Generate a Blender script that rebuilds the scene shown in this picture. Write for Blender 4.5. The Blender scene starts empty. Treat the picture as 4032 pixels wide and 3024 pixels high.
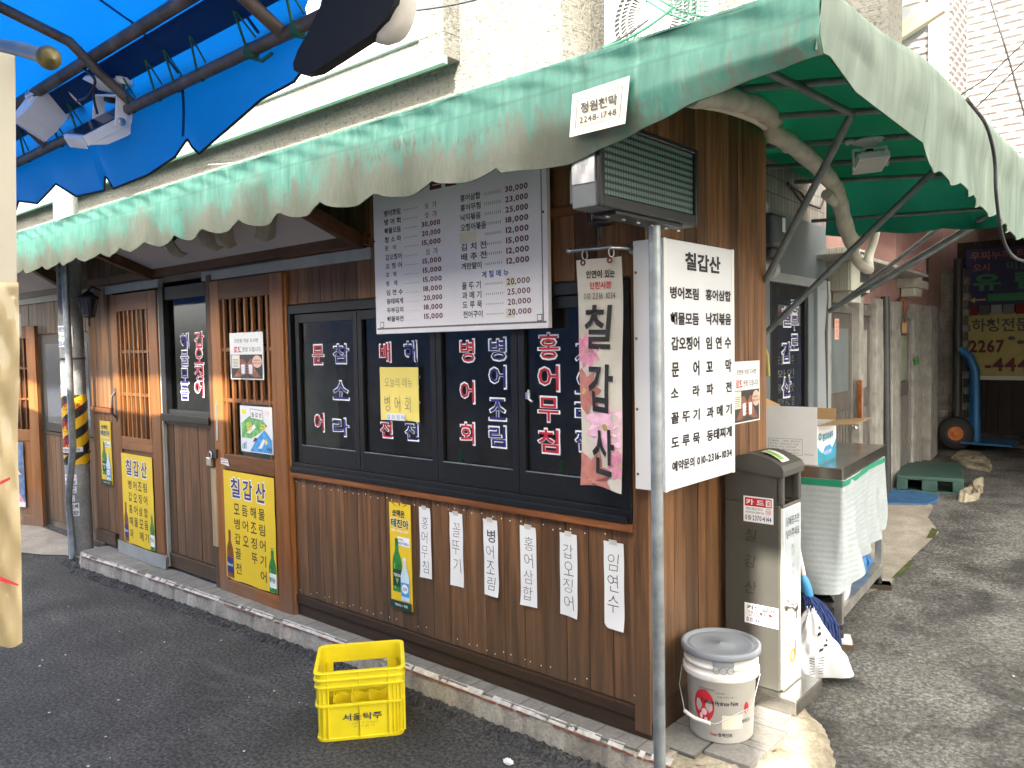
import bpy, bmesh, math, random
from mathutils import Vector as V, Matrix
random.seed(7)
R_=math.radians
SC=bpy.context.scene
COL=SC.collection
# ---------------------------------------------------------------- camera
CAM=V((1.61675,-2.65003,1.70))
RX=V((0.7556530,0.6547184,-0.0182305)); RD=V((0.0176183,-0.0481426,-0.9986851)); RF=V((-0.6547352,0.7543382,-0.0479141))
FPX=3110.0
cd=bpy.data.cameras.new('camera'); cam=bpy.data.objects.new('camera',cd); COL.objects.link(cam)
m=Matrix((RX,-RD,-RF)).transposed().to_4x4(); m.translation=CAM; cam.matrix_world=m
cd.sensor_width=36; cd.lens=FPX/4032*36; cd.clip_start=.03; cd.clip_end=300
SC.camera=cam
# ---------------------------------------------------------------- light
AZ,EL=R_(25),R_(35.6)
SUN=V((math.sin(AZ)*math.cos(EL),-math.cos(AZ)*math.cos(EL),math.sin(EL)))
w=bpy.data.worlds.new('World'); SC.world=w; w.use_nodes=True
nt=w.node_tree; sky=nt.nodes.new('ShaderNodeTexSky'); sky.sky_type='NISHITA'; sky.sun_disc=False
sky.sun_elevation=EL; sky.sun_rotation=math.pi-AZ; sky.air_density=1.6; sky.dust_density=3.5; sky.ozone_density=1.0
hs=nt.nodes.new('ShaderNodeHueSaturation'); hs.inputs['Saturation'].default_value=.04; nt.links.new(sky.outputs[0],hs.inputs['Color']); wm=nt.nodes.new('ShaderNodeMixRGB'); wm.blend_type='MULTIPLY'; wm.inputs[0].default_value=1; wm.inputs[2].default_value=(1,.955,.87,1); nt.links.new(hs.outputs[0],wm.inputs[1]); nt.links.new(wm.outputs[0],nt.nodes['Background'].inputs[0]); nt.nodes['Background'].inputs[1].default_value=.15
sl=bpy.data.lights.new('sun','SUN'); sl.energy=2.0; sl.angle=R_(.6); sl.color=(1,.94,.84)
so=bpy.data.objects.new('sun',sl); COL.objects.link(so); so.rotation_euler=SUN.to_track_quat('Z','Y').to_euler(); so.location=(3,-6,9)
SC.view_settings.view_transform='Standard'; SC.view_settings.look='None'; SC.view_settings.exposure=3.3; SC.view_settings.gamma=1
SC.cycles.max_bounces=8; SC.cycles.transparent_max_bounces=12
SC.cycles.use_denoising=True
# ---------------------------------------------------------------- measuring: a sight line meets a real plane of the place
K=4032/2212
def ray(u,v):
    return RX*((u*K-2016)/FPX)+RD*((v*K-1512)/FPX)+RF
def pl(u,v,ax,val):
    r=ray(u,v); return CAM+r*((val-CAM[ax])/r[ax])
def fr(u,v,y=0.): return pl(u,v,1,y)
def sd(u,v,x=0.): return pl(u,v,0,x)
def gd(u,v,z=0.): return pl(u,v,2,z)
AS,AO,AY=.05,-.3,1.15
def al(u,v,off=0.):
    r=ray(u,v); n=V((1,AS,0)); d=AS*AY+AO+off; return CAM+r*((d-n.dot(CAM))/n.dot(r))
def alx(y): return AO-AS*(y-AY)
def Z(x0,y0,s): return lambda u,v:((x0+u/s)/K,(y0+v/s)/K)
# ---------------------------------------------------------------- materials
MATS={}
class NT:
    def __init__(s,name):
        s.m=bpy.data.materials.new(name); s.m.use_nodes=True; s.t=s.m.node_tree; s.b=s.t.nodes['Principled BSDF']; s.o=s.t.nodes['Material Output']
        MATS[name]=s.m
    def n(s,t,**k):
        x=s.t.nodes.new('ShaderNode'+t)
        for a,b in k.items(): setattr(x,a,b)
        return x
    def l(s,a,b): s.t.links.new(a,b)
    def co(s,scale=(1,1,1),rot=(0,0,0)):
        c=s.n('TexCoord'); mp=s.n('Mapping'); mp.inputs['Scale'].default_value=scale; mp.inputs['Rotation'].default_value=rot; s.l(c.outputs['Object'],mp.inputs[0]); return mp.outputs[0]
    def noise(s,vec,scale=5,det=4,rough=.55,dist=0):
        x=s.n('TexNoise'); x.inputs['Scale'].default_value=scale; x.inputs['Detail'].default_value=det; x.inputs['Roughness'].default_value=rough; x.inputs['Distortion'].default_value=dist
        if vec: s.l(vec,x.inputs['Vector'])
        return x.outputs[0]
    def ramp(s,f,stops):
        x=s.n('ValToRGB'); e=x.color_ramp.elements
        while len(e)<len(stops): e.new(.5)
        for i,(p,c) in enumerate(stops):
            e[i].position=p; e[i].color=(*c,1) if len(c)==3 else c
        s.l(f,x.inputs[0]); return x.outputs[0]
    def mix(s,f,a,b,bl='MIX'):
        x=s.n('MixRGB',blend_type=bl)
        for i,q in enumerate((f,a,b)):
            if hasattr(q,'links'): s.l(q,x.inputs[i])
            elif i==0: x.inputs[0].default_value=q
            else: x.inputs[i].default_value=(*q,1)
        return x.outputs[0]
    def math(s,op,a,b=0.,c=0.):
        x=s.n('Math',operation=op)
        for i,q in enumerate((a,b,c)):
            if hasattr(q,'links'): s.l(q,x.inputs[i])
            else: x.inputs[i].default_value=q
        return x.outputs[0]
    def sep(s,vec):
        x=s.n('SeparateXYZ'); s.l(vec,x.inputs[0]); return x.outputs
    def bump(s,h,st=.3,d=.01):
        x=s.n('Bump'); x.inputs['Strength'].default_value=st; x.inputs['Distance'].default_value=d; s.l(h,x.inputs['Height']); s.l(x.outputs[0],s.b.inputs['Normal'])
    def col(s,c):
        if hasattr(c,'links'): s.l(c,s.b.inputs['Base Color'])
        else: s.b.inputs['Base Color'].default_value=(*c,1)
    def r(s,v): s.b.inputs['Roughness'].default_value=v
def plain(name,c,rough=.5,metal=0.,var=.12,vs=9.,bump=0.,spec=None):
    k=NT(name); vec=k.co(); f=k.noise(vec,vs,4)
    lo=tuple(x*(1-var) for x in c); hi=tuple(min(1,x*(1+var)) for x in c)
    k.col(k.ramp(f,[(.3,lo),(.7,hi)])); k.r(rough); k.b.inputs['Metallic'].default_value=metal
    if spec is not None: k.b.inputs['Specular IOR Level'].default_value=spec
    if bump: k.bump(k.noise(vec,vs*12,3),bump,.002)
    return k.m
def wood(name,dark,light,scale=(26,26,1.3),weather=0.,grey=(.1,.085,.07),rough=.5,z0=.1,z1=.75,knots=True):
    k=NT(name); vec=k.co(scale); at=k.n('Attribute',attribute_name='rnd'); 
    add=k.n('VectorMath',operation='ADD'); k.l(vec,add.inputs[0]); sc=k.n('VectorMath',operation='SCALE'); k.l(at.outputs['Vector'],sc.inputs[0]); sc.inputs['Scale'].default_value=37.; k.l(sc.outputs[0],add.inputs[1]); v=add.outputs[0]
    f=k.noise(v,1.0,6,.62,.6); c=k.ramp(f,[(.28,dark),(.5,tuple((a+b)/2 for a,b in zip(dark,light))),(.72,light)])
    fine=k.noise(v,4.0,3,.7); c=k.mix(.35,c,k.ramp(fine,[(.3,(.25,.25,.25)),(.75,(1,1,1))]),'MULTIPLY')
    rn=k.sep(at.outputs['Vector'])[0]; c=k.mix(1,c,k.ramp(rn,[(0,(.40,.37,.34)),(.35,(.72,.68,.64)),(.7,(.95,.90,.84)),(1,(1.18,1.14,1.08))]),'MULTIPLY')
    if knots:
        vo=k.n('TexVoronoi'); k.l(v,vo.inputs['Vector']); vo.inputs['Scale'].default_value=.33
        kn=k.ramp(vo.outputs['Distance'],[(.04,(1,1,1)),(.15,(0,0,0))]); c=k.mix(k.math('MULTIPLY',kn,.85),c,tuple(x*.3 for x in dark))
    if weather:
        z=k.sep(k.co())[2]; n2=k.noise(k.co((6,6,1.6)),1,4); zz=k.math('ADD',z,k.math('MULTIPLY',k.math('SUBTRACT',n2,.5),-.75))
        mr=k.n('MapRange'); mr.inputs[1].default_value=z0; mr.inputs[2].default_value=z1; mr.inputs[3].default_value=weather; mr.inputs[4].default_value=0; k.l(zz,mr.inputs[0])
        c=k.mix(mr.outputs[0],c,k.mix(.6,grey,c,'MULTIPLY') if False else k.mix(.35,grey,c))
    k.col(c); k.r(rough); k.b.inputs['Specular IOR Level'].default_value=.3; k.bump(fine,.25,.003); return k.m
wood('wood_cladding',(.062,.028,.0115),(.345,.167,.07),weather=.9,grey=(.085,.064,.046),z0=.15,z1=1.05)
wood('wood_trim',(.12,.04,.013),(.29,.105,.034),scale=(2,26,26))
wood('wood_trim_dark',(.07,.045,.03),(.13,.08,.05),scale=(2,26,26))
wood('door_wood',(.21,.075,.02),(.40,.165,.05),weather=.9,grey=(.17,.14,.115),z0=.05,z1=.48,rough=.4)
wood('door_rail_wood',(.21,.075,.02),(.40,.165,.05),scale=(2.2,26,26),weather=.9,grey=(.17,.14,.115),z0=.02,z1=.3,rough=.4)
wood('pale_wood',(.5,.36,.2),(.72,.56,.36),knots=False)
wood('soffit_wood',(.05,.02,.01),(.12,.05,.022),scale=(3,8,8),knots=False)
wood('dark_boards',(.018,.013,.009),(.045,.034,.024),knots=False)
wood('pallet_wood',(.1,.08,.06),(.22,.18,.13),scale=(6,6,6),knots=False)
plain('black_frame',(.011,.011,.012),.42,var=.2,spec=.3)
plain('black_rubber',(.015,.015,.015),.7)
plain('dark_metal',(.05,.05,.05),.5,.3)
plain('white_paper',(.75,.74,.72),.75,var=.05,vs=3)
plain('cream_paper',(.72,.67,.55),.7,var=.06,vs=5)
plain('yellow_pvc',(.78,.53,.02),.45,var=.06,vs=3)
plain('memo_yellow',(.82,.66,.16),.6,var=.05,vs=4)
plain('ink_black',(.012,.011,.012),.6,var=.1)
plain('ink_grey',(.07,.07,.08),.6,var=.1)
plain('ink_pencil',(.16,.15,.14),.7,var=.4,vs=60)
plain('ink_navy',(.02,.02,.16),.5,var=.1)
plain('ink_blue',(.015,.08,.36),.5,var=.1)
plain('ink_red',(.48,.015,.03),.5,var=.1)
plain('ink_maroon',(.13,.008,.025),.5,var=.1)
plain('ink_yellow',(.85,.62,.05),.5)
plain('ink_orange',(.85,.28,.03),.5)
plain('letter_white',(.82,.82,.82),.45,var=.03)
plain('pink',(.68,.26,.36),.7,var=.25,vs=25); plain('dusty_red',(.42,.16,.13),.7,var=.25,vs=25); plain('pale_pink',(.78,.46,.56),.7,var=.2,vs=25)
plain('bottle_green',(.03,.2,.04),.35,var=.3,vs=30); plain('bottle_lime',(.22,.45,.06),.35,var=.2,vs=30); plain('bottle_brown',(.22,.065,.015),.35,var=.4,vs=30); plain('bottle_pale',(.55,.68,.78),.35)
plain('label_blue',(.06,.3,.6),.45); plain('label_teal',(.02,.27,.38),.45); plain('deep_green',(.01,.05,.035),.5)
plain('skin_brown',(.24,.09,.05),.6,var=.3,vs=40); plain('photo_dark',(.03,.028,.028),.5,var=.5,vs=30); plain('skin_pale',(.55,.36,.28),.6); plain('photo_blue',(.1,.17,.3),.5,var=.5,vs=14)
plain('paint_green',(.16,.42,.12),.6,var=.5,vs=22); plain('paint_blue',(.06,.3,.62),.6,var=.4,vs=25)
plain('sun_faded','x') if 0 else plain('sticker_pink',(.7,.45,.35),.6)
plain('board_white',(.80,.76,.775),.35,var=.03,vs=2)
plain('panel_pale',(.42,.46,.48),.4); plain('light_white',(.72,.72,.75),.35,var=.03,vs=2)
plain('grey_strip',(.28,.29,.27),.5)
plain('steel',(.55,.54,.52),.28,1.,var=.18,vs=14)
plain('steel_satin',(.55,.535,.5),.24,1.,var=.15,vs=8)
plain('steel_leg',(.62,.6,.56),.42,1.,var=.2,vs=10); plain('galv',(.3,.33,.34),.42,.6,var=.25,vs=16)
plain('pipe_grey',(.17,.19,.19),.5,.3,var=.25,vs=12)
plain('pipe_rust',(.13,.1,.085),.6,.4,var=.5,vs=14)
plain('brass',(.2,.17,.08),.45,.7,var=.5,vs=20)
plain('bin_brown',(.06,.057,.048),.55,0.,var=.08,vs=4)
plain('white_plastic',(.78,.77,.74),.35,var=.05,vs=5)
plain('bucket_white',(.74,.71,.66),.4,var=.1,vs=6)
plain('lid_grey',(.2,.215,.24),.5,var=.1,vs=8)
plain('crate_yellow',(.86,.70,.018),.38,var=.08,vs=7)
plain('duct_tape',(.52,.49,.40),.65,var=.2,vs=14,bump=.4)
plain('meter_grey',(.075,.082,.09),.5)
plain('shop_grey',(.12,.145,.155),.55,var=.1,vs=3); plain('shop_grey_light',(.26,.28,.29),.55,var=.1,vs=3)
plain('peel_white',(.27,.255,.225),.7,var=.3,vs=9,bump=.5); plain('door_alu',(.25,.235,.21),.4,.5,var=.15); plain('door_brown',(.1,.085,.075),.5,var=.2); plain('frost',(.13,.15,.15),.35,var=.15,vs=5)
plain('pink_panel',(.3,.17,.15),.6,var=.2,vs=6); plain('vent_beige',(.40,.40,.33),.5,var=.1)
plain('pallet_green',(.028,.07,.055),.55,var=.25,vs=8)
plain('mat_blue',(.03,.1,.22),.6,var=.3,vs=12); plain('truck_blue',(.015,.12,.3),.4,var=.15); plain('rim_orange',(.45,.12,.02),.5)
plain('fill_pale',(.72,.70,.66),.9,var=.06); plain('mop_blue',(.02,.04,.14),.9,var=.35,vs=60); plain('bag_white',(.72,.72,.74),.35,var=.1); plain('bag_black',(.02,.02,.022),.3); plain('bag_blue',(.04,.16,.38),.35)  # first colour: unseen added houses made pale to bounce fill light
plain('carton_white',(.78,.77,.77),.65,var=.05,vs=6); plain('carton_kraft',(.42,.27,.13),.75,var=.08)
plain('tape_green',(.01,.24,.13),.5)
plain('sign_navy',(.02,.022,.085),.5); plain('sign_green',(.03,.2,.09),.5); plain('sign_orange',(.3,.12,.05),.5); plain('sign_yellow',(.42,.36,.11),.5,var=.1)
plain('red_cloth',(.16,.008,.008),.7); plain('orange_cloth',(.62,.3,.17),.75)
plain('lantern_black',(.02,.02,.022),.4); plain('lamp_shell',(.26,.235,.19),.5); plain('flood_white',(.74,.74,.76),.42,var=.06); plain('flood_glass',(.03,.035,.05),.12); plain('flood_lens',(.5,.5,.45),.3)
plain('rope_green',(.01,.08,.05),.8); plain('wire_black',(.02,.02,.025),.5)
plain('canvas_black',(.007,.007,.007),.85,var=.3,vs=8); plain('canvas_white',(.55,.52,.47),.7,var=.35,vs=9)
plain('board_beige',(.42,.385,.31),.55,var=.08,vs=4); plain('kraft_wrap',(.62,.50,.30),.6,var=.1,vs=3)
plain('hazard_black',(.02,.02,.02),.5); plain('hazard_yellow',(.8,.45,.01),.45)
plain('sign_beam',(.5,.47,.36),.5,var=.12); plain('zinc_sheet',(.42,.45,.47),.4,.3)
plain('pvc_white',(.6,.6,.6),.35); plain('ac_cream',(.55,.53,.46),.45); plain('ac_dark',(.03,.03,.04),.5); plain('rack_green',(.01,.09,.055),.5)
plain('rust',(.18,.06,.03),.8,var=.4)
plain('moss',(.06,.075,.015),.9,var=.4,vs=20)
plain('foil',(.42,.41,.41),.3,.5,var=.2,vs=10)
plain('interior',(.16,.12,.09),.7,var=.3,vs=4); plain('interior_green',(.22,.23,.17),.7,var=.3,vs=4); plain('red_box',(.28,.02,.03),.5)
plain('ceiling_panel',(.50,.47,.46),.6,var=.06,vs=3)
# --- special materials
def glass(name,tint,spec=.1,alpha=.5):
    k=NT(name); tr=k.n('BsdfTransparent'); tr.inputs[0].default_value=(*tint,1); gl=k.n('BsdfGlossy'); gl.inputs['Roughness'].default_value=.04; gl.inputs[0].default_value=(.9,.95,1,1)
    fz=k.n('Fresnel'); fz.inputs[0].default_value=1.5; mx=k.n('MixShader'); k.l(k.math('MULTIPLY',fz.outputs[0],alpha),mx.inputs[0]); k.l(tr.outputs[0],mx.inputs[1]); k.l(gl.outputs[0],mx.inputs[2]); k.l(mx.outputs[0],k.o.inputs[0]); return k.m
glass('pane_dark',(.62,.64,.63),alpha=.75); glass('pane_door',(.6,.6,.58),alpha=1.1); glass('cling_film',(.98,.97,.94),alpha=1.1)
k=NT('asphalt'); vec=k.co(); f=k.noise(vec,58,5,.8); big=k.noise(vec,1.3,6,.62,.6)
c=k.ramp(f,[(.38,(.014,.014,.015)),(.5,(.068,.067,.067)),(.66,(.19,.187,.183))]); c=k.mix(.85,c,k.ramp(big,[(.33,(.42,.42,.43)),(.5,(.8,.8,.8)),(.66,(1.25,1.22,1.18))]),'MULTIPLY'); du=k.noise(k.co((.9,2.6,1)),1.7,5,.7,.8); c=k.mix(k.ramp(du,[(.58,(0,0,0)),(.72,(.45,.45,.45))]),c,(.16,.15,.135))
sp=k.n('TexVoronoi'); k.l(vec,sp.inputs['Vector']); sp.inputs['Scale'].default_value=24; c=k.mix(k.ramp(sp.outputs['Distance'],[(.006,(.35,.35,.35)),(.014,(0,0,0))]),c,(.36,.35,.33))
k.col(c); k.r(.85); k.bump(k.math('ADD',f,k.math('MULTIPLY',k.noise(vec,45,2),.9)),1.0,.016)
k=NT('old_asphalt'); vec=k.co(); f=k.noise(vec,52,5,.82); big=k.noise(vec,2.4,6,.6,.4)
c=k.ramp(f,[(.38,(.04,.039,.037)),(.5,(.115,.112,.106)),(.66,(.30,.292,.28))]); c=k.mix(.95,c,k.ramp(big,[(.36,(.22,.215,.21)),(.5,(.8,.79,.77)),(.64,(1.2,1.19,1.16))]),'MULTIPLY')
gm=k.noise(vec,3.3,4); c=k.mix(k.ramp(gm,[(.62,(0,0,0)),(.76,(.5,.5,.5))]),c,(.075,.08,.035)); k.col(c); k.r(.75); k.bump(k.math('ADD',f,k.math('MULTIPLY',big,2.)),.8,.01)
def concrete(name,a,b,sc=4,bs=.6,streak=False):
    k=NT(name); vec=k.co((sc,sc,sc*(.35 if streak else 1))); f=k.noise(vec,1.,7,.65,.5); fine=k.noise(k.co(),60,3); c=k.ramp(f,[(.3,a),(.68,b)]); c=k.mix(.3,c,k.ramp(fine,[(.35,(.3,.3,.3)),(.6,(1,1,1))]),'MULTIPLY'); k.col(c); k.r(.85); k.bump(k.math('ADD',k.math('MULTIPLY',f,2.),fine),bs,.008); return k
concrete('kerb_concrete',(.2,.17,.13),(.52,.47,.38),6,.8,True); concrete('rock_concrete',(.15,.12,.08),(.47,.41,.30),7,1.2); concrete('floor_concrete',(.24,.21,.17),(.46,.41,.34),3,.5)
plain('tape_clear',(.62,.60,.54),.25); plain('chipped_mortar',(.5,.47,.42),.8,var=.3,vs=30)
concrete('old_wall',(.13,.115,.095),(.36,.34,.30),2.2,.9); concrete('pole_concrete',(.2,.2,.2),(.34,.33,.32),5,.2)
k=concrete('tile_top',(.15,.142,.128),(.27,.255,.23),4,.2)
br=k.n('TexBrick'); k.l(k.co((1,1,1)),br.inputs['Vector']); br.offset=0.; br.inputs['Scale'].default_value=1.; br.inputs['Brick Width'].default_value=.2; br.inputs['Row Height'].default_value=.2; br.inputs['Mortar Size'].default_value=.004
base=k.b.inputs['Base Color'].links[0].from_socket; k.col(k.mix(br.outputs['Fac'],base,(.1,.095,.085)))
k=NT('plaster'); vec=k.co(); big=k.noise(vec,2.,5); tro=k.noise(k.co((9,9,60)),1,4,.7,1.2); pit=k.noise(vec,38,4,.75)
c=k.ramp(big,[(.3,(.17,.162,.135)),(.7,(.24,.23,.205))]); c=k.mix(.75,c,k.ramp(pit,[(.34,(.3,.28,.22)),(.48,(1,1,1))]),'MULTIPLY'); k.col(c); k.r(.9); k.bump(k.math('ADD',pit,k.math('MULTIPLY',tro,.7)),1.,.02)
k=NT('white_tile'); vec=k.co(); k.col(k.ramp(k.noise(vec,4,4),[(.3,(.22,.212,.198)),(.7,(.29,.28,.265))])); k.r(.45)
def cloth(name,ramp_fn,trans,tcol=None,rough=.7):
    k=NT(name); c=ramp_fn(k); d=k.n('BsdfDiffuse'); t=k.n('BsdfTranslucent'); 
    if hasattr(c,'links'): k.l(c,d.inputs[0])
    else: d.inputs[0].default_value=(*c,1)
    tc=tcol or c
    if hasattr(tc,'links'): k.l(tc,t.inputs[0])
    else: t.inputs[0].default_value=(*tc,1)
    mx=k.n('MixShader'); mx.inputs[0].default_value=trans; k.l(d.outputs[0],mx.inputs[1]); k.l(t.outputs[0],mx.inputs[2])
    gl=k.n('BsdfGlossy'); gl.inputs['Roughness'].default_value=.35; m2=k.n('MixShader'); m2.inputs[0].default_value=.03; k.l(mx.outputs[0],m2.inputs[1]); k.l(gl.outputs[0],m2.inputs[2]); k.l(m2.outputs[0],k.o.inputs[0])
    b=k.n('Bump'); b.inputs['Strength'].default_value=.25; b.inputs['Distance'].default_value=.01; k.l(k.noise(k.co((14,14,3)),1,4),b.inputs['Height']); k.l(b.outputs[0],d.inputs['Normal']); return k.m
def awn(k):
    vec=k.co(); st=k.noise(k.co((30,30,2.2)),1,5,.65); big=k.noise(vec,3.2,5,.6); fine=k.noise(k.co((90,90,14)),1,3,.7)
    c=k.ramp(st,[(.3,(.055,.18,.145)),(.52,(.095,.265,.215)),(.72,(.19,.37,.31))]); c=k.mix(k.ramp(fine,[(.45,(0,0,0)),(.75,(.45,.45,.45))]),c,(.07,.27,.21))
    z=k.sep(vec)[2]; d=k.math('ADD',k.math('MULTIPLY',k.math('SUBTRACT',2.475,z),4.0),k.math('MULTIPLY',k.math('SUBTRACT',big,.5),1.9)); d=k.math('ADD',d,k.math('MULTIPLY',k.math('SUBTRACT',st,.5),1.3)); d=k.math('ADD',d,k.math('MULTIPLY',k.math('SUBTRACT',fine,.5),1.0))
    c=k.mix(k.ramp(k.math('ABSOLUTE',k.math('SUBTRACT',k.math('ADD',z,k.math('MULTIPLY',big,.012)),2.486)),[(.002,(.55,.55,.55)),(.008,(0,0,0))]),c,(.06,.16,.125)); c=k.mix(k.ramp(d,[(.10,(0,0,0)),(.52,(.93,.93,.93))]),c,k.mix(fine,(.06,.055,.042),(.185,.178,.14))); bl=k.noise(k.co((1.5,1,5)),1.6,5,.7); c=k.mix(k.math('MULTIPLY',k.ramp(bl,[(.56,(0,0,0)),(.68,(.8,.8,.8))]),k.ramp(fine,[(.42,(0,0,0)),(.6,(1,1,1))])),c,(.10,.075,.06)); sx=k.math('ABSOLUTE',k.math('SUBTRACT',k.math('FRACT',k.math('DIVIDE',k.math('ADD',k.sep(vec)[0],k.math('MULTIPLY',z,.12)),1.06)),.5)); c=k.mix(k.ramp(sx,[(.0025,(.5,.5,.5)),(.006,(0,0,0))]),c,(.05,.13,.10)); return c
cloth('awning_outer',awn,.22,(.2,.5,.36))
cloth('awning_grey',lambda k:k.ramp(k.noise(k.co((20,20,3)),1,5),[(.3,(.17,.225,.19)),(.6,(.26,.315,.27)),(.8,(.40,.43,.36))]),.3,(.5,.55,.4))
cloth('awning_inner_front',lambda k:(.035,.085,.065),.15,(.06,.2,.14))  # front underside of the same cloth, dulled so less green light tints the board
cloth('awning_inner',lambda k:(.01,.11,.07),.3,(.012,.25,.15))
cloth('curtain_green',lambda k:(.006,.06,.042),.35,(.01,.16,.1))
cloth('tarp_blue',lambda k:k.ramp(k.noise(k.co((5,5,9)),1,5),[(.3,(.0,.05,.24)),(.7,(.003,.085,.33))]),.7,(.0012,.105,.43))
cloth('tarp_band',lambda k:(.004,.035,.10),.2,(.002,.05,.16))
cloth('banner_cloth',lambda k:k.ramp(k.noise(k.co(),6,4),[(.3,(.6,.54,.45)),(.7,(.72,.67,.58))]),.2)
k=NT('bubble_sheet'); vec=k.co(); d=k.noise(vec,5,4); vo=k.n('TexVoronoi'); k.l(vec,vo.inputs['Vector']); vo.inputs['Scale'].default_value=60; wv=k.n('TexWave'); wv.bands_direction='Z'; wv.inputs['Scale'].default_value=11; wv.inputs['Distortion'].default_value=1.5; k.l(vec,wv.inputs['Vector'])
k.col(k.mix(k.math('MULTIPLY',k.ramp(vo.outputs['Distance'],[(.2,(1,1,1)),(.4,(0,0,0))]),.18),k.ramp(d,[(.3,(.36,.40,.41)),(.7,(.47,.51,.52))]),(.62,.65,.66))); k.r(.35); k.bump(k.math('ADD',wv.outputs[0],k.math('MULTIPLY',vo.outputs['Distance'],-.6)),.16,.006)
k=NT('led_dots'); vec=k.co(); s_=k.sep(vec)
yy=k.math('PINGPONG',k.math('MULTIPLY',s_[1],1.),.0075); zz=k.math('PINGPONG',s_[2],.011)
dot=k.math('MULTIPLY',k.math('GREATER_THAN',yy,.0018),k.math('GREATER_THAN',zz,.0048)); k.col(k.mix(dot,(.008,.01,.01),(.075,.15,.125))); k.r(.5); k.bump(dot,.6,.004)
k=NT('small_tile'); br=k.n('TexBrick'); mp=k.co((1,1,1)); s_=k.sep(mp); cb=k.n('CombineXYZ'); k.l(s_[1],cb.inputs[0]); k.l(s_[2],cb.inputs[1]); k.l(cb.outputs[0],br.inputs['Vector']); br.offset=0; br.inputs['Scale'].default_value=1; br.inputs['Brick Width'].default_value=.06; br.inputs['Row Height'].default_value=.1; br.inputs['Mortar Size'].default_value=.003
br.inputs['Color1'].default_value=(.22,.21,.19,1); br.inputs['Color2'].default_value=(.3,.29,.26,1); br.inputs['Mortar'].default_value=(.05,.05,.045,1); k.col(k.mix(.6,br.outputs[0],k.ramp(k.noise(mp,3,5),[(.3,(.3,.28,.26)),(.7,(1,1,1))]),'MULTIPLY')); k.r(.6)
# ---------------------------------------------------------------- mesh helpers
GL={}
def glyph(ch,bold):
    key=(ch,bold)
    if key in GL: return GL[key]
    cu=bpy.data.curves.new('glyph','FONT'); cu.body=ch; cu.resolution_u=2; cu.offset=bold; o=bpy.data.objects.new('glyph',cu); COL.objects.link(o)
    me=bpy.data.meshes.new_from_object(o.evaluated_get(bpy.context.evaluated_depsgraph_get()))
    vs=[(v.co.x,v.co.y) for v in me.vertices]; fs=[tuple(p.vertices) for p in me.polygons]
    bpy.data.objects.remove(o); bpy.data.curves.remove(cu); bpy.data.meshes.remove(me)
    a=ord(ch)
    adv=.92 if a>0x1100 else (max([p[0] for p in vs])+.07 if vs else .3)
    GL[key]=(vs,fs,adv); return GL[key]
class Fm:
    """flat frame: origin, u axis, v axis; n points to the viewer side"""
    def __init__(s,o,u,v): s.o=V(o); s.u=V(u).normalized(); s.v=V(v).normalized(); s.n=s.u.cross(s.v)
    def __call__(s,x,y,h=0.): return s.o+s.u*x+s.v*y+s.n*h
    def inv(s,p): d=V(p)-s.o; return d.dot(s.u),d.dot(s.v)
def FF(y=0.): return Fm((0,y,0),(1,0,0),(0,0,1))
def FS(x=0.): return Fm((x,0,0),(0,1,0),(0,0,1))
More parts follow.
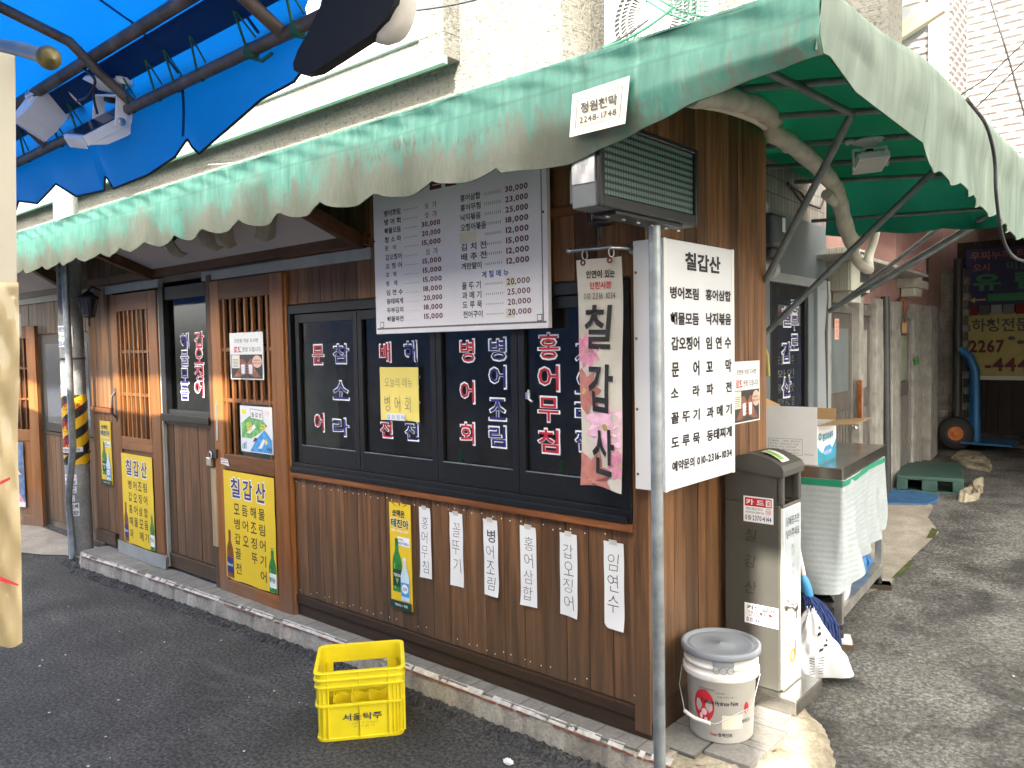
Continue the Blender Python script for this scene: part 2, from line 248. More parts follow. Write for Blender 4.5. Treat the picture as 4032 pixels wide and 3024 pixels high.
class MB:
    def __init__(s): s.v=[]; s.f=[]; s.m=[]; s.mats=[]; s.rn=[]; s.cur=0.; s.sm=[]
    def mi(s,name):
        if name not in s.mats: s.mats.append(name)
        return s.mats.index(name)
    def add(s,vs,fs,mat,smooth=False):
        b=len(s.v); s.v+= [tuple(p) for p in vs]; i=s.mi(mat)
        for f in fs: s.f.append(tuple(b+q for q in f)); s.m.append(i); s.rn.append(s.cur); s.sm.append(smooth)
    def box(s,x0,x1,y0,y1,z0,z1,mat,rnd=True,X=None):
        if rnd: s.cur=random.random()
        if x0>x1: x0,x1=x1,x0
        if y0>y1: y0,y1=y1,y0
        if z0>z1: z0,z1=z1,z0
        vs=[V((x,y,z)) for x in (x0,x1) for y in (y0,y1) for z in (z0,z1)]
        if X: vs=[X@p for p in vs]
        s.add(vs,[(0,1,3,2),(4,6,7,5),(0,4,5,1),(2,3,7,6),(0,2,6,4),(1,5,7,3)],mat)
    def fbox(s,F,x0,x1,y0,y1,h0,h1,mat):
        s.cur=random.random()
        vs=[F(x,y,h) for x in (x0,x1) for y in (y0,y1) for h in (h0,h1)]
        s.add(vs,[(0,1,3,2),(4,6,7,5),(0,4,5,1),(2,3,7,6),(0,2,6,4),(1,5,7,3)],mat)
    def quad(s,F,x0,y0,x1,y1,h,mat): s.add([F(x0,y0,h),F(x1,y0,h),F(x1,y1,h),F(x0,y1,h)],[(0,1,2,3)],mat)
    def poly(s,F,pts,h,mat): s.add([F(x,y,h) for x,y in pts],[tuple(range(len(pts)))],mat)
    def prism(s,F,pts,h0,h1,mat,smooth=False):
        s.cur=random.random(); n=len(pts)
        vs=[F(x,y,h0) for x,y in pts]+[F(x,y,h1) for x,y in pts]
        s.add(vs,[tuple(range(n-1,-1,-1)),tuple(range(n,2*n))],mat); s.add(vs,[(i,(i+1)%n,n+(i+1)%n,n+i) for i in range(n)],mat,smooth)
    def ell(s,F,cx,cy,rx,ry,h,mat,n=20): s.poly(F,[(cx+rx*math.cos(2*math.pi*i/n),cy+ry*math.sin(2*math.pi*i/n)) for i in range(n)],h,mat)
    def ring(s,F,cx,cy,r0,r1,h0,h1,mat,n=24):
        a=[2*math.pi*i/n for i in range(n)]
        vs=[F(cx+r*math.cos(t),cy+r*math.sin(t),h) for h in (h0,h1) for r in (r0,r1) for t in a]
        g=lambda L,i: L*n+i%n
        fs=[]
        for i in range(n): fs+=[(g(2,i),g(3,i),g(3,i+1),g(2,i+1)),(g(1,i),g(0,i),g(0,i+1),g(1,i+1)),(g(1,i),g(1,i+1),g(3,i+1),g(3,i)),(g(0,i+1),g(0,i),g(2,i),g(2,i+1))]
        s.add(vs,fs,mat)
    def tube(s,pts,r,mat,n=10,cap=True):
        s.cur=random.random(); pts=[V(p) for p in pts]; rs=r if isinstance(r,(list,tuple)) else [r]*len(pts)
        vs=[]; t0=(pts[1]-pts[0]).normalized(); up=V((0,0,1)) if abs(t0.z)<.9 else V((1,0,0)); a=t0.cross(up).normalized()
        for i,p in enumerate(pts):
            t=(pts[min(i+1,len(pts)-1)]-pts[max(i-1,0)]).normalized(); a=(a-t*a.dot(t)).normalized(); b=t.cross(a)
            vs+=[p+(a*math.cos(2*math.pi*j/n)+b*math.sin(2*math.pi*j/n))*rs[i] for j in range(n)]
        fs=[(i*n+j,i*n+(j+1)%n,(i+1)*n+(j+1)%n,(i+1)*n+j) for i in range(len(pts)-1) for j in range(n)]
        s.add(vs,fs,mat,True)
        if cap: s.add(vs[:n],[tuple(range(n-1,-1,-1))],mat); s.add(vs[-n:],[tuple(range(n))],mat)
    def lathe(s,c,prof,mat,n=40,axis=(0,0,1)):
        q=V(axis).to_track_quat('Z','Y'); c=V(c)
        vs=[c+q@V((r*math.cos(2*math.pi*j/n),r*math.sin(2*math.pi*j/n),z)) for r,z in prof for j in range(n)]
        s.add(vs,[(i*n+j,i*n+(j+1)%n,(i+1)*n+(j+1)%n,(i+1)*n+j) for i in range(len(prof)-1) for j in range(n)],mat,True)
    def grid(s,fn,nu,nv,mat,smooth=True):
        vs=[fn(i/nu,j/nv) for i in range(nu+1) for j in range(nv+1)]
        s.add(vs,[(i*(nv+1)+j,(i+1)*(nv+1)+j,(i+1)*(nv+1)+j+1,i*(nv+1)+j+1) for i in range(nu) for j in range(nv)],mat,smooth)
    def text(s,F,st,x0,y0,x1,y1,mat,bold=0.,h=.001,shear=0.):
        if bold>.03 and not getattr(s,'_in',0):
            s._in=1; d=(bold-.024)*(y1-y0)*.95; dx=(bold-.024)*.9*min(y1-y0,(x1-x0)/max(1,len(st.replace(' ',''))))
            for q,(a,c) in enumerate(((-1,-1),(1,-1),(-1,1),(1,1),(0,0))): s.text(F,st,x0+dx*(1+a)*.5 if 0 else x0+dx*a*.5+dx*.0,y0+d*c*.5,x1+dx*a*.5,y1+d*c*.5,mat,.024,h+q*.00012,shear)
            s._in=0; return
        vs=[];fs=[];px=0
        for ch in st:
            if ch==' ': px+=.34; continue
            gv,gf,adv=glyph(ch,bold); b=len(vs); vs+=[(x+px+shear*y,y) for x,y in gv]; fs+=[tuple(b+i for i in f) for f in gf]; px+=adv
        if not vs: return
        ax=min(p[0] for p in vs); bx=max(p[0] for p in vs); ay=min(p[1] for p in vs); by=max(p[1] for p in vs)
        sx=(x1-x0)/max(bx-ax,1e-6); sy=(y1-y0)/max(by-ay,1e-6)
        s.add([F(x0+(x-ax)*sx,y0+(y-ay)*sy,h) for x,y in vs],fs,mat)
    def tp(s,F,st,a,b,mat,bold=0.,h=.001,shear=0.):
        """text between two sight points (top left, bottom right) lying on frame F"""
        pa=F.inv(hit(F,*a)); pb=F.inv(hit(F,*b)); s.text(F,st,pa[0],pb[1],pb[0],pa[1],mat,bold,h,shear)
    def vtext(s,F,st,x0,y0,x1,y1,mat,bold=0.,h=.001,gap=.1,shear=0.):
        n=len(st); c=(y1-y0)/n
        for i,ch in enumerate(st):
            if ch==' ': continue
            t=y1-c*i; s.text(F,ch,x0,t-c*(1-gap/2),x1,t-c*gap/2,mat,bold,h,shear)
    def build(s,name,parent=None,bevel=0.,loc=None,local=False):
        me=bpy.data.meshes.new(name); me.from_pydata(s.v,[],s.f); 
        for n_ in s.mats: me.materials.append(MATS[n_])
        me.polygons.foreach_set('material_index',s.m); me.polygons.foreach_set('use_smooth',s.sm)
        at=me.attributes.new('rnd','FLOAT_VECTOR','FACE'); flat=[]
        for q in s.rn: flat+=[q,(q*7.13)%1,(q*3.71)%1]
        at.data.foreach_set('vector',flat)
        me.update(); o=bpy.data.objects.new(name,me); COL.objects.link(o)
        if bevel: 
            b=o.modifiers.new('bevel','BEVEL'); b.width=bevel; b.segments=2; b.limit_method='ANGLE'; b.angle_limit=R_(40)
        if parent:
            o.parent=parent
            if not local:
                q=parent; mw=Matrix.Identity(4)
                while q: mw=Matrix.Translation(q.location)@mw; q=q.parent if not q.get('_abs') else None
                o.matrix_parent_inverse=mw.inverted() if parent.type=='EMPTY' else Matrix.Identity(4)
        return o
def hit(F,u,v):
    r=ray(u,v); return CAM+r*((F.o-CAM).dot(F.n)/r.dot(F.n))
def tag(o,label,cat,group=None):
    o['label']=label; o['category']=cat
    if group: o['group']=group
    return o
def thing(name,label,cat,loc,group=None):
    o=bpy.data.objects.new(name,None); COL.objects.link(o); o.location=V(loc); o.empty_display_size=.1; return tag(o,label,cat,group)
def struct(mb,name,bevel=0.):
    o=mb.build(name,bevel=bevel); o['kind']='structure'; return o
def copy_thing(o,loc,rot,label,group=None):
    c=o.copy(); COL.objects.link(c); c.location=loc; c.rotation_euler=rot; c['label']=label
    if group: c['group']=group
    for ch in list(o.children):
        d=ch.copy(); COL.objects.link(d); d.parent=c
        for g in ch.children: e=g.copy(); COL.objects.link(e); e.parent=d
    return c
def planks(mb,x0,x1,z0,z1,y,mat='wood_cladding',w=.115,ax='x',th=.02,gap=.003):
    n=max(1,round((x1-x0)/w)); w=(x1-x0)/n
    for i in range(n):
        a=x0+i*w+gap/2; b=x0+(i+1)*w-gap/2; d=random.uniform(0,.003)
        if ax=='x': mb.box(a,b,y+d,y+th,z0,z1,mat)
        else: mb.box(y-th,y-d,a,b,z0,z1,mat)
def lerp(a,b,t): return a+(b-a)*t
def smooth(pts,n=6):
    P=[V(p) for p in pts]; P=[P[0]*2-P[1]]+P+[P[-1]*2-P[-2]]; o=[]
    for i in range(1,len(P)-2):
        for j in range(n):
            t=j/n; a,b,c,d=P[i-1],P[i],P[i+1],P[i+2]
            o.append(.5*((2*b)+(c-a)*t+(2*a-5*b+4*c-d)*t*t+(3*b-a-3*c+d)*t**3))
    return o+[P[-2]]
def interp(pts,x):
    pts=sorted(pts)
    if x<=pts[0][0]: return pts[0][1]
    for (a,b),(c,d) in zip(pts,pts[1:]):
        if x<=c: return b+(d-b)*(x-a)/(c-a)
    return pts[-1][1]
# ---------------------------------------------------------------- ground
def gh(x,y):
    h=.055*max(0,y+.3); return h
b=MB()
xs=[-40,-14,-9,-7,-5.2]+[-5+.25*i for i in range(20)]+[.05*i for i in range(0,20)]+[1,1.3,1.7,2.2,3,4.5,8,30]
ys=[-30,-8,-4,-3,-2,-1.5]+[-1.2+.1*i for i in range(9)]+[-.3+.05*i for i in range(14)]+[.4+.15*i for i in range(30)]+[5,6,7,8,9,14]
vs=[(x,y,gh(x,y)) for x in xs for y in ys]; n=len(ys)
def fresh(x,y): return x<.62+.1*math.sin(y*5)+(.5 if y<-.5 else 0)-max(0,(y+.15)*1.2)
for i in range(len(xs)-1):
    for j in range(n-1):
        q=[vs[i*n+j],vs[(i+1)*n+j],vs[(i+1)*n+j+1],vs[i*n+j+1]]
        b.add(q,[(0,1,2,3)],'asphalt' if fresh((q[0][0]+q[1][0])/2,(q[0][1]+q[2][1])/2) else 'old_asphalt')
E0=[lerp(-5.3,.2,i/420) for i in range(421)]
def edgez(x,v): return .005+(.022*random.random()+.012)*math.sin(math.pi*min(1,v*1.02))**.6*(1 if v<.98 else .2)
EK=[(-5.12,-.2),(-5.0,-.245),(-4.2,-.20),(-3.4,-.165),(-2.7,-.135),(-1.98,-.11),(.06,-.105),(.2,-.1)]
b.add([(x+random.uniform(-.004,.004),interp(EK,x)-.0+(-.085*(1-v)+.012*v)+random.uniform(-.012,.012)*(1-v*.5),edgez(x,v)) for x in E0 for v in (0,.25,.5,.75,1)],[(i*5+j,(i+1)*5+j,(i+1)*5+j+1,i*5+j+1) for i in range(420) for j in range(4)],'asphalt')
struct(b,'road')
# kerb: tiled ledge with a rough concrete front
kl=[(-5.12,-.2),(-5.0,-.245),(-4.2,-.20),(-3.4,-.165),(-2.7,-.135),(-1.98,-.11),(-1.2,-.105),(-.5,-.105),(.06,-.105),(.13,-.09)]
def ky(x): return interp(kl,x)
b=MB(); N=150
fx=[lerp(-5.12,.13,i/N) for i in range(N+1)]
rr=[(random.uniform(-.006,.006),random.uniform(-.007,.004)) for _ in fx]
b.add([(x,ky(x)+r[0]-.012*(1-k)-(.008*random.random() if k==0 else 0),[-.03,.06,.112+r[1]][int(k*2)]) for x,r in zip(fx,rr) for k in (0,.5,1)],[(i*3+j,(i+1)*3+j,(i+1)*3+j+1,i*3+j+1) for i in range(N) for j in range(2)],'kerb_concrete')
b.add([(x,y,z) for x,r in zip(fx,rr) for y,z in ((ky(x)+r[0],.112+r[1]),(ky(x)+.02,.125),(.05,.125))],[(i*3+j,(i+1)*3+j,(i+1)*3+j+1,i*3+j+1) for i in range(N) for j in range(2)],'kerb_concrete')
for i in range(110):
    x=random.uniform(-5,.1); L_=random.uniform(.02,.09); y_=ky(x); b.add([(x,y_-.004,.118),(x+L_,ky(x+L_)-.005,.116),(x+L_,ky(x+L_)+.012+random.uniform(0,.008),.1335),(x,y_+.014,.1335)],[(0,1,2,3)],'chipped_mortar')
for i in range(60):
    x=random.uniform(-5,.1); L_=random.uniform(.05,.2); b.add([(x,ky(x)-.0065,.105),(x+L_,ky(x+L_)-.0065,.108),(x+L_,ky(x+L_)-.003,.114),(x,ky(x)-.003,.113)],[(0,1,2,3)],'rust')
b.box(-5.12,-5.11,-.2,.1,0,.12,'kerb_concrete'); b.box(.125,.13,-.09,.3,0,.12,'kerb_concrete')
struct(b,'kerb')
b=MB()
for i in range(27):
    x0=-5.1+i*.2; x1=min(x0+.197,.1)
    if x1<=x0: continue
    d=random.uniform(.004,.012); zz=.131+random.uniform(-.0015,.0015)
    b.add([(x0,ky(x0)+d,zz),(x1,ky(x1)+d,zz),(x1,.04,zz),(x0,.04,zz),(x0,ky(x0)+d,.12),(x1,ky(x1)+d,.12)],[(0,1,2,3),(4,5,1,0)],'tile_top')
for x0,y0,s in ((.005,.0,.2),(.005,.2,.2),(.21,.06,.19),(.21,.26,.19),(.02,.41,.17),(.2,.46,.16)):
    b.box(x0,x0+s-.004,y0,y0+s-.004,.1,.131+random.uniform(-.002,.002),'tile_top')
struct(b,'pavement',.002)
# broken tile with red underside + rough cemented corner
b=MB()
O=[(-.02,-.16),(.12,-.2),(.3,-.17),(.45,-.06),(.53,.1),(.6,.27),(.585,.45),(.53,.58),(.43,.72),(.3,.84),(.1,.9),(-.02,.9)]
I_=[(0,-.02),(.1,-.04),(.22,-.03),(.33,.05),(.38,.16),(.41,.27),(.4,.42),(.37,.52),(.33,.62),(.25,.72),(.1,.8),(0,.8)]
nr=9; n=len(O)*5
def ringp(P,t):
    t=(t*(len(P)-1)); i=min(int(t),len(P)-2); f=t-i; return lerp(P[i][0],P[i+1][0],f),lerp(P[i][1],P[i+1][1],f)
def rk(u,v):
    o=ringp(O,u); i=ringp(I_,u); x,y=lerp(i[0],o[0],v),lerp(i[1],o[1],v); q=math.sin(x*31+y*17)*math.sin(y*43-x*11)
    return (x+.012*math.sin(37*u)*v,y+.012*math.cos(29*u)*v,lerp(.118,gh(x,y)-.012,v**1.6)+.012*q*math.sin(v*3)+.006*math.sin(x*90)*math.sin(y*80))
b.grid(rk,70,14,'rock_concrete')
b.add([(x,y,.117) for x,y in I_],[tuple(range(len(I_)))],'rock_concrete')
struct(b,'corner_footing')
# neighbour forecourt slab
b=MB(); b.add([(-12,-.35,.004),(-7.2,-.34,.004),(-6.0,-.36,.006),(-5.75,-.28,.008),(-5.55,-.16,.012),(-5.25,-.12,.015),(-5.2,.3,.03),(-12,.3,.03)],[tuple(range(8))],'floor_concrete'); struct(b,'forecourt')
# alley side concrete strip with moss
b=MB()
P=[(-.3,2.3),(.12,2.35),(.18,2.55),(.19,2.85),(.16,3.2),(.17,3.9),(.0,4.3),(-.05,4.7),(-.3,5.0),(-.6,5.0)]
b.add([(x,y,gh(x,y)+.006) for x,y in P],[tuple(range(len(P)))],'floor_concrete'); struct(b,'alley_edge')
b=MB()
P=[(.10,3.75),(.2,3.78),(.26,4.0),(.22,4.2),(.1,4.15)]
for q in ([(.165,2.7),(.19,2.68),(.205,2.95),(.185,3.15),(.165,3.1)],[(.13,3.7),(.18,3.72),(.15,3.95),(.1,4.0)]):
    b.add([(x,y,gh(x,y)+.011) for x,y in q],[tuple(range(len(q)))],'moss')
o=b.build('moss_patch'); o['kind']='stuff'; o['label']='yellow green moss along the alley concrete edge'
# litter specks on the fresh asphalt
b=MB()
for i in range(70):
    x=random.uniform(-4.5,.6); y=random.uniform(-2.0,-.28); s=random.uniform(.003,.008); a=random.random()*6
    if x>.2: y=random.uniform(-.2,3); x=random.uniform(.6,1.5)
    z=gh(x,y)+.006; b.add([(x+s*math.cos(a+t)*k,y+s*math.sin(a+t),z+h) for t,k,h in ((0,1,0),(1.7,1.5,.003),(3.2,1,0),(4.6,.8,.002))],[(0,1,2,3)],'white_paper')
o=b.build('litter_specks'); o['kind']='stuff'; o['label']='small pale specks of litter scattered over the road'
def crumple(c,r,mat):
    bm=bmesh.new(); bmesh.ops.create_icosphere(bm,subdivisions=3,radius=1)
    k=MB(); vs=[V(c)+V((v.co.x*r*1.5,v.co.y*r,(v.co.z*.6+.55)*r))*(1+.35*math.sin(v.co.x*9+3)*math.sin(v.co.y*11)*math.cos(v.co.z*8)) for v in bm.verts]
    k.add(vs,[tuple(v.index for v in f.verts) for f in bm.faces],mat); bm.free(); return k
p=gd(1098,1650,.0); tag(crumple(p,.016,'white_paper').build('tissue'),'crumpled white tissue lying on the dark asphalt before the kerb','tissue')
# ---------------------------------------------------------------- the restaurant
SH=thing('restaurant_building','brown timber clad corner restaurant with black sliding windows and lattice doors','building',(0,0,.13))
b=MB()
XT=fr(1378,1150)[0]
# below window
planks(b,-2.40,-.045,.255,.955,0.); planks(b,-4.0,-3.30,.255,1.19,.0); planks(b,-5.3,-4.8,.255,1.22,0.); planks(b,-5.3,-4.8,1.265,2.2,0.)
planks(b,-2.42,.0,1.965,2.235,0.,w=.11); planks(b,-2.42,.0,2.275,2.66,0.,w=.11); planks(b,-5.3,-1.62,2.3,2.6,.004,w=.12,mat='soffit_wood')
b.box(-5.3,0,.021,.05,.255,.985,'interior'); b.box(-2.44,-.02,.021,.05,1.96,2.66,'interior'); b.box(-5.3,-4.89,.021,.05,.2,2.6,'interior'); b.box(-4.89,-2.44,.021,.05,2.2,2.6,'interior')
# nails
F=FF(0)
for x in [ -2.37+.0575*i for i in range(41)]:
    for z in (.29,.92):
        if random.random()<.75: b.ell(F,x+random.uniform(-.015,.015),z+random.uniform(-.012,.012),.0034,.0034,.004,'letter_white',6)
b.build('front_wall',SH,.0025)
b=MB(); planks(b,0.012,1.15,.25,2.74,0.,ax='y',w=.105)
b.box(-.05,-.021,0.06,1.15,.13,2.7,'interior'); b.box(-.3,-.02,1.13,1.152,.1,2.7,'wood_cladding')
b.box(-.02,.004,.02,1.15,.13,.252,'wood_trim_dark'); b.build('side_wall',SH,.0025)
b=MB()
b.box(-.055,.016,-.012,.012,.155,2.64,'wood_cladding'); b.box(-2.50,-2.425,-.006,.02,.15,2.2,'wood_cladding'); b.box(-3.30,-3.25,-.030,.02,.13,2.2,'wood_cladding'); b.box(-4.83,-4.79,-.012,.02,.13,2.2,'wood_cladding')
b.box(-2.42,-.0555,-.022,.02,.955,.988,'wood_trim'); b.box(-2.42,-.0555,-.014,.02,2.235,2.275,'wood_trim'); b.box(-5.3,-4.92,-.012,.02,1.22,1.262,'wood_trim'); b.box(-4.0,-3.30,-.012,.02,1.19,1.215,'wood_trim')
b.box(-2.42,-.0555,-.013,.02,.205,.252,'wood_trim_dark'); b.box(-2.45,.016,-.002,.02,.132,.204,'wood_trim_dark'); b.box(-4.0,-3.30,-.013,.02,.15,.25,'wood_trim_dark'); b.box(-5.3,-4.92,-.013,.02,.15,.25,'wood_trim_dark')
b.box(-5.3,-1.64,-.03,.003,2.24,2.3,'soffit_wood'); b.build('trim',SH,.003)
b=MB(); b.box(-4.90,-4.0,-.018,.02,2.165,2.225,'grey_strip'); b.box(-3.375,-1.62,-.018,.02,2.165,2.225,'grey_strip'); b.box(-4.005,-3.985,-.025,.0,.15,2.12,'grey_strip'); b.build('track_cover',SH,.002)
# soffit: sloping white panels between dark rafters
def sz(y): return 2.285-.38*y
b=MB()
b.add([(-4.05,-.01,sz(-.01)),(-1.72,-.01,sz(-.01)),(-1.72,-.55,sz(-.55)),(-4.05,-.55,sz(-.55))],[(0,1,2,3)],'ceiling_panel')
b.build('soffit_panel',SH)
b=MB()
def rafter(x,w=.06):
    b.cur=random.random(); b.add([(x+q,y,sz(y)+dz) for q in (0,w) for y in (0,-.55) for dz in (-.07,.0)],[(0,1,3,2),(4,6,7,5),(0,4,5,1),(2,3,7,6),(0,2,6,4),(1,5,7,3)],'soffit_wood')
for x in (-4.12,-1.73): rafter(x)
b.box(-4.06,-1.73,-.02,.0,2.262,2.30,'soffit_wood'); b.build('soffit_frame',SH,.002)
# interior room
b=MB()
b.add([(-5.2,.06,.12),(-.06,.06,.12),(-.06,1.1,.12),(-5.2,1.1,.12)],[(0,1,2,3)],'interior'); b.add([(-5.2,.06,2.5),(-.06,.06,2.5),(-.06,1.1,2.5),(-5.2,1.1,2.5)],[(3,2,1,0)],'interior')
b.add([(-5.2,1.1,.12),(-.06,1.1,.12),(-.06,1.1,2.5),(-5.2,1.1,2.5)],[(0,1,2,3)],'interior'); b.add([(-5.2,.06,.12),(-5.2,1.1,.12),(-5.2,1.1,2.5),(-5.2,.06,2.5)],[(0,1,2,3)],'interior_green'); b.add([(-.06,.06,.12),(-.06,1.1,.12),(-.06,1.1,2.5),(-.06,.06,2.5)],[(3,2,1,0)],'interior')
b.box(-4.6,-3.2,.9,1.05,.12,.95,'interior_green'); b.box(-4.3,-3.3,1.0,1.08,.12,1.75,'interior_green'); b.box(-3.9,-3.5,1.0,1.08,1.76,1.95,'red_box'); b.box(-4.5,-4.0,1.0,1.08,1.76,1.88,'carton_white')
for x in (-2.0,-1.2,-.5): b.box(x-.3,x+.3,.7,1.2,.8,.83,'wood_trim'); b.tube([(x,.95,.12),(x,.95,.8)],.03,'black_frame'); b.lathe((x+.1,.9,.83),[(0,0),(.04,0),(.04,.12),(.012,.16),(.012,.21),(0,.21)],'bottle_green',12)
b.build('interior_room',SH)
# main window
def window(x0,x1,z0,z1,cuts,y=-.016):
    fo=MB(); t=.05
    fo.box(x0,x1,y,.05,z0,z0+.055,'black_frame'); fo.box(x0,x1,y,.05,z1-t,z1,'black_frame'); fo.box(x0,x0+t,y,.05,z0+.055,z1-t,'black_frame'); fo.box(x1-.07,x1,y,.05,z0+.055,z1-t,'black_frame')
    fo.box(x0+.02,x1-.02,y-.012,y,z0,z0+.028,'black_frame')
    w_=fo.build('window',SH,.003); return w_
W=window(-2.42,-.057,.989,1.958,None)
cuts=[fr(632,900)[0]+.05,fr(776,900)[0],fr(944,900)[0],fr(1120,900)[0],-.13]
F=FF(.014)
for i in range(4):
    a,c=cuts[i],cuts[i+1]; yy=0.
    s=MB(); zb=1.045; zt=1.905; rw=.038
    s.box(a+.002,a+rw,yy,yy+.026,zb,zt,'black_frame'); s.box(c-rw,c-.002,yy,yy+.026,zb,zt,'black_frame'); s.box(a+rw,c-rw,yy,yy+.026,zb,zb+.1,'black_frame'); s.box(a+rw,c-rw,yy,yy+.026,zt-.05,zt,'black_frame')
    s.box(a+rw,c-rw,yy-.003,yy+.002,zb+.1,zb+.106,'pipe_grey'); s.build('sash',W,.002)
    g=MB(); g.add([(a+rw,yy+.018,zb+.1),(c-rw,yy+.018,zb+.1),(c-rw,yy+.018,zt-.05),(a+rw,yy+.018,zt-.05)],[(0,1,2,3)],'pane_dark'); g.build('pane',W)
l=MB(); F=FF(.0172); r5=Z(1344,1008,1.6458)
def wl(st,u0,u1,v0s,h,mat):
    """letters down a pane; v0s tops (left side), h letter height, in the zoom of region 5"""
    for ch,v0 in zip(st,v0s):
        for bo,mt,hh,g in ((.035,'letter_white',.0,7),(.0,mat,.0012,0)):
            bo2=.042 if mt=='letter_white' else .012
            pa=F.inv(hit(F,*r5(u0,v0))); pb=F.inv(hit(F,*r5(u1,v0+h))); e=.0065 if mt=='letter_white' else 0
            l.text(F,ch,pa[0]-e,pb[1]-e,pb[0]+e,pa[1]+e,mt,bo2,.001+hh,.0)
wl('병어회',772,864,[545,812,1080],140,'ink_red'); wl('병어조림',960,1068,[535,715,925,1100],140,'ink_navy')
wl('홍어무침',1278,1412,[505,712,915,1120],160,'ink_red'); wl('배',250,322,[565],118,'ink_red'); wl('전',255,332,[1072],105,'ink_red')
wl('해',410,490,[555],125,'ink_navy'); wl('전',415,500,[1080],115,'ink_navy'); wl('물파',424,508,[735,900],110,'ink_navy'); wl('추',260,330,[820],110,'ink_red')
r4=Z(0,1008,1.6458)
wl2=r5
r5=r4
wl('문',2025,2100,[580],120,'ink_red'); wl('어',2040,2102,[1020],115,'ink_red'); wl('참소라',2160,2262,[575,812,1050],118,'ink_navy')
r5=Z(1344,1008,1.6458); wl('가오리찜',1520,1640,[560,750,940,1130],140,'ink_navy')
l.build('lettering',W)
h=MB(); h.tube([fr(1142,842,-.008),fr(1142,862,-.012),fr(1150,868,-.012)],.006,'steel',8); h.box(*[fr(1143,850)[0]+d for d in(-.012,.012)],-.012,-.004,fr(1143,862)[2],fr(1143,848)[2],'steel'); h.build('latch',W,.001)
# small window between doors
b=MB(); x0,x1,z0,z1=-3.98,-3.302,1.216,2.16
b.box(x0,x0+.07,-.03,.03,z0,z1,'black_frame'); b.box(x1-.03,x1,-.02,.03,z0,z1,'black_frame'); b.box(x0+.07,x1-.03,-.02,.03,z0,z0+.08,'black_frame'); b.box(x0+.07,x1-.03,-.02,.03,z1-.09,z1,'black_frame'); b.box(x0,x1,-.045,-.031,z0,z0+.05,'black_frame'); W2=b.build('window',SH,.003)
b=MB(); b.add([(x0+.07,.01,z0+.08),(x1-.03,.01,z0+.08),(x1-.03,.01,z1-.09),(x0+.07,.01,z1-.09)],[(0,1,2,3)],'pane_dark'); b.build('pane',W2)
l=MB(); F=FF(.009); r5=r4
wl('갑오징어',1262,1322,[495,600,710,810],100,'ink_red'); wl('해물모듬',1172,1225,[505,615,730,835],95,'ink_navy'); l.build('lettering',W2)
# doors
def door(x0,x1,z0,z1,op,lowrail,handle,y=-.035):
    """op: opening bottom,top; slats and cross bars"""
    d=MB(); sw=.115; h=.035
    d.box(x0,x0+sw,y,y+h,z0,z1,'door_wood'); d.box(x1-sw-.02,x1,y,y+h,z0,z1,'door_wood')
    A,B=x0+sw,x1-sw-.02
    for za,zb in ((op[1],z1),(op[0]-.10,op[0]),(z0,z0+.09)): d.box(A,B,y+.0,y+h,za,zb,'door_rail_wood')
    d.box(x1-.001,x1+.02,y+.012,y+h,z0,z1-.01,'door_wood')
    D=d.build('door',SH,.004)
    k=MB(); k.box(A,B,y+.012,y+h-.004,z0+.09,op[0]-.1,'door_rail_wood'); k.build('panel',D)
    k=MB(); n=7
    for i in range(n):
        c=lerp(A,B,(i+.5)/n); k.box(c-.011,c+.011,y+.006,y+.026,op[0] if i not in lowrail[1] else lowrail[0],op[1],'door_wood')
    for z in lowrail[2]: k.box(A,B,y+.009,y+.029,z-.012,z+.012,'door_rail_wood')
    k.build('lattice',D,.0015)
    k=MB(); k.add([(A,y+.031,op[0]),(B,y+.031,op[0]),(B,y+.031,op[1]),(A,y+.031,op[1])],[(0,1,2,3)],'pane_door'); k.build('pane',D)
    if handle: k=MB(); c=x0+.045; k.tube([(c,y-.002,1.2),(c,y-.03,1.23),(c,y-.034,1.3),(c,y-.03,1.37),(c,y-.002,1.4)],.009,'dark_metal',8); k.box(c-.014,c+.014,y-.004,y,1.17,1.43,'dark_metal'); k.build('handle',D)
    return D
D1=door(-3.245,-2.415,.125,2.155,(1.04,2.03),(1.38,(2,3,4,5),(1.385,1.71)),False)
D2=door(-4.785,-4.01,.165,2.15,(1.06,2.02),(1.06,(),(1.385,1.71)),True)
b=MB(); b.box(-3.245,-2.415,-.037,-.003,.085,.123,'door_rail_wood'); b.build('door_sill',SH,.003); b=MB(); b.box(-3.215,-3.19,-.040,-.034,1.12,1.36,'steel'); b.build('pull_plate',D1,.001)
b=MB(); b.add([(x,-.045-.02*math.sin(t*3)*(t),z) for t,x in ((i/8,lerp(-4.79,-3.98,i/8)) for i in range(9)) for z in (.135,.235)],[(2*i,2*i+2,2*i+3,2*i+1) for i in range(8)],'grey_strip'); b.add([(-4.79,-.033,.135),(-3.98,-.033,.135),(-3.98,-.033,.235),(-4.79,-.033,.235)],[(0,1,2,3)],'grey_strip'); b.build('draught_strip',SH)
# upper flat roof of the shop
b=MB(); b.box(-5.3,-.06,.06,1.12,2.62,2.65,'old_wall'); b.box(-5.3,-5.28,.05,1.1,.0,2.62,'old_wall'); b.build('roof',SH)
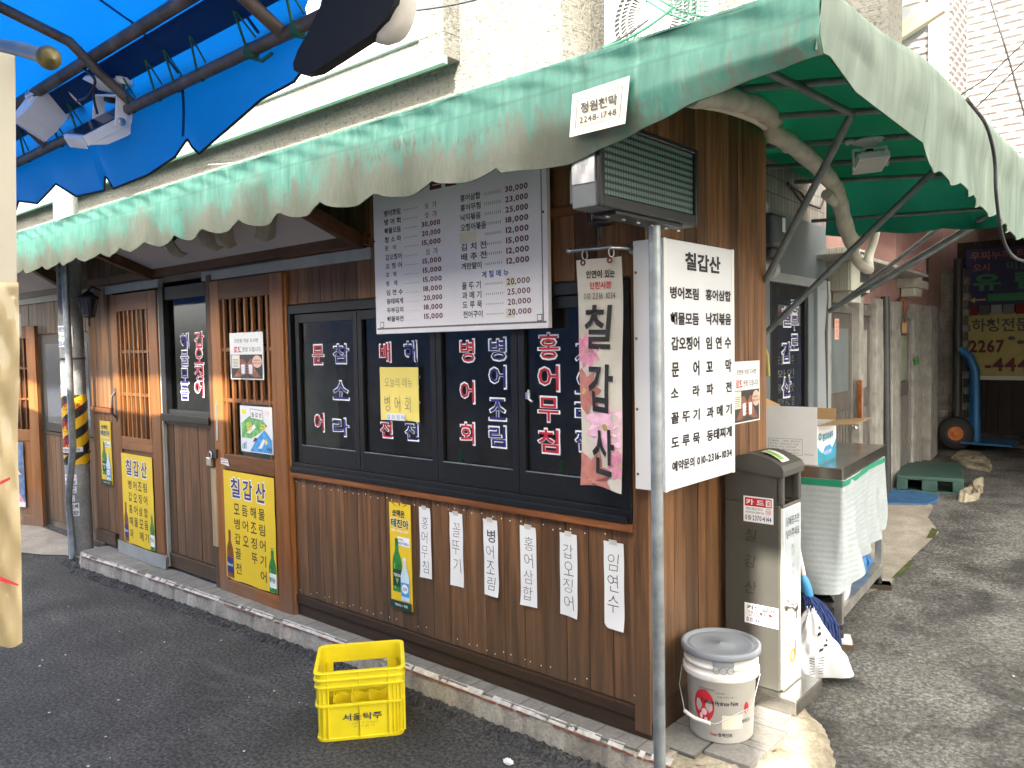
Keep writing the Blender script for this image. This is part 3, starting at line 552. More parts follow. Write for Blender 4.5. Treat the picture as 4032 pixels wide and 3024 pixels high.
# ---------------------------------------------------------------- neighbour shop on the far left
NB=thing('neighbour_shop','dark timber shop beyond the utility pole with its lattice door ajar','building',(-6.6,.16,0)); y=.16
b=MB(); planks(b,-6.85,-5.32,.1,.93,y); planks(b,-9.5,-5.32,1.9,2.2,y); b.box(-12,-5.32,y+.021,y+.06,0,2.6,'interior'); b.box(-6.85,-5.32,y-.01,y+.02,.93,.96,'wood_trim_dark'); b.box(-12,-5.32,y-.015,y+.02,2.2,2.26,'grey_strip'); b.build('wall',NB,.002)
b=MB(); b.box(-6.8,-5.6,y-.02,y+.02,.97,1.88,'black_frame'); b.add([(-6.7,y-.022,1.05),(-5.7,y-.022,1.05),(-5.7,y-.022,1.8),(-6.7,y-.022,1.8)],[(0,1,2,3)],'flood_glass'); b.build('window',NB,.003)
# its door, turned towards the street
q=Matrix.Translation((-6.87,y-.02,0))@Matrix.Rotation(R_(17),4,'Z')
d=MB()
for x0,x1,z0,z1 in ((-.95,-.85,.02,1.98),(-.13,0,.02,1.98),(-.85,-.13,1.86,1.98),(-.85,-.13,.86,.97),(-.85,-.13,.02,.12)): d.box(x0,x1,-.04,0,z0,z1,'door_wood',X=q)
d.box(-.85,-.13,-.025,-.01,.12,.86,'door_wood',X=q); dd=d.build('door',NB,.003)
k=MB()
for i in range(9): k.box(-.83+.08*i,-.815+.08*i,-.032,-.012,.97,1.86,'door_wood',X=q)
for z in (1.27,1.57): k.box(-.85,-.13,-.028,-.008,z-.01,z+.01,'door_wood',X=q)
k.box(-.85,-.13,-.008,-.004,.97,1.86,'soffit_wood',X=q); k.build('lattice',dd)
b=MB(); b.add([(-9,y,2.3),(-5.9,y,2.3),(-5.9,y-.6,2.62),(-9,y-.6,2.62)],[(0,1,2,3)],'ceiling_panel'); b.build('soffit_panel',NB)
b=MB(); b.cur=.3; b.add([(x,yy,z+dz) for x in (-5.98,-5.9) for yy,z in ((y,2.3),(y-.55,2.63)) for dz in (-.09,.01)],[(0,1,3,2),(4,6,7,5),(0,4,5,1),(2,3,7,6),(0,2,6,4),(1,5,7,3)],'soffit_wood'); b.box(-9,-5.9,y-.03,y,2.26,2.31,'wood_trim_dark'); b.build('soffit_frame',NB)
F=Fm(q@V((-.9,-.0415,0)),q.to_3x3()@V((1,0,0)),(0,0,1))
b=MB(); b.quad(F,.28,.2,.66,.84,.001,'photo_blue'); b.ell(F,.49,.66,.06,.08,.003,'photo_dark'); b.ell(F,.49,.66,.037,.055,.0035,'skin_pale'); b.poly(F,[(.38,.52),(.42,.58),(.56,.58),(.62,.52)],.003,'sticker_pink')
b.ell(F,.52,.42,.05,.065,.003,'photo_dark'); b.ell(F,.51,.4,.033,.05,.0035,'skin_pale'); b.poly(F,[(.4,.25),(.44,.34),(.58,.34),(.65,.25)],.003,'pink'); b.quad(F,.28,.2,.66,.25,.003,'white_paper'); tag(b.build('poster'),'blue photo poster of two women on the neighbour shop door','poster')
# ---------------------------------------------------------------- plaster house above
PB=thing('plaster_house','cream rough plastered upper storey with a bay window and jade ledge','building',(-3,.6,2.7))
ym=.6; xr=fr(1212,60,ym)[0]
b=MB(); b.box(-12,xr,ym,ym+.25,2.6,7,'plaster'); b.box(xr-.25,xr,ym+.25,1.55,2.75,7,'plaster'); b.box(xr,fr(1918,60,1.55).x,1.55,1.8,2.97,7,'plaster'); b.build('wall',PB,.006)
yb=.47; xl=-4.6; xe=fr(957,60,yb)[0]; zl=fr(957,140,yb)[2]
x0=-2.75; x1=fr(905,40,yb)[0]; z0=fr(905,88,yb)[2]
b=MB(); b.box(-12,x1-2.6,yb,ym,zl+.05,7,'plaster'); b.box(x1-2.6,xe,yb,ym,zl+.05,z0,'plaster'); b.box(x1,xe,yb,ym,z0,7,'plaster'); b.box(x1-2.6,x1,yb+.12,ym,z0,7,'interior'); b.build('bay',PB,.005)
b=MB(); b.box(-12,xe+.01,yb-.018,yb+.02,zl+.004,zl+.05,'awning_paint'if 'awning_paint' in MATS else 'sign_green'); 
plain('jade_paint',(.2,.42,.33),.6,var=.15); b.mats=['jade_paint']; b.build('ledge',PB,.003)
b=MB(); a=x1-1.7; zt=z0+1.2
for q in ((a,x1,z0,z0+.07),(a,x1,zt-.06,zt),(a,a+.06,z0+.07,zt-.06),(x1-.06,x1,z0+.07,zt-.06),((a+x1)/2-.2,(a+x1)/2-.12,z0+.07,zt-.06)): b.box(q[0],q[1],yb-.025,yb+.05,q[2],q[3],'pvc_white')
wn=b.build('window',PB,.004); b=MB(); b.add([(a+.06,yb+.02,z0+.07),(x1-.06,yb+.02,z0+.07),(x1-.06,yb+.02,zt-.06),(a+.06,yb+.02,zt-.06)],[(0,1,2,3)],'frost'); b.mats=['zinc_sheet']; b.build('pane',wn)
# outdoor unit of an air conditioner
ya=.85; xa=fr(1306,60,ya)[0]; xb=fr(1490,60,ya)[0]
AC=thing('air_conditioner','cream outdoor air conditioner unit behind the green awning','air conditioner',(xa,ya,2.9))
b=MB(); F=FF(ya); zc=3.22; b.box(xa,xb,ya,ya+.3,2.97,3.75,'ac_cream'); 
for i in range(14): b.box(xa-.004,xa,ya+.02,ya+.09,2.9+.06*i,2.93+.06*i,'ac_dark')
for i in range(14): b.box(xa-.004,xa,ya+.11,ya+.28,2.9+.06*i,2.935+.06*i,'ac_dark')
b.build('casing',AC,.01)
cx=(xa+xb)/2+.06; R0=.24; zc=3.32
b=MB(); b.ell(F,cx,zc,R0,R0,.003,'ac_dark',40); b.build('fan_opening',AC)
b=MB()
for r in (.06,.11,.16,.2,R0): b.ring(F,cx,zc,r-.003,r+.003,.012,.018,'ac_cream',40)
for i in range(60):
    a=2*math.pi*i/60; b.tube([F(cx+.05*math.cos(a),zc+.05*math.sin(a),.012),F(cx+.15*math.cos(a+.15),zc+.15*math.sin(a+.15),.014),F(cx+R0*math.cos(a+.35),zc+R0*math.sin(a+.35),.012)],.0028,'ac_cream',4,False)
b.ell(F,cx,zc,.055,.055,.02,'ac_cream',24); b.fbox(F,cx-.075,cx-.05,zc-R0,zc+R0,.014,.02,'ac_cream'); b.build('fan_grille',AC)
RK=thing('wire_rack','green wire rack on the roof beside the outdoor unit','rack',(.0,.7,3.0))
b=MB(); p=[fr(u,v,.62) for u,v in ((1395,0),(1440,28),(1500,50))]
b.tube(p,.006,'rack_green',6); b.tube([fr(u,v,.66) for u,v in ((1425,0),(1470,24),(1530,40))],.006,'rack_green',6); b.build('bent_rail',RK)
b=MB()
for i in range(9): b.tube([fr(1450+i*9,-10,.64),fr(1450+i*9,28+i*3,.64)],.0025,'rack_green',4)
for j in range(4): b.tube([fr(1445,0+j*9,.645),fr(1530,3+j*11,.645)],.0025,'rack_green',4)
b.build('mesh_panel',RK)
def cable(name,pts,label,r=.006,mat='wire_black',sag=0.):
    P=[V(p) for p in pts]
    if len(P)==2: P=[P[0].lerp(P[1],i/16)-V((0,0,sag*4*(i/16)*(1-i/16))) for i in range(17)]
    k=MB(); k.tube(P,r,mat,6); return tag(k.build(name),label,'cable','overhead cables')
cable('cable',[fr(1230,130,.05),fr(1400,43,.3)],'black cable rising from the green awning towards the outdoor unit',.005,sag=.02)
cable('cable',[fr(1300,105,.1),fr(1452,18,.4)],'dark green cable just below the thinner one over the outdoor unit',.007,'rack_green',sag=.02)
cable('cable',[fr(880,24,-.3),fr(1075,-14,-.1)],'black cable leaving the white canvas end over the bay window',.005,sag=.01)
cable('cable',[fr(450,356,-.2),fr(690,318,.25)],'pale cable strung low across the plaster under the blue tarp',.004,'pipe_grey',.02)
# ---------------------------------------------------------------- green awning wrapping the corner
AWN=thing('green_awning','weathered green cloth awning with a scalloped edge wrapping round the corner','awning',(0,0,2.4))
YE=-.7; XE=.92; ZF=2.472; ZT=2.558
nk=[fr(u,v,YE)[0] for u,v in ((162,571),(201,560),(242,548),(287,533),(328,522),(392,503),(453,487),(593,450),(697,427),(809,430),(936,408),(1080,398))]
P0=nk[-1]; per=.318
def notch(x):
    if x>P0+.02: return None
    return ((P0-x)/per)%1
def fold(x): return ZF+.009*math.sin(x*5.1)+.007*math.sin(x*13+1)+.004*math.sin(x*29)
def vbot(x):
    if x>P0:
        return interp([(P0,2.262),(.137,2.254),(.3,2.288),(.4,2.312),(.55,2.339),(.77,2.378),(.92,2.392)],x)
    t=notch(x); return 2.258+(.030+.014*min(1,max(0,-x-.3)))*(1-math.sin(math.pi*t)**.6)
def roofz(d): return ZT+.30*d       # d metres in from the edge
def wob(x,s): return .012*math.sin(x*7.3+s)+.007*math.sin(x*19+2*s)
XL=-9.
def prof_front(u,v):
    x=lerp(XL,XE,u)
    e=1 if x<P0 else max(0,1-(x-P0)*3)
    if v<.35:
        t=v/.35; z=lerp(vbot(x),fold(x),t); y=YE+wob(x,0)*(1-t)*.9+.006*math.sin(2*math.pi*(notch(x) or 0)+x)*(1-t)*e+.004*math.sin(x*41)*(1-t)
        if e<1 and t<.5: y+=(1-e)*.05*(.5-t)
        return (min(x,XE+.0),y,z)
    if v<.6: t=(v-.35)/.25; return (x,YE+.012*math.sin(t*3)*math.sin(x*2.96)**2+.005*math.sin(x*31+6*t)*math.sin(t*3.1),lerp(fold(x),ZT,t)+.004*math.sin(x*15)*t)
    t=(v-.6)/.4; d=t*.86; return (min(x,XE-d) if x>XE-d else x,YE+d,roofz(d)+.01*math.sin(x*6)*t)
def two(fn,nu,nv,mo,mi,nrm):
    k=MB(); k.grid(fn,nu,nv,mo); k.grid(lambda u,v:V(fn(u,v))-V(nrm(u,v))*.006,nu,nv,mi); return k
def nfront(u,v): return (0,-1,0) if v<.58 else (0,-.3,.95)
b=two(prof_front,420,30,'awning_outer','awning_inner_front',nfront); b.build('front_canopy',AWN)
YB=2.75
avp=[(.30,2.358),(.335,2.312),(.43,2.295),(.56,2.30),(.6,2.285),(.75,2.262),(.93,2.275),(.97,2.25),(1.15,2.225),(1.3,2.24),(1.34,2.215),(1.5,2.20),(1.7,2.21),(1.75,2.18),(2.0,2.17),(2.15,2.185),(2.2,2.16),(2.5,2.15),(2.75,2.16)]
def sidebot(y):
    if y<.30: return interp([(-.7,2.40),(-.6,2.41),(-.4,2.367),(.3,2.355)],y)
    t=((y-.30)/.235)%1; return lerp(2.318,2.185,(y-.3)/2.4)-.028*math.sin(math.pi*t)**.7+(.02*max(0,1-(y-.3)/.05))
def sfold(y): return interp([(-.7,2.472),(-.4,2.45),(0,2.43),(.5,2.44),(2.75,2.45)],y)+.006*math.sin(y*11)
def stop(y): return interp([(-.7,2.558),(-.4,2.57),(-.16,2.59),(.42,2.632),(1.4,2.63),(2.75,2.615)],y)+.005*math.sin(y*7)
def prof_side(u,v):
    y=lerp(YE,YB,u)
    if v<.4:
        t=v/.4; q=max(0,min(1,(y-.25)*3)); return (XE+(.010*math.sin((y-.3)/.235*6.283)+.012*math.sin(y*9))*(1-t)*q-.010*(1-q)*(1-t),y,lerp(sidebot(y),sfold(y),t))
    if v<.65: t=(v-.4)/.25; return (XE+.01*math.sin(t*3)+.006*math.sin(y*12)*math.sin(t*3),y,lerp(sfold(y),stop(y),t))
    t=(v-.65)/.35; d=t*1.5; yy=max(y,YE+min(d,.86)); return (XE-d,yy,lerp(stop(y),stop(max(y,.2)),min(1,t*4))+.14*d+.008*math.sin(y*6)*t)
b=two(prof_side,200,28,'awning_grey','awning_inner',lambda u,v:(1,0,0) if v<.63 else (.3,0,.95)); b.build('side_canopy',AWN)
def sroof(x,y): return stop(max(y,.2))+.14*(XE-x)-.03
pp=[]
def pipe(pts,r=.016,mat='pipe_grey',name='support_pipe'):
    k=MB(); k.tube(pts,r,mat,10); return k.build(name,AWN)
pipe([(XE-.02,YE+.02,2.44),(XE-.02,YB,2.46)]); pipe([(XL,YE+.02,2.46),(XE-.02,YE+.02,2.46)])
for y in (-.1,.35,.85,1.35,1.9,2.4): pipe([(0.03 if y<1.15 else alx(y)+.02,y,sroof(.0,y)-.0),(XE-.015,y,sroof(XE,y)-.0)],.014)
def onroof(u,v):
    r=ray(u,v); n=V((.14,0,1)); p0=V((XE,0,2.615-.035)); return CAM+r*((p0-CAM).dot(n)/r.dot(n))
pipe([onroof(1590,120),onroof(1660,155),onroof(1840,245)],.016)
tops=[onroof(1838,250),onroof(2042,345),onroof(2145,425)]
pipe([(0.0,1.13,1.995),tops[0]],.017,'pipe_grey','strut'); pipe([al(1640,733),tops[1]],.017,'pipe_grey','strut'); pipe([al(1788,674,.02),(.72,2.72,2.44)],.017,'pipe_grey','strut'); pipe([al(1795,672,.02),(.5,2.95,2.5)],.015,'pipe_grey','strut'); pipe([al(1850,645,.02),(.8,3.3,2.6)],.014,'pipe_grey','strut')
# hanging end curtain
b=MB(); yc=2.74
def cur(u,v):
    x=lerp(-.27,.95,u); zb=2.40-.055*u-.018*abs(math.sin(u*11)); zt=sroof(x,yc)+.02 if x<XE else ZF
    return (x,yc+.02*math.sin(u*17)*(1-v)+.05*math.sin(v*3)*.3,lerp(zb,zt,v))
b.grid(cur,60,10,'curtain_green'); b.build('end_curtain',AWN); pipe([(-.35,yc-.03,2.50),(.92,yc-.03,2.44)],.012)
# maker's label
b=MB(); a=Z(1344,0,1.6458); F=Fm((0,YE-.014,0),(1,0,0),(0,0,1))
c=[F.inv(hit(F,*a(u,v))) for u,v in ((1498,612),(1478,890),(1840,800),(1870,490))]
b.poly(F,[c[0],c[1],c[2],c[3]],.0,'cream_paper')
def cp(s,t): return (lerp(lerp(c[0][0],c[3][0],s),lerp(c[1][0],c[2][0],s),t),lerp(lerp(c[0][1],c[3][1],s),lerp(c[1][1],c[2][1],s),t))
for s0,t0,s1,t1 in ((.1,.18,.9,.19),(.1,.82,.9,.83),(.1,.18,.11,.83),(.89,.18,.9,.83)): b.poly(F,[cp(s0,t0),cp(s0,t1),cp(s1,t1),cp(s1,t0)],.002,'ink_grey')
for st,s0,s1,t0,t1,bo in (('정원천막',.17,.84,.27,.55,.04),('2248-1748',.17,.84,.60,.77,.02)):
    p=cp(s0,t0); q=cp(s1,t1); G=Fm(F.o,(F.u+F.v*.0),F.v); b.text(F,st,p[0],q[1],q[0],p[1],'ink_grey',bo,.003)
b.build('maker_label',AWN)
# spotlights under the soffit
def spot():
    t=thing('spotlight','dark hooded spotlight under the soffit','spotlight',(0,0,0),'spotlights under the soffit')
    k=MB(); k.box(-.03,.03,-.03,.03,-.012,0,'lamp_shell'); k.tube([(0,0,-.01),(0,-.01,-.05)],.008,'dark_metal',8); k.build('mount',t,.002,local=True)
    k=MB(); k.grid(lambda u,v:((-.05+.10*v),-.09+.17*u,-.075-.05*math.sin(u*2.6)+.012*math.cos(v*6)),10,8,'lamp_shell'); k.grid(lambda u,v:((-.05+.10*v),-.09+.17*u,-.069-.05*math.sin(u*2.6)+.012*math.cos(v*6)),10,8,'dark_metal'); k.build('hood',t,local=True)
    k=MB(); k.tube([(0,-.05,-.08),(0,.03,-.1)],[.03,.03],'flood_lens',12); k.build('bulb',t,local=True); return t
sp=None
for i,(u,v,lb) in enumerate(((385,548,'hooded spotlight at the left end of the white soffit'),(462,525,'hooded spotlight on the soffit, second from the left end'),(490,513,'hooded spotlight on the soffit between the second and the last'),(572,505,'hooded spotlight on the soffit nearest the white menu board'))):
    p=fr(u,v,-.33); p=V((p.x,p.y,sz(-.33)-.0)); 
    if sp is None: sp=spot(); sp.location=p; sp.rotation_euler=(R_(-28),0,R_(20)); sp['label']=lb
    else: copy_thing(sp,p,(R_(-28),0,R_(20+15*i)),lb)
# ---------------------------------------------------------------- blue tarp and its pipe frame
FRM=thing('pipe_frame','rusty grey pipe frame that carries the blue tarp','frame',(-1,-1.6,2.4))
ya,za=-1.60,2.415
def fpipe(pts,r=.0155,mat='pipe_rust'): k=MB(); k.tube(pts,r,mat,12); return k.build('pipe',FRM)
fpipe([(-7,ya,za),(.30,ya,za)]); fpipe([(-7,-1.70,2.535),(.4,-1.70,2.535)],.017)
fpipe([sd(292,229,-.74),sd(225,152,-.74)+V((0,-.01,-.012)),sd(150,90,-.74),sd(0,15,-.74),(-.74,-2.35,2.72)],.014)
fpipe([(.04,-1.60,za),(.04,-1.72,2.48),(.04,-2.2,2.72)],.016); fpipe([(-1.4,-1.6,za),(-1.4,-1.72,2.52),(-1.4,-2.3,2.7)],.014); fpipe([(-2.9,-1.6,za),(-2.9,-1.72,2.52),(-2.9,-2.3,2.7)],.014)
TP=thing('blue_tarp','translucent blue tarpaulin roof with a ragged hanging edge','tarp',(-1,-1.6,2.45))
tv=[(-9,2.22),(-4.4,2.21),(-4.0,2.28),(-3.96,2.23),(-3.3,2.2),(-2.9,2.29),(-2.86,2.24),(-2.3,2.21),(-1.93,2.23),(-1.85,2.297),(-1.655,2.262),(-1.467,2.307),(-1.288,2.238),(-1.06,2.226),(-1.05,2.268),(-1.035,2.262),(-.992,2.222),(-.75,2.228),(-.58,2.252),(-.52,2.283),(-.503,2.288),(-.48,2.262),(-.444,2.238),(-.129,2.316),(.01,2.326),(.045,2.345)]
prof=[(-1.575,2.46),(-1.63,2.515),(-1.70,2.566),(-1.80,2.61),(-1.95,2.655),(-2.3,2.74),(-3.2,2.95),(-4.6,3.0)]
XR=.09
def tsheet(u,v):
    x=lerp(-9,XR+.0,u) if u<.4 else lerp(lerp(-9,XR,.4),XR,(u-.4)/.6)
    if v<.35:
        t=v/.35; zb=interp(tv,x); z=lerp(zb,2.46,t); y=-1.555-.02*math.sin(t*3.14)*(.6+.4*math.sin(x*5))-.02*t
        return (x+.02*math.sin(t*3)*(x>-.1),y,z)
    t=(v-.35)/.65*(len(prof)-1); i=min(int(t),len(prof)-2); f=t-i
    a,c=prof[i],prof[i+1]; ex=max(0,(x+.25))*1.6*min(1,(v-.35)*3)
    return (x+ex,lerp(a[0],c[0],f),lerp(a[1],c[1],f)+.008*math.sin(x*8+i))
b=MB(); b.grid(tsheet,520,40,'tarp_blue'); b.build('sheet',TP)
b=MB(); b.grid(lambda u,v:(lerp(-9,.55,u),lerp(-1.612,-1.672,v),lerp(2.488,2.536,v)-.003),80,4,'tarp_band')
for x in (-2.4,-1.55,-.5,-.1): b.grid(lambda u,v,x=x:(x+.012*u-.0,-1.58-.25*v,interp([(p[0],p[1]) for p in prof],-1.58-.25*v)-.006),1,14,'tarp_band')
b.grid(lambda u,v:(-.502+.016*u+.01*math.sin(v*3),-1.575,lerp(2.29,2.455,v)),1,8,'tarp_band'); b.build('hem_band',TP)
k=MB(); F=Fm((0,-1.545,0),(1,0,0),(0,0,1))
for i in range(len(tv)-1):
    if tv[i][0]>-2.2: k.tube([(tv[i][0],-1.557,tv[i][1]),(tv[i+1][0],-1.557,tv[i+1][1])],.0035,'canvas_black',5,False)
k.build('edge_cord',TP)
for i,u in enumerate((70,140,180,290,345,385,435,538,637)):
    p=gd(u,lerp(340,58,(u-70)/567),za); x=p.x; k=MB(); j=random.uniform(-.02,.02)
    top=V((x-.01+j,-1.632,2.51)); k.tube([top,(x+.004,ya-.018,za+.01),(x,ya,za-.019),(x-.004,ya+.018,za)],.0035,'rope_green',6); k.tube([top,(x+.05,ya-.017,za+.012)],.0025,'rope_green',5); k.ring(Fm(top+V((0,0,.006)),(1,0,0),(0,-.6,.8)),0,0,.005,.010,-.002,.002,'rust',12)
    if u>500: k.tube([(x,ya,za-.018),(x+.03,ya+.01,za-.03),(x+.07,ya+.012,za-.022)],.0045,'rope_green',6); k.lathe((x,ya,za-.022),[(0,0),(.018,.006),(.02,.02),(.012,.035),(0,.04)],'rope_green',8)
    k.build('tie_rope',TP)
# black awning flap and white canvas roll over the street
b=MB(); F=FF(-1.72)
P=[F.inv(hit(F,u,v)) for u,v in ((830,-60),(720,-60),(702,20),(676,75),(655,110),(644,140),(646,155),(662,164),(690,158),(730,132),(810,80),(845,45),(862,10),(872,-60))]
b.prism(F,P,-.012,.012,'canvas_black',True); tag(b.build('black_flap',bevel=.008),'black canvas flap hanging at the end of the blue tarp','canvas flap')
b=MB(); b.tube(smooth([fr(u,v,-1.70) for u,v in ((868,-70),(872,-10),(868,30),(855,58),(835,68),(800,76))]),[.024]*25+[.022,.02,.018,.015,.012,.008],'canvas_white',14); tag(b.build('canvas_roll'),'rolled white canvas curling out from behind the black flap','canvas roll')
# ---------------------------------------------------------------- floodlights
def flood(mount,pivot,nv,av,label,sc=1.,lens='flood_glass'):
    """mount plate point, pivot point, width axis, long axis"""
    t=thing('floodlight',label,'floodlight',mount,'floodlights under the awnings')
    nv=V(nv).normalized(); av=V(av); av=(av-nv*av.dot(nv)).normalized(); bv=av.cross(nv)
    H=Matrix((bv,av,nv)).transposed().to_4x4()*1.; H=Matrix.Translation(pivot)@H@Matrix.Scale(sc,4)
    up=(V(mount)-V(pivot)).normalized(); up=(up-bv*up.dot(bv)).normalized(); sv=bv.cross(up); d=(V(mount)-V(pivot)).length/sc
    B=Matrix((bv,sv,up)).transposed().to_4x4(); B=Matrix.Translation(pivot)@B@Matrix.Scale(sc,4); q=B.to_quaternion()
    k=MB(); M_=MB()
    M_.lathe((0,0,d),[(0,.008),(.022,.008),(.052,.002),(.058,-.006),(.034,-.014),(.026,-.022),(0,-.024)],'flood_white',24)
    for s in(-1,1): M_.lathe((.064*s,0,d),[(0,.008),(.018,.008),(.02,-.006),(0,-.007)],'flood_white',16); M_.lathe((.066*s,0,d-.0075),[(0,-.001),(.004,-.001),(.004,.002)],'dark_metal',8)
    M_.v=[tuple(B@V(p)) for p in M_.v]; M_.build('mount_plate',t)
    k=MB()
    for s in(-1,1): k.box(s*.058-.0025,s*.058+.0025,-.013,.013,-.012,d-.035,'flood_white'); k.lathe((s*.0605,0,0),[(0,-.004),(.009,-.004),(.009,.004),(0,.004)],'steel',12,(1,0,0))
    k.box(-.0605,.0605,-.013,.013,d-.035,d-.030,'flood_white'); k.lathe((0,0,d-.035),[(.0,-.012),(.013,-.01),(.014,.0)],'black_rubber',12); k.v=[tuple(B@V(p)) for p in k.v]; k.build('bracket',t,.001)
    k=MB(); k.box(-.053,.053,-.09,.075,-.008,.014,'flood_white',X=H)
    k.prism(Fm((-.05,0,0),(0,1,0),(0,0,1)),[(-.085,.014),(.07,.014),(.05,.028),(.0,.034),(-.05,.03)],0,.1,'flood_white')
    k.v[8:]=[tuple(H@V(p)) for p in k.v[8:]]
    for i in range(14): k.box(-.045+.0068*i,-.0415+.0068*i,-.094,-.0905,-.004,.020,'flood_white',X=H)
    k.build('housing',t,.0015)
    k=MB(); k.box(-.047,.047,-.083,.069,-.0105,-.0082,lens,X=H); k.build('glass',t); return t
r_,u_,f_=RX,-RD,RF
y_=-1.62
flood(fr(228,182,y_),fr(236,262,y_),r_*.26-u_*.75+f_*.6,r_*.6+u_*.66+f_*.5,'white floodlight with its dark glass tilted up towards the blue tarp',1.3)
flood(fr(137,166,-1.66),fr(101,228,-1.66),r_*.72-u_*.5-f_*.5,r_*.62+u_*.75,'white floodlight nearest the beige board, showing its ribbed back',1.1)
p=onroof(1880,300)+V((0,0,-.005)); pv=p+V((0,0,-.115))
flood(p,pv,u_*1.0+f_*.09-r_*.04,f_*.95-u_*.1+r_*.25,'pale floodlight with a milky lens under the green awning',1.25,'flood_lens')
k=MB(); k.tube(smooth([fr(u,v,-1.70) for u,v in ((180,135),(183,150),(200,165),(205,180),(190,208),(168,218))]),.004,'wire_black',6); tag(k.build('lamp_cable'),'black cable looping behind the two white floodlights','cable')
k=MB(); k.tube(smooth([fr(u,v,-1.66) for u,v in ((186,140),(200,175),(203,215),(210,245))]),.004,'wire_black',6); tag(k.build('lamp_cable'),'black cable dropping behind the floodlight with dark glass','cable')
# ---------------------------------------------------------------- menu board
F=FF(-.05); z3=Z(1450,650,2.44)
MBo=thing('menu_board','large white menu board of dishes and prices above the window','sign',fr(1000,600,-.05))
P=[F.inv(hit(F,u,v)) for u,v in ((812,722),(1187,709),(1177,330),(804,330))]
xa=(P[0][0]+P[3][0])/2; xb=(P[1][0]+P[2][0])/2; za_=P[0][1]; zb_=2.62
b=MB(); b.box(xa,xb,-.05,-.025,za_,zb_,'board_white'); 
for q in ((xa+.01,xb-.01,za_+.022,za_+.03),): b.quad(F,q[0],q[2],q[1],q[3],.0008,'ink_pencil')
b.quad(F,xb-.03,za_+.022,xb-.024,zb_,.0008,'ink_pencil')
for u in (xa+.035,xb-.06): b.quad(F,u,za_+.03,u+.028,za_+.06,.0012,'ink_pencil'); b.quad(F,u+.004,za_+.034,u+.024,za_+.056,.0018,'board_white')
b.build('panel',MBo,.002)
l=MB()
def rowt(st,u0,v0,u1,v1,mat,bo=.026): l.tp(F,st,z3(u0,v0),z3(u1,v1),mat,bo,.001)
L=['병어조림','병 어 회','해물모듬','참 소 라','문   어','갑오징어','오 징 어','꼬   막','멍   게','임 연 수','동태찌개','두부김치','해물파전']
Pz=['싯  가','싯  가','30,000','20,000','15,000','싯  가','15,000','15,000','15,000','18,000','20,000','18,000','15,000']
for i,(a_,p_) in enumerate(zip(L,Pz)):
    u0=152+2.6*i; v0=440+84.6*i; v1=470+85.8*i; wd={'문   어':105,'꼬   막':105,'멍   게':107}.get(a_,158)
    rowt(a_,u0,v0,u0+wd,v1,'ink_grey')
    u0=508+2.5*i; v0=372+88*i; v1=398+90*i; w2=180
    if '싯' in p_: l.tp(F,p_,z3(u0+32,v0-6),z3(u0+150,v1+4),'ink_maroon',.012,.001)
    else: rowt(p_,u0,v0,u0+w2,v1,'ink_maroon',.03)
    l.tp(F,'- - - - - - - -',z3(340+i*2,v0+62-(1-i/12)*8),z3(470+i*2,v0+58-(1-i/12)*14),'grey_strip',0,.0009)
L=['홍어삼합','홍어무침','낙지볶음','오징어볶음','','김 치 전','배 추 전','계란말이']; Pz=['30,000','23,000','25,000','18,000','12,000','15,000','12,000','12,000']
for i,(a_,p_) in enumerate(zip(L,Pz)):
    u0=884+1.6*i; v0=290+93.6*i
    if a_: rowt(a_,u0,v0,u0+(245 if len(a_)==5 else 195),320+95.7*i,'ink_grey')
    rowt(p_,1314+2.2*i,205+98.3*i,1534+2.0*i,232+101*i,'ink_maroon',.03)
    l.tp(F,'- - - - - - - - -',z3(1115+i*2,262+97*i),z3(1270+i*2,266+97*i),'grey_strip',0,.0009)
l.tp(F,'계 절 메 뉴',z3(1092,1022),z3(1350,1062),'ink_blue',.02,.001)
for i,(a_,p_) in enumerate(zip(['꼴 뚜 기','과 메 기','도 루 묵','전어구이'],['20,000','25,000','20,000','20,000'])):
    rowt(a_,900+4*i,1128+92*i,1083+6*i,1185+92*i,'ink_grey'); 
    if i in (0,3): pa=F.inv(hit(F,*z3(1322,1078+100*i))); pb=F.inv(hit(F,*z3(1412,1165+100*i))); l.quad(F,pa[0],pb[1],pb[0],pa[1],.0006,'cream_paper')
    l.tp(F,p_[:2],z3(1333+4*i,1090+98*i),z3(1405+4*i,1146+98*i),'ink_black' if i in(0,3) else 'ink_maroon',.02,.001); l.tp(F,p_[2:],z3(1410+4*i,1084+98*i),z3(1555+5*i,1140+98*i),'ink_maroon',.018,.001)
    l.tp(F,'- - - - - - - - -',z3(1128+i*4,1135+97*i),z3(1290+i*4,1139+97*i),'grey_strip',0,.0009)
pa=F.inv(hit(F,*z3(875,655))); pb=F.inv(hit(F,*z3(1042,735))); l.quad(F,pa[0],pb[1],pb[0],pa[1],.0006,'sticker_pink' if 0 else 'cream_paper')
l.tp(F,'칠갑산',z3(560,-40),z3(1040,150),'ink_maroon',.03,.001)
for u,v in ((62,735),(1683,450)): p=F.inv(hit(F,*z3(u,v))); l.ell(F,p[0],p[1],.006,.006,.002,'dark_metal',10)
l.build('lettering',MBo)
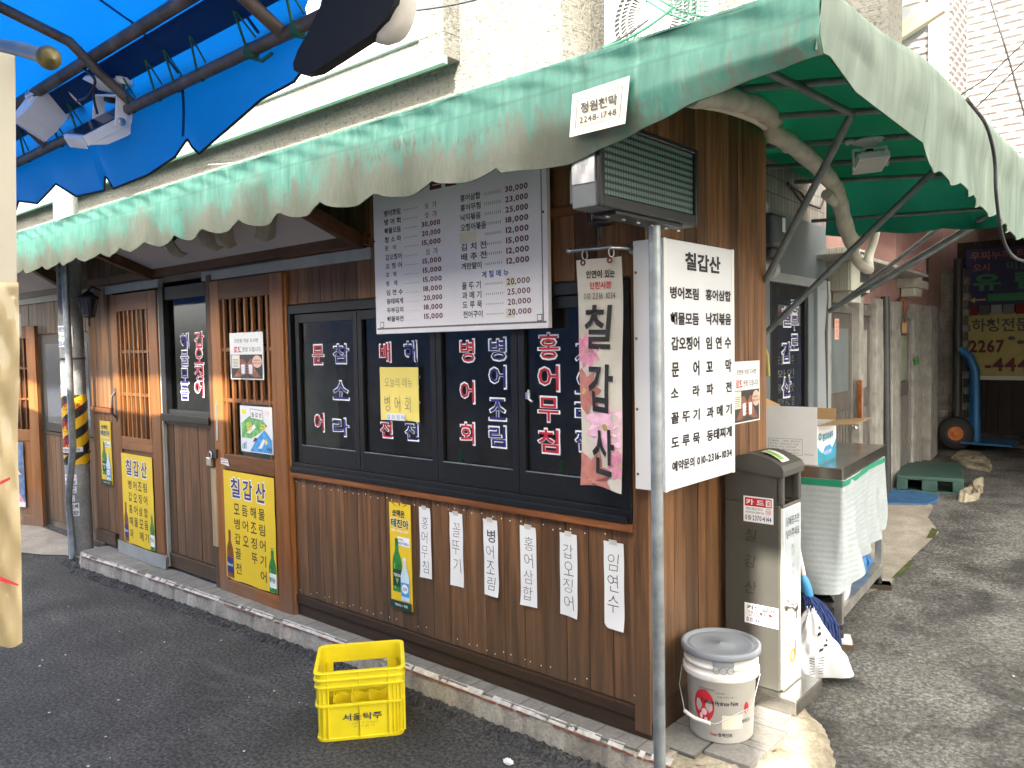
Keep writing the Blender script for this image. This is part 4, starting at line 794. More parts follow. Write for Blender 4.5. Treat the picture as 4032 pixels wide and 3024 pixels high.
# ---------------------------------------------------------------- banner on a steel rod
F=FF(-.14); r5=Z(1344,1008,1.6458); RB=Z(2100,500,1.659)
pa=fr(1230,542,-.14); pb=V((pa.x+.245,-.02,pa.z-.012)); 
ROD=thing('banner_rod','stainless steel banner rod with a ball end fixed by the window','rod',pb)
k=MB(); k.tube([pa,(pa.x+.19,-.14,pa.z-.004)],.008,'steel',12); k.build('bar',ROD); k=MB(); k.lathe(pa,[(0,-.013),(.009,-.009),(.013,0),(.009,.009),(0,.013)],'steel',16,(1,0,0)); k.build('ball_end',ROD)
k=MB(); k.tube([(pa.x+.19,-.14,pa.z-.004),(pa.x+.215,-.10,pa.z-.005),(pa.x+.222,-.024,pa.z-.005)],.009,'steel',12); k.lathe((pa.x+.222,-.022,pa.z-.005),[(0,-.012),(.014,-.012),(.022,0),(.022,.006),(0,.006)],'steel',18,(0,-1,0)); k.build('wall_flange',ROD)
BAN=thing('banner','narrow cream flower banner hanging from the steel rod over the window','banner',pa)
TL,TR,BR_,BL=[F.inv(hit(F,u,v)) for u,v in ((1247,563),(1340,566),(1352,1037),(1256,1060))]
W0,W1=TL[0],TR[0]; H1=TL[1]-.0; H0=BL[1]+.015
def bn(u,v): x=lerp(W0,W1,u)+.006*math.sin(v*9)*.6; return (x,-.14+.012*math.sin(u*5+v*4)+.012*(1-v)*math.sin(u*3.1),lerp(H0+.008*math.sin(u*3+1)-.018*u*0,H1,v))
b=MB(); b.grid(bn,16,60,'banner_cloth'); b.build('cloth',BAN)
class Bn:   # frame that follows the cloth
    def __init__(s): s.n=V((0,-1,0))
    def __call__(s,x,y,h=0.): u=(x-W0)/(W1-W0); v=(y-H0)/(H1-H0); p=V(bn(u,v)); return p+V((0,-1,0))*(h+.0015)
BF=Bn(); bw=W1-W0; bh=H1-H0
l=MB()
def petal(cx,cy,r,mat,n,a0=0,h=.001,sq=1.):
    for i in range(n):
        a=a0+2*math.pi*i/n; d=(math.cos(a),math.sin(a)); e=(-d[1],d[0]); P=[]
        for t in [j/8 for j in range(9)]:
            w_=.26*r*math.sin(math.pi*min(1,.12+t*.9))**.8; P.append((cx+d[0]*r*t+e[0]*w_,cy+(d[1]*r*t+e[1]*w_)*sq))
        for t in [j/8 for j in range(8,-1,-1)]:
            w_=.26*r*math.sin(math.pi*min(1,.12+t*.9))**.8; P.append((cx+d[0]*r*t-e[0]*w_,cy+(d[1]*r*t-e[1]*w_)*sq))
        P=[(min(max(x,W0+.001),W1-.001),min(max(y,H0+.001),H1-.002)) for x,y in P]; l.poly(BF,P,h,mat)
    cx=min(max(cx,W0+.015),W1-.015); l.ell(BF,cx,cy,r*.13,r*.13,h+.0005,'sign_yellow',12)
petal(W0+bw*.22,H0+bh*.60,bw*.37,'pink',9,.2,.0006); petal(W0+bw*.1,H0+bh*.42,bw*.48,'dusty_red',8,.1,.001); petal(W0+bw*.6,H0+bh*.27,bw*.55,'pale_pink',9,0,.0008); petal(W0+bw*.2,H0+bh*.03,bw*.6,'dusty_red',8,.4,.0012); petal(W0+bw*.95,H0+bh*.12,bw*.35,'pink',8,.3,.0010)
def btx(st,x0,x1,y0,y1,mat,bo): l.text(BF,st,W0+bw*x0,H0+bh*y0,W0+bw*x1,H0+bh*y1,mat,bo,.006,.05)
btx('인연이 있는',.26,.84,.915,.95,'ink_black',.03); btx('인현시장',.33,.76,.868,.90,'ink_red',.03); btx('010 2316 1034',.2,.84,.825,.852,'ink_black',.0)
for st,y0,y1,x0,x1 in (('칠',.61,.80,.2,.78),('갑',.335,.545,.24,.84),('산',.06,.265,.24,.84)): btx(st,x0,x1,y0,y1,'ink_black',.02)
l.build('print',BAN)
for s in (.18,.80): k=MB(); x=W0+bw*s; k.ring(Fm((x,-.15,H1-.012),(1,0,0),(0,0,1)),0,0,.006,.012,-.002,.004,'rust',16); k.ring(Fm((x,-.14,H1+.01),(0,1,0),(0,0,1)),0,.008,.016,.019,-.002,.002,'pvc_white',16); k.build('eyelet_ring',BAN)
# ---------------------------------------------------------------- light box sign on the side wall
LB=thing('light_box_sign','tall white light box sign listing dishes on the side wall','sign',(.12,.2,1.6))
F=FS(.12); y0,y1=-.058,.526; z0,z1=1.142,2.09
b=MB(); b.box(-.012,.12,y0,y1,z0,z1,'light_white'); b.box(.1185,.1225,y0-.002,y0+.02,z0-.002,z1+.002,'white_plastic'); b.box(.1185,.1225,y1-.02,y1+.002,z0-.002,z1+.002,'white_plastic')
G=Fm((0,y0,0),(1,0,0),(0,0,1))
for z in (1.2,1.45,1.72,1.97): b.ell(G,.0,z,.006,.006,.001,'brass',10)
b.build('case',LB,.004)
l=MB()
def lt(st,u0,v0,u1,v1,bo=.05,mat='ink_black'): l.tp(F,st,RB(u0,v0),RB(u1,v1),mat,bo,.0012)
lt('칠갑산',990,815,1220,960)
r6=Z(2688,1008,1.6458)
rows=[('병어조림',892,1040,1078,1132,'홍어삼합',1124,1058,1288,1142),('해물모듬',895,1208,1080,1296,'낙지볶음',1126,1212,1290,1295),('갑오징어',900,1370,1083,1455,'임 연 수',1126,1370,1290,1448),('문     어',902,1535,1083,1622,'꼬     막',1128,1525,1292,1600)]
for a_,u0,v0,u1,v1,c_,p0,q0,p1,q1 in rows: lt(a_,u0,v0,u1,v1); lt(c_,p0,q0,p1,q1)
pt=[F.inv(hit(F,*RB(892,1100)))[0],F.inv(hit(F,*RB(1080,1100)))[0],F.inv(hit(F,*RB(1126,1100)))[0],F.inv(hit(F,*RB(1290,1100)))[0]]
zs=[F.inv(hit(F,*RB(902,1578)))[1]]; st_=(F.inv(hit(F,*RB(895,1085)))[1]-zs[0])/3; hh=.045
for i,(a_,c_) in enumerate((('소     라','파     전'),('꼴 뚜 기','과 메 기'),('도 루 묵','동태찌게'))):
    zc=zs[0]-st_*(i+1); l.text(F,a_,pt[0],zc-hh/2,pt[1],zc+hh/2,'ink_black',.05,.0012); l.text(F,c_,pt[2],zc-hh/2,pt[3],zc+hh/2,'ink_black',.05,.0012)
zc=zs[0]-st_*4+.004; l.text(F,'예약문의 010-2316-1034',pt[0]+.005,zc-.02,pt[3],zc+.02,'ink_black',.05,.0012)
l.build('lettering',LB)
# ---------------------------------------------------------------- LED sign on its post
PO=MB(); px_,py_=.195,-.247; PO.tube([(px_,py_,0),(px_,py_,2.14)],.0215,'galv',20); tag(PO.build('sign_post'),'galvanised steel post standing at the kerb before the corner','post')
LD=thing('led_sign','dark LED message sign on top of the galvanised post under the awning','sign',(px_,py_,2.1))
F=FS(.25); c=[F.inv(hit(F,*RB(u,v))) for u,v in ((358,470),(1082,655),(1052,140))]
y0,y1,z0,z1=-.655,c[1][0],2.118,2.392
b=MB(); b.box(.145,.235,y0,y1,z0,z1,'meter_grey'); b.box(.12,.145,y0+.02,y1-.02,z0+.02,z1-.02,'dark_metal')
for a_ in ((y0,y0+.025,z0,z1),(y1-.025,y1,z0,z1),(y0+.025,y1-.025,z0,z0+.04),(y0+.025,y1-.025,z1-.02,z1)): b.box(.235,.252,*a_,'deep_green' if 0 else 'black_frame')
b.build('housing',LD,.005)
b=MB(); b.add([(.2405,y0+.02,z0+.03),(.2405,y1-.02,z0+.03),(.2405,y1-.02,z1-.015),(.2405,y0+.02,z1-.015)],[(0,1,2,3)],'led_dots'); b.build('screen',LD)
b=MB(); G=Fm((0,y0-.001,0),(1,0,0),(0,0,1)); b.grid(lambda u,v:G(.148+.085*u,lerp(z0+.075,z1,v),.002+.002*math.sin(u*9)*math.sin(v*8)),8,8,'foil')
for i in range(4): b.text(G,'MODUM 테이프',.152+.018*i,z0+.1+.02*(i%2),.158+.018*i,z0+.14+.02*(i%2),'ink_pencil',0,.006)
b.build('foil_patch',LD); b=MB(); b.box(.15,.24,y0+.1,y1-.1,z0-.012,z0-.001,'black_frame')
for i in range(6): b.box(.2,.206,y0+.1+.09*i,y0+.12+.09*i,z0-.018,z0-.0121,'steel')
b.build('mount_rail',LD,.002)
# ---------------------------------------------------------------- lanterns
def lantern(loc,label):
    t=thing('wall_lantern',label,'lantern',loc,'black wall lanterns'); x,y,z=loc
    k=MB(); k.lathe((x,y,z),[(0,.20),(.02,.19),(.075,.15),(.085,.135),(.07,.13)],'lantern_black',8); k.build('cap',t); k=MB(); k.lathe((x,y,z),[(.0,-.02),(.045,-.015),(.05,.0),(.035,.005)],'lantern_black',8); k.lathe((x,y,z),[(0,-.085),(.006,-.08),(.009,-.06),(.005,-.045),(.012,-.035),(.01,-.02)],'lantern_black',10); k.build('finial',t)
    k=MB()
    for i in range(8):
        a=math.pi/8+i*math.pi/4; k.tube([(x+.045*math.cos(a),y+.045*math.sin(a),z),(x+.07*math.cos(a),y+.07*math.sin(a),z+.135)],.004,'lantern_black',5)
    k.build('cage',t); k=MB(); k.lathe((x,y,z),[(.04,.0),(.064,.13)],'flood_glass',8); k.build('glass',t)
    k=MB(); k.tube([(x,y,z+.19),(x,y+.03,z+.23),(x,y+.1,z+.2)],.009,'lantern_black',8); k.build('arm',t); return t
p=fr(1297,478,-.11); lantern((p.x,-.11,p.z),'black wall lantern hanging below the LED sign')
p=fr(186,682,-.1); lantern((p.x+.05,-.1,p.z),'black wall lantern in the shade beside the utility pole')
# ---------------------------------------------------------------- paper strips on the timber
rw=Z(1344,1900,1.476)
ST=[('홍어무침',452,138,527,563),('꼴뚜기',629,170,714,612),('병어조림',825,207,916,667),('홍어삼합',1038,246,1140,730),('갑오징어',1270,287,1378,787),('임연수',1526,335,1648,868)]
DS=['right beside the tall yellow beer poster','with three letters, second from the beer poster','with bold upper letters, third from the beer poster','fourth from the beer poster, hung below bolder writing','with four letters, second from the corner post','with a torn corner, nearest the corner post']
class Curl:
    """a sheet taped to a wall: corners and one edge lift a little"""
    def __init__(s,F,x0,x1,z0,z1,a=.008,sd_=0): s.F=F; s.q=(x0,x1,z0,z1); s.a=a; s.k=sd_
    def __call__(s,x,y,h=0.):
        x0,x1,z0,z1=s.q; u=(x-x0)/(x1-x0); v=(y-z0)/(z1-z0); k=s.k
        l=s.a*(max(0,.22-v)/.22)**2*(.5+.5*math.sin(k+u*2.5))+s.a*.5*(max(0,v-.9)/.1)**2*(.5+.5*math.cos(k*2+u*3))+s.a*.16*(1+math.sin(v*11+k)*math.cos(u*3+k))
        return s.F(x,y,h+l)
F=FF(-.0035)
for (st,u0,v0,u1,v1),ds in zip(ST,DS):
    a=F.inv(hit(F,*rw(u0,v0))); c=F.inv(hit(F,*rw(u1,v1))); x0,x1,z1,z0=a[0],c[0],a[1],c[1]
    b=MB(); tilt=random.uniform(-.003,.003)
    P=[(x0+tilt,z0),(x1,z0),(x1+.001,z1-.002),(x0,z1)]
    if st=='임연수': P=[(x0+.012,z0),(x1,z0),(x1,z1),(x0,z1),(x0,z0+.025)]
    if st=='갑오징어': P=[(x0,z0+.004),(x1-.012,z0-.003),(x1,z0+.002),(x1,z1),(x0,z1)]
    C_=Curl(F,x0,x1,z0,z1,.009,len(st)+u0*.01)
    def sh(u,v,P=P):
        x=lerp(x0,x1,u); z=lerp(z0,z1,v)
        if st=='임연수' and v<.001 and u<.01: x+=.010; z+=.004
        if st=='갑오징어' and v<.001: z-=.006*u
        return C_(x+tilt*(1-v),z,0)
    b.grid(sh,5,22,'white_paper')
    for sx in (.5,): b.add([C_(lerp(x0,x1,sx+q),z1+dz,.0012) for q,dz in ((-.2,-.012),(.2,-.012),(.2,.010),(-.2,.010))],[(0,1,2,3)],'tape_clear')
    n=len(st); top=z1-.04; bot=z0+(.02 if n==4 else .06); s=(top-bot)/n; w=(x1-x0)
    for i,ch in enumerate(st):
        t=top-s*i; q=random.uniform(-.006,.006); ww=w*.56; bo=-.012 if (st!='병어조림' or i) else .012
        hgt=min(s*.82,ww*1.35)
        b.text(C_,ch,x0+w*.22+q,t-s*.5-hgt/2,x0+w*.22+q+ww,t-s*.5+hgt/2,'ink_grey' if (i+n)%3 or st=='병어조림' else 'ink_pencil',bo,.0010,random.uniform(-.08,.12))
    tag(b.build('paper_strip'),'white handwritten paper strip '+ds,'paper strip','white paper strips under the window')
def bottle(b,F,cx,z0,h,w,mat,lab,h0=.002,cap='ink_navy'):
    b.poly(F,[(cx-w/2,z0),(cx+w/2,z0),(cx+w/2,z0+h*.55),(cx+w*.42,z0+h*.64),(cx+w*.2,z0+h*.76),(cx+w*.17,z0+h*.97),(cx-w*.17,z0+h*.97),(cx-w*.2,z0+h*.76),(cx-w*.42,z0+h*.64),(cx-w/2,z0+h*.55)],h0,mat)
    b.quad(F,cx-w*.17,z0+h*.93,cx+w*.17,z0+h,h0+.0006,cap); b.quad(F,cx-w*.34,z0+h*.05,cx-w*.22,z0+h*.52,h0+.0005,'bottle_lime' if 'green' in mat else mat)
    b.quad(F,cx-w*.46,z0+h*.1,cx+w*.46,z0+h*.42,h0+.0008,lab)
def beer_poster(F,x0,x1,z0,z1,label,t=.004):
    b=MB(); b.prism(F,[(x0,z0),(x1,z0),(x1,z1),(x0,z1)],0,t,'yellow_pvc'); w=x1-x0; h=z1-z0; e=t+.0006
    for i in range(15):
        a=math.pi*(.02+.96*i/14); d=(math.cos(a),math.sin(a)); p=(x0+w*.5,z1-h*.2); r0=w*.55
        q=[(p[0]+d[0]*r0-.002*d[1],p[1]+d[1]*r0),(p[0]+d[0]*w*1.6-.006*d[1],p[1]+d[1]*w*1.6),(p[0]+d[0]*w*1.6+.006*d[1],p[1]+d[1]*w*1.6)]
        q=[(min(max(x,x0),x1),min(z,z1)) for x,z in q]; b.poly(F,q,e,'ink_black')
    b.text(F,'쏘맥은',x0+w*.16,z1-h*.13,x0+w*.74,z1-h*.065,'ink_black',.07,e+.0004); b.text(F,'쏘맥은',x0+w*.16,z1-h*.13,x0+w*.74,z1-h*.065,'letter_white',.03,e+.0008)
    b.text(F,'테진아',x0+w*.07,z1-h*.235,x0+w*.93,z1-h*.145,'letter_white',.09,e+.0004); b.text(F,'테진아',x0+w*.08,z1-h*.232,x0+w*.92,z1-h*.148,'deep_green',.045,e+.0008)
    b.text(F,'화제의 소맥세트 "테진아"',x0+w*.08,z1-h*.275,x0+w*.9,z1-h*.25,'letter_white',.02,e)
    b.quad(F,x0+w*.38,z1-h*.40,x0+w*.95,z1-h*.315,e+.0004,'letter_white'); b.text(F,'사장님,',x0+w*.42,z1-h*.352,x0+w*.66,z1-h*.328,'ink_black',.02,e+.001); b.text(F,'테진아 주세요~!',x0+w*.42,z1-h*.39,x0+w*.92,z1-h*.36,'ink_black',.02,e+.001)
    bottle(b,F,x0+w*.33,z0+h*.155,h*.51,w*.44,'bottle_green','deep_green',e+.0006,'bottle_green'); b.ell(F,x0+w*.33,z0+h*.31,w*.2,h*.055,e+.0022,'deep_green'); b.text(F,'TERRA',x0+w*.16,z0+h*.30,x0+w*.5,z0+h*.33,'letter_white',.03,e+.003)
    b.poly(F,[(x0+w*.25,z0+h*.285),(x0+w*.41,z0+h*.285),(x0+w*.33,z0+h*.23)],e+.003,'bottle_lime')
    bottle(b,F,x0+w*.70,z0+h*.085,h*.41,w*.40,'bottle_pale','label_blue',e+.003,'light_white'); b.ell(F,x0+w*.70,z0+h*.2,w*.15,h*.045,e+.0046,'letter_white'); b.text(F,'진로',x0+w*.6,z0+h*.185,x0+w*.8,z0+h*.215,'ink_navy',.02,e+.0054)
    b.quad(F,x0,z0,x1,z0+h*.075,e+.006,'deep_green'); b.text(F,'TERRA × 진로',x0+w*.22,z0+h*.025,x0+w*.82,z0+h*.05,'letter_white',.02,e+.0068)
    return tag(b.build('beer_poster'),label,'poster','yellow beer posters')
F=FF(-.003); a=F.inv(hit(F,*rw(280,110))); c=F.inv(hit(F,*rw(418,752)))
beer_poster(F,a[0],c[0],c[1],a[1],'tall yellow beer poster beside the leftmost white paper strip')
p0=fr(233,910,-.003); p1=fr(247,1050,-.003); beer_poster(F,-5.14,-4.935,p1[2]-.0,p0[2],'yellow beer poster half hidden behind the left lattice door')
# yellow menu posters on the doors
def menu_poster(F,x0,x1,z0,z1,rows,label):
    b=MB(); w=x1-x0; h=z1-z0
    P=[(x0,z0+.01)]+[(lerp(x0,x1,i/6),z0-.004*math.sin(i*1.9)) for i in range(1,6)]+[(x1,z0+.004)]+[(x1+.003*math.sin(i*2.1),lerp(z0,z1,i/7)) for i in range(1,7)]+[(x1,z1),(x0,z1)]
    b.prism(F,P,-.001,.001,'yellow_pvc')
    for i,ch in enumerate('칠갑산'):
        for bo,mt,e,g in ((.055,'letter_white',.0016,.006),(.02,'ink_navy',.0024,0)): b.text(F,ch,x0+w*(.15+.25*i)-g,z1-h*.235-g,x0+w*(.34+.25*i)+g,z1-h*.06+g,mt,bo,e,.03)
    n=len(rows); s=h*.68/n
    for j,r in enumerate(rows):
        zc=z1-h*.27-s*(j+.5)
        for i,ch in enumerate(r):
            if ch!=' ': b.text(F,ch,x0+w*(.2+.165*i),zc-s*.36,x0+w*(.2+.165*i+.115),zc+s*.36,'ink_black',.012,.0016)
    bottle(b,F,x0+w*.09,z0+.01,h*.44,w*.14,'bottle_brown','ink_navy',.0014,'bottle_brown'); b.text(F,'Blend',x0+w*.035,z0+h*.12,x0+w*.145,z0+h*.15,'letter_white',.02,.0036)
    bottle(b,F,x0+w*.93,z0+.004,h*.39,w*.14,'bottle_green','letter_white',.0014,'bottle_lime'); b.text(F,'참이슬',x0+w*.87,z0+h*.09,x0+w*.97,z0+h*.14,'bottle_green',.02,.0036)
    return tag(b.build('menu_poster'),label,'poster','yellow menu posters on the doors')
F=FF(-.037); q=Z(400,1700,2.2125)
a=F.inv(hit(F,*q(1060,330))); c=F.inv(hit(F,*q(1533,1418))); menu_poster(F,a[0],c[0],c[1],a[1],['모듬해물','병어조림','갑오징어','꼴 뚜기','전  어'],'wide yellow menu poster on the padlocked door with five rows of dishes')
a=F.inv(hit(F,*q(165,180))); c=F.inv(hit(F,*q(470,1045))); menu_poster(F,a[0]+.01,c[0],c[1],a[1],['병어조림','갑오징어','홍어삼합','해물모듬','과 메기'],'smaller yellow menu poster on the left door above the curled grey strip')
# drinks notice: photo of two hands raising glasses
def notice(F,x0,x1,z0,z1,label,full=True):
    b=MB(); w=x1-x0; h=z1-z0; b.prism(F,[(x0,z0),(x1,z0),(x1,z1),(x0,z1)],-.002,.001,'white_paper'); e=.0016
    b.text(F,'오만원 이상 드시면',x0+w*.15,z1-h*.215,x0+w*.86,z1-h*.13,'ink_grey',.01,e); b.text(F,'로또',x0+w*.12,z1-h*.42,x0+w*.36,z1-h*.30,'ink_red',.03,e); b.text(F,'한장 드립니다.',x0+w*.39,z1-h*.41,x0+w*.95,z1-h*.31,'ink_grey',.01,e)
    b.quad(F,x0+w*.03,z0+h*.02,x1-w*.03,z0+h*.53,e,'photo_dark'); b.quad(F,x0+w*.05,z0+h*.24,x0+w*.3,z0+h*.52,e+.0006,'cream_paper')
    for i in range(6): b.quad(F,x0+w*.08,z0+h*(.27+.03*i),x0+w*.26,z0+h*(.28+.03*i),e+.001,'ink_pencil')
    for s,cx in ((1,.40),(-1,.63)):
        b.poly(F,[(x0+w*(cx-s*.28),z0+h*.06),(x0+w*(cx-s*.1),z0+h*.26),(x0+w*(cx-s*.1),z0+h*.42),(x0+w*cx,z0+h*.44),(x0+w*(cx+s*.09),z0+h*.36),(x0+w*(cx+s*.08),z0+h*.12),(x0+w*(cx-s*.12),z0+h*.05)],e+.0012,'skin_brown')
        for j in range(4): b.ell(F,x0+w*(cx+s*.03),z0+h*(.15+.055*j),w*.075,h*.024,e+.0018,'dusty_red')
        b.poly(F,[(x0+w*(cx-.06),z0+h*.3),(x0+w*(cx+.06),z0+h*.3),(x0+w*(cx+.045),z0+h*.12),(x0+w*(cx-.045),z0+h*.12)],e+.0022,'bottle_pale' if full else 'flood_lens'); b.ell(F,x0+w*cx,z0+h*.3,w*.06,h*.02,e+.0026,'white_paper')
    b.ell(F,x0+w*.83,z0+h*.38,w*.14,h*.13,e+.003,'sticker_pink'); b.text(F,'한잔하고',x0+w*.73,z0+h*.385,x0+w*.93,z0+h*.425,'ink_black',.01,e+.0036); b.text(F,'팔자고치자',x0+w*.71,z0+h*.325,x0+w*.95,z0+h*.365,'ink_black',.01,e+.0036)
    return tag(b.build('notice'),label,'notice','drinks offer notices')
F=FF(-.039); a=F.inv(hit(F,*r4(1487,500))); c=F.inv(hit(F,*r4(1712,803))); notice(F,a[0],c[0],c[1],a[1],'white drinks notice with two hands and glasses on the right lattice door')
F=FS(.004); a=F.inv(hit(F,*r6(497,676))); c=F.inv(hit(F,*r6(500,1060))); notice(F,a[0]-.30,a[0],c[1],a[1],'drinks notice pinned to the side wall half behind the light box sign')
# entrance painting
F=FF(-.039); a=F.inv(hit(F,*r4(1555,968))); c=F.inv(hit(F,*r4(1772,1290))); x0,x1,z0,z1=a[0],c[0],c[1],a[1]; w=x1-x0; h=z1-z0; e=.0014
b=MB(); b.prism(F,[(x0,z0),(x1,z0),(x1,z1),(x0,z1)],-.002,.001,'white_paper')
b.poly(F,[(x0+w*.04,z0+h*.3),(x0+w*.03,z0+h*.62),(x0+w*.3,z0+h*.78),(x0+w*.55,z0+h*.84),(x0+w*.85,z0+h*.6),(x0+w*.6,z0+h*.42),(x0+w*.35,z0+h*.3)],e,'paint_green'); b.poly(F,[(x0+w*.3,z0+h*.02),(x0+w*.5,z0+h*.3),(x0+w*.75,z0+h*.5),(x0+w*.84,z0+h*.44),(x0+w*.98,z0+h*.3),(x0+w*.98,z0+h*.02)],e+.0005,'paint_blue')
b.poly(F,[(x0+w*.2,z0+h*.42),(x0+w*.45,z0+h*.62),(x0+w*.5,z0+h*.55),(x0+w*.3,z0+h*.4)],e+.0008,'white_paper'); b.poly(F,[(x0+w*.55,z0+h*.1),(x0+w*.72,z0+h*.32),(x0+w*.78,z0+h*.28),(x0+w*.66,z0+h*.1)],e+.0008,'white_paper')
b.poly(F,[(x0+w*.38,z0+h*.22),(x0+w*.46,z0+h*.33),(x0+w*.56,z0+h*.31),(x0+w*.5,z0+h*.26)],e+.001,'ink_grey'); b.poly(F,[(x0+w*.76,z0+h*.18),(x0+w*.8,z0+h*.33),(x0+w*.86,z0+h*.24)],e+.0012,'ink_yellow')
b.poly(F,[(x0+w*.34,z0+h*.74),(x0+w*.74,z0+h*.70),(x0+w*.72,z0+h*.92),(x0+w*.33,z0+h*.95)],e+.0012,'ink_grey'); b.poly(F,[(x0+w*.35,z0+h*.75),(x0+w*.73,z0+h*.71),(x0+w*.71,z0+h*.91),(x0+w*.34,z0+h*.94)],e+.0016,'white_paper'); b.text(F,'칠 갑 산',x0+w*.38,z0+h*.77,x0+w*.69,z0+h*.87,'ink_black',.02,e+.0022)
b.text(F,'입',x0+w*.2,z0+h*.48,x0+w*.37,z0+h*.64,'ink_yellow',.05,e+.0022); b.text(F,'구',x0+w*.64,z0+h*.48,x0+w*.8,z0+h*.62,'ink_yellow',.05,e+.0022); b.quad(F,x0+w*.06,z0+h*.82,x0+w*.2,z0+h*.92,e+.001,'ink_yellow'); b.text(F,'가',x0+w*.8,z0+h*.8,x0+w*.93,z0+h*.92,'ink_orange',0,e+.001)
for i in range(3): b.quad(F,x0+w*(.05+.05*i),z0+h*.06,x0+w*(.08+.05*i),z0+h*(.16+.03*i),e+.001,'bottle_green' if i%2 else 'paint_blue')
for i in range(5): b.ell(F,x0+w*(.84+.03*i),z0+h*(.09+.03*(i%2)),w*.014,h*.02,e+.0014,'ink_black',10)
tag(b.build('painted_poster'),'hand painted entrance poster of green hill and blue wave on the right door','poster')
# yellow memo with a white slip
F=FF(-.003); a=F.inv(hit(F,*wl2(248,720))); c=F.inv(hit(F,*wl2(503,1080))); x0,x1,z0,z1=a[0],c[0],c[1],a[1]; w=x1-x0; h=z1-z0
b=MB(); b.add([(lerp(x0,x1,i/6),-.003-.004*math.sin(i*.9),z) for i in range(7) for z in (z0+.006*math.sin(i*.5),z1)],[(2*i,2*i+2,2*i+3,2*i+1) for i in range(6)],'memo_yellow'); e=.007
b.text(F,'오늘의 메뉴',x0+w*.16,z1-h*.37,x0+w*.88,z1-h*.19,'ink_pencil',-.015,e); b.text(F,'병 어 회',x0+w*.14,z1-h*.82,x0+w*.82,z1-h*.53,'ink_pencil',-.015,e); b.quad(F,x0+w*.18,z0+.004,x0+w*.68,z0+h*.14,e,'white_paper'); b.text(F,'갑 오 징 어',x0+w*.2,z0+.01,x0+w*.66,z0+h*.115,'ink_blue',-.005,e+.001)
tag(b.build('memo'),'yellow handwritten memo with a small white slip taped on the window','memo')
# small door things
F=FF(-.039); a=F.inv(hit(F,*q(1038,225))); c=F.inv(hit(F,*q(1115,302))); b=MB(); b.poly(F,[(a[0],c[1]+.01),(c[0],c[1]),(c[0]-.02,a[1]-.005),(a[0],a[1])],.001,'white_paper'); b.text(F,'출입구',a[0]+.006,c[1]+.04,c[0]-.022,a[1]-.016,'ink_black',.02,.002); b.quad(F,a[0]+.008,c[1]+.018,c[0]-.012,c[1]+.022,.002,'ink_red'); tag(b.build('sticker'),'small white slanted sticker beside the padlock on the right door','sticker')
p=fr(452,992,-.06); LK=thing('padlock','steel padlock hanging on the hasp of the right door','padlock',p)
k=MB(); k.box(p.x-.035,p.x+.02,-.065,-.04,p.z-.045,p.z+.012,'steel_satin'); k.build('lock_body',LK,.004); k=MB(); k.tube([(p.x-.02,-.052,p.z+.01),(p.x-.018,-.052,p.z+.04),(p.x-.002,-.052,p.z+.052),(p.x+.014,-.052,p.z+.04),(p.x+.012,-.052,p.z+.01)],.0055,'steel',8); k.build('shackle',LK); k=MB(); k.box(p.x-.01,p.x+.06,-.044,-.037,p.z+.03,p.z+.06,'dark_metal'); k.box(p.x+.04,p.x+.07,-.05,-.036,p.z+.01,p.z+.07,'dark_metal'); k.build('hasp',LK,.002)
a=fr(456,1010,-.04); c=fr(467,1180,-.04); b=MB(); b.box(a.x+.0,a.x+.062,-.045,-.016,c.z,a.z,'pale_wood'); tag(b.build('wood_batten',bevel=.002),'pale new wooden batten standing against the door post under the padlock','batten')
# ---------------------------------------------------------------- utility pole, drain pipe
px_,py_=-5.50,-.06
UP=thing('utility_pole','grey concrete utility pole with a yellow and black hazard band','pole',(px_,py_,0)); r=.096
k=MB(); k.lathe((px_,py_,0),[(r,0),(r*.93,3.2),(r*.8,7.5)],'pole_concrete',40)
class Cyl:
    def __init__(s,cx,cy,rf,a0=0,cone=None): s.c=(cx,cy); s.r=rf; s.a0=a0
    def __call__(s,x,y,h=0.):
        rr=s.r(y) if callable(s.r) else s.r; a=s.a0+x/rr; return V((s.c[0]+(rr+h)*math.sin(a),s.c[1]-(rr+h)*math.cos(a),y))
PC=Cyl(px_,py_,lambda z:r*(1-.07*z/3.2),R_(38))
for st,x0,z0,x1,z1 in (('kt',-.03,2.41,.03,2.45),('인현',-.03,2.34,.05,2.37),('52W4',-.03,2.24,.05,2.27)): k.text(PC,st,x0,z0,x1,z1,'ink_grey',.02,.001)
k.build('shaft',UP)
k=MB(); zb,zt=.78,1.36; k.grid(lambda u,v:PC(-math.pi*r+2*math.pi*r*u,lerp(zb,zt,v),.003),48,4,'hazard_yellow')
for i in range(7):
    for s in (0,1):
        z=zb-.5+.17*i; n=30
        vs=[];fs=[]
        for j in range(n+1):
            x=-math.pi*r*.95+j/n*2*math.pi*r*.95; zz=z+x*.62
            vs+=[PC(x,min(max(zz,zb),zt),.004),PC(x,min(max(zz+.08,zb),zt),.004)]
        fs=[(2*j,2*j+2,2*j+3,2*j+1) for j in range(n)]
        if s==0: k.add(vs,fs,'hazard_black')
for st,x,z0,z1 in (('부착금지',-.04,1.255,1.30),('위',-.075,1.07,1.15),('험',-.075,.93,1.01)):
    w_=.13 if len(st)>1 else .07; k.text(PC,st,x,z0,x+w_,z1,'ink_red',.02,.006)
    for a_ in ((x-.012,x+w_+.012,z0-.014,z0-.010),(x-.012,x+w_+.012,z1+.010,z1+.014)): k.grid(lambda u,v,a_=a_:PC(lerp(a_[0],a_[1],u),lerp(a_[2],a_[3],v),.0055),6,1,'ink_red')
    for xx in (x-.012,x+w_+.009): k.grid(lambda u,v,xx=xx,z0=z0,z1=z1:PC(xx+.003*u,lerp(z0-.014,z1+.014,v),.0055),1,2,'ink_red')
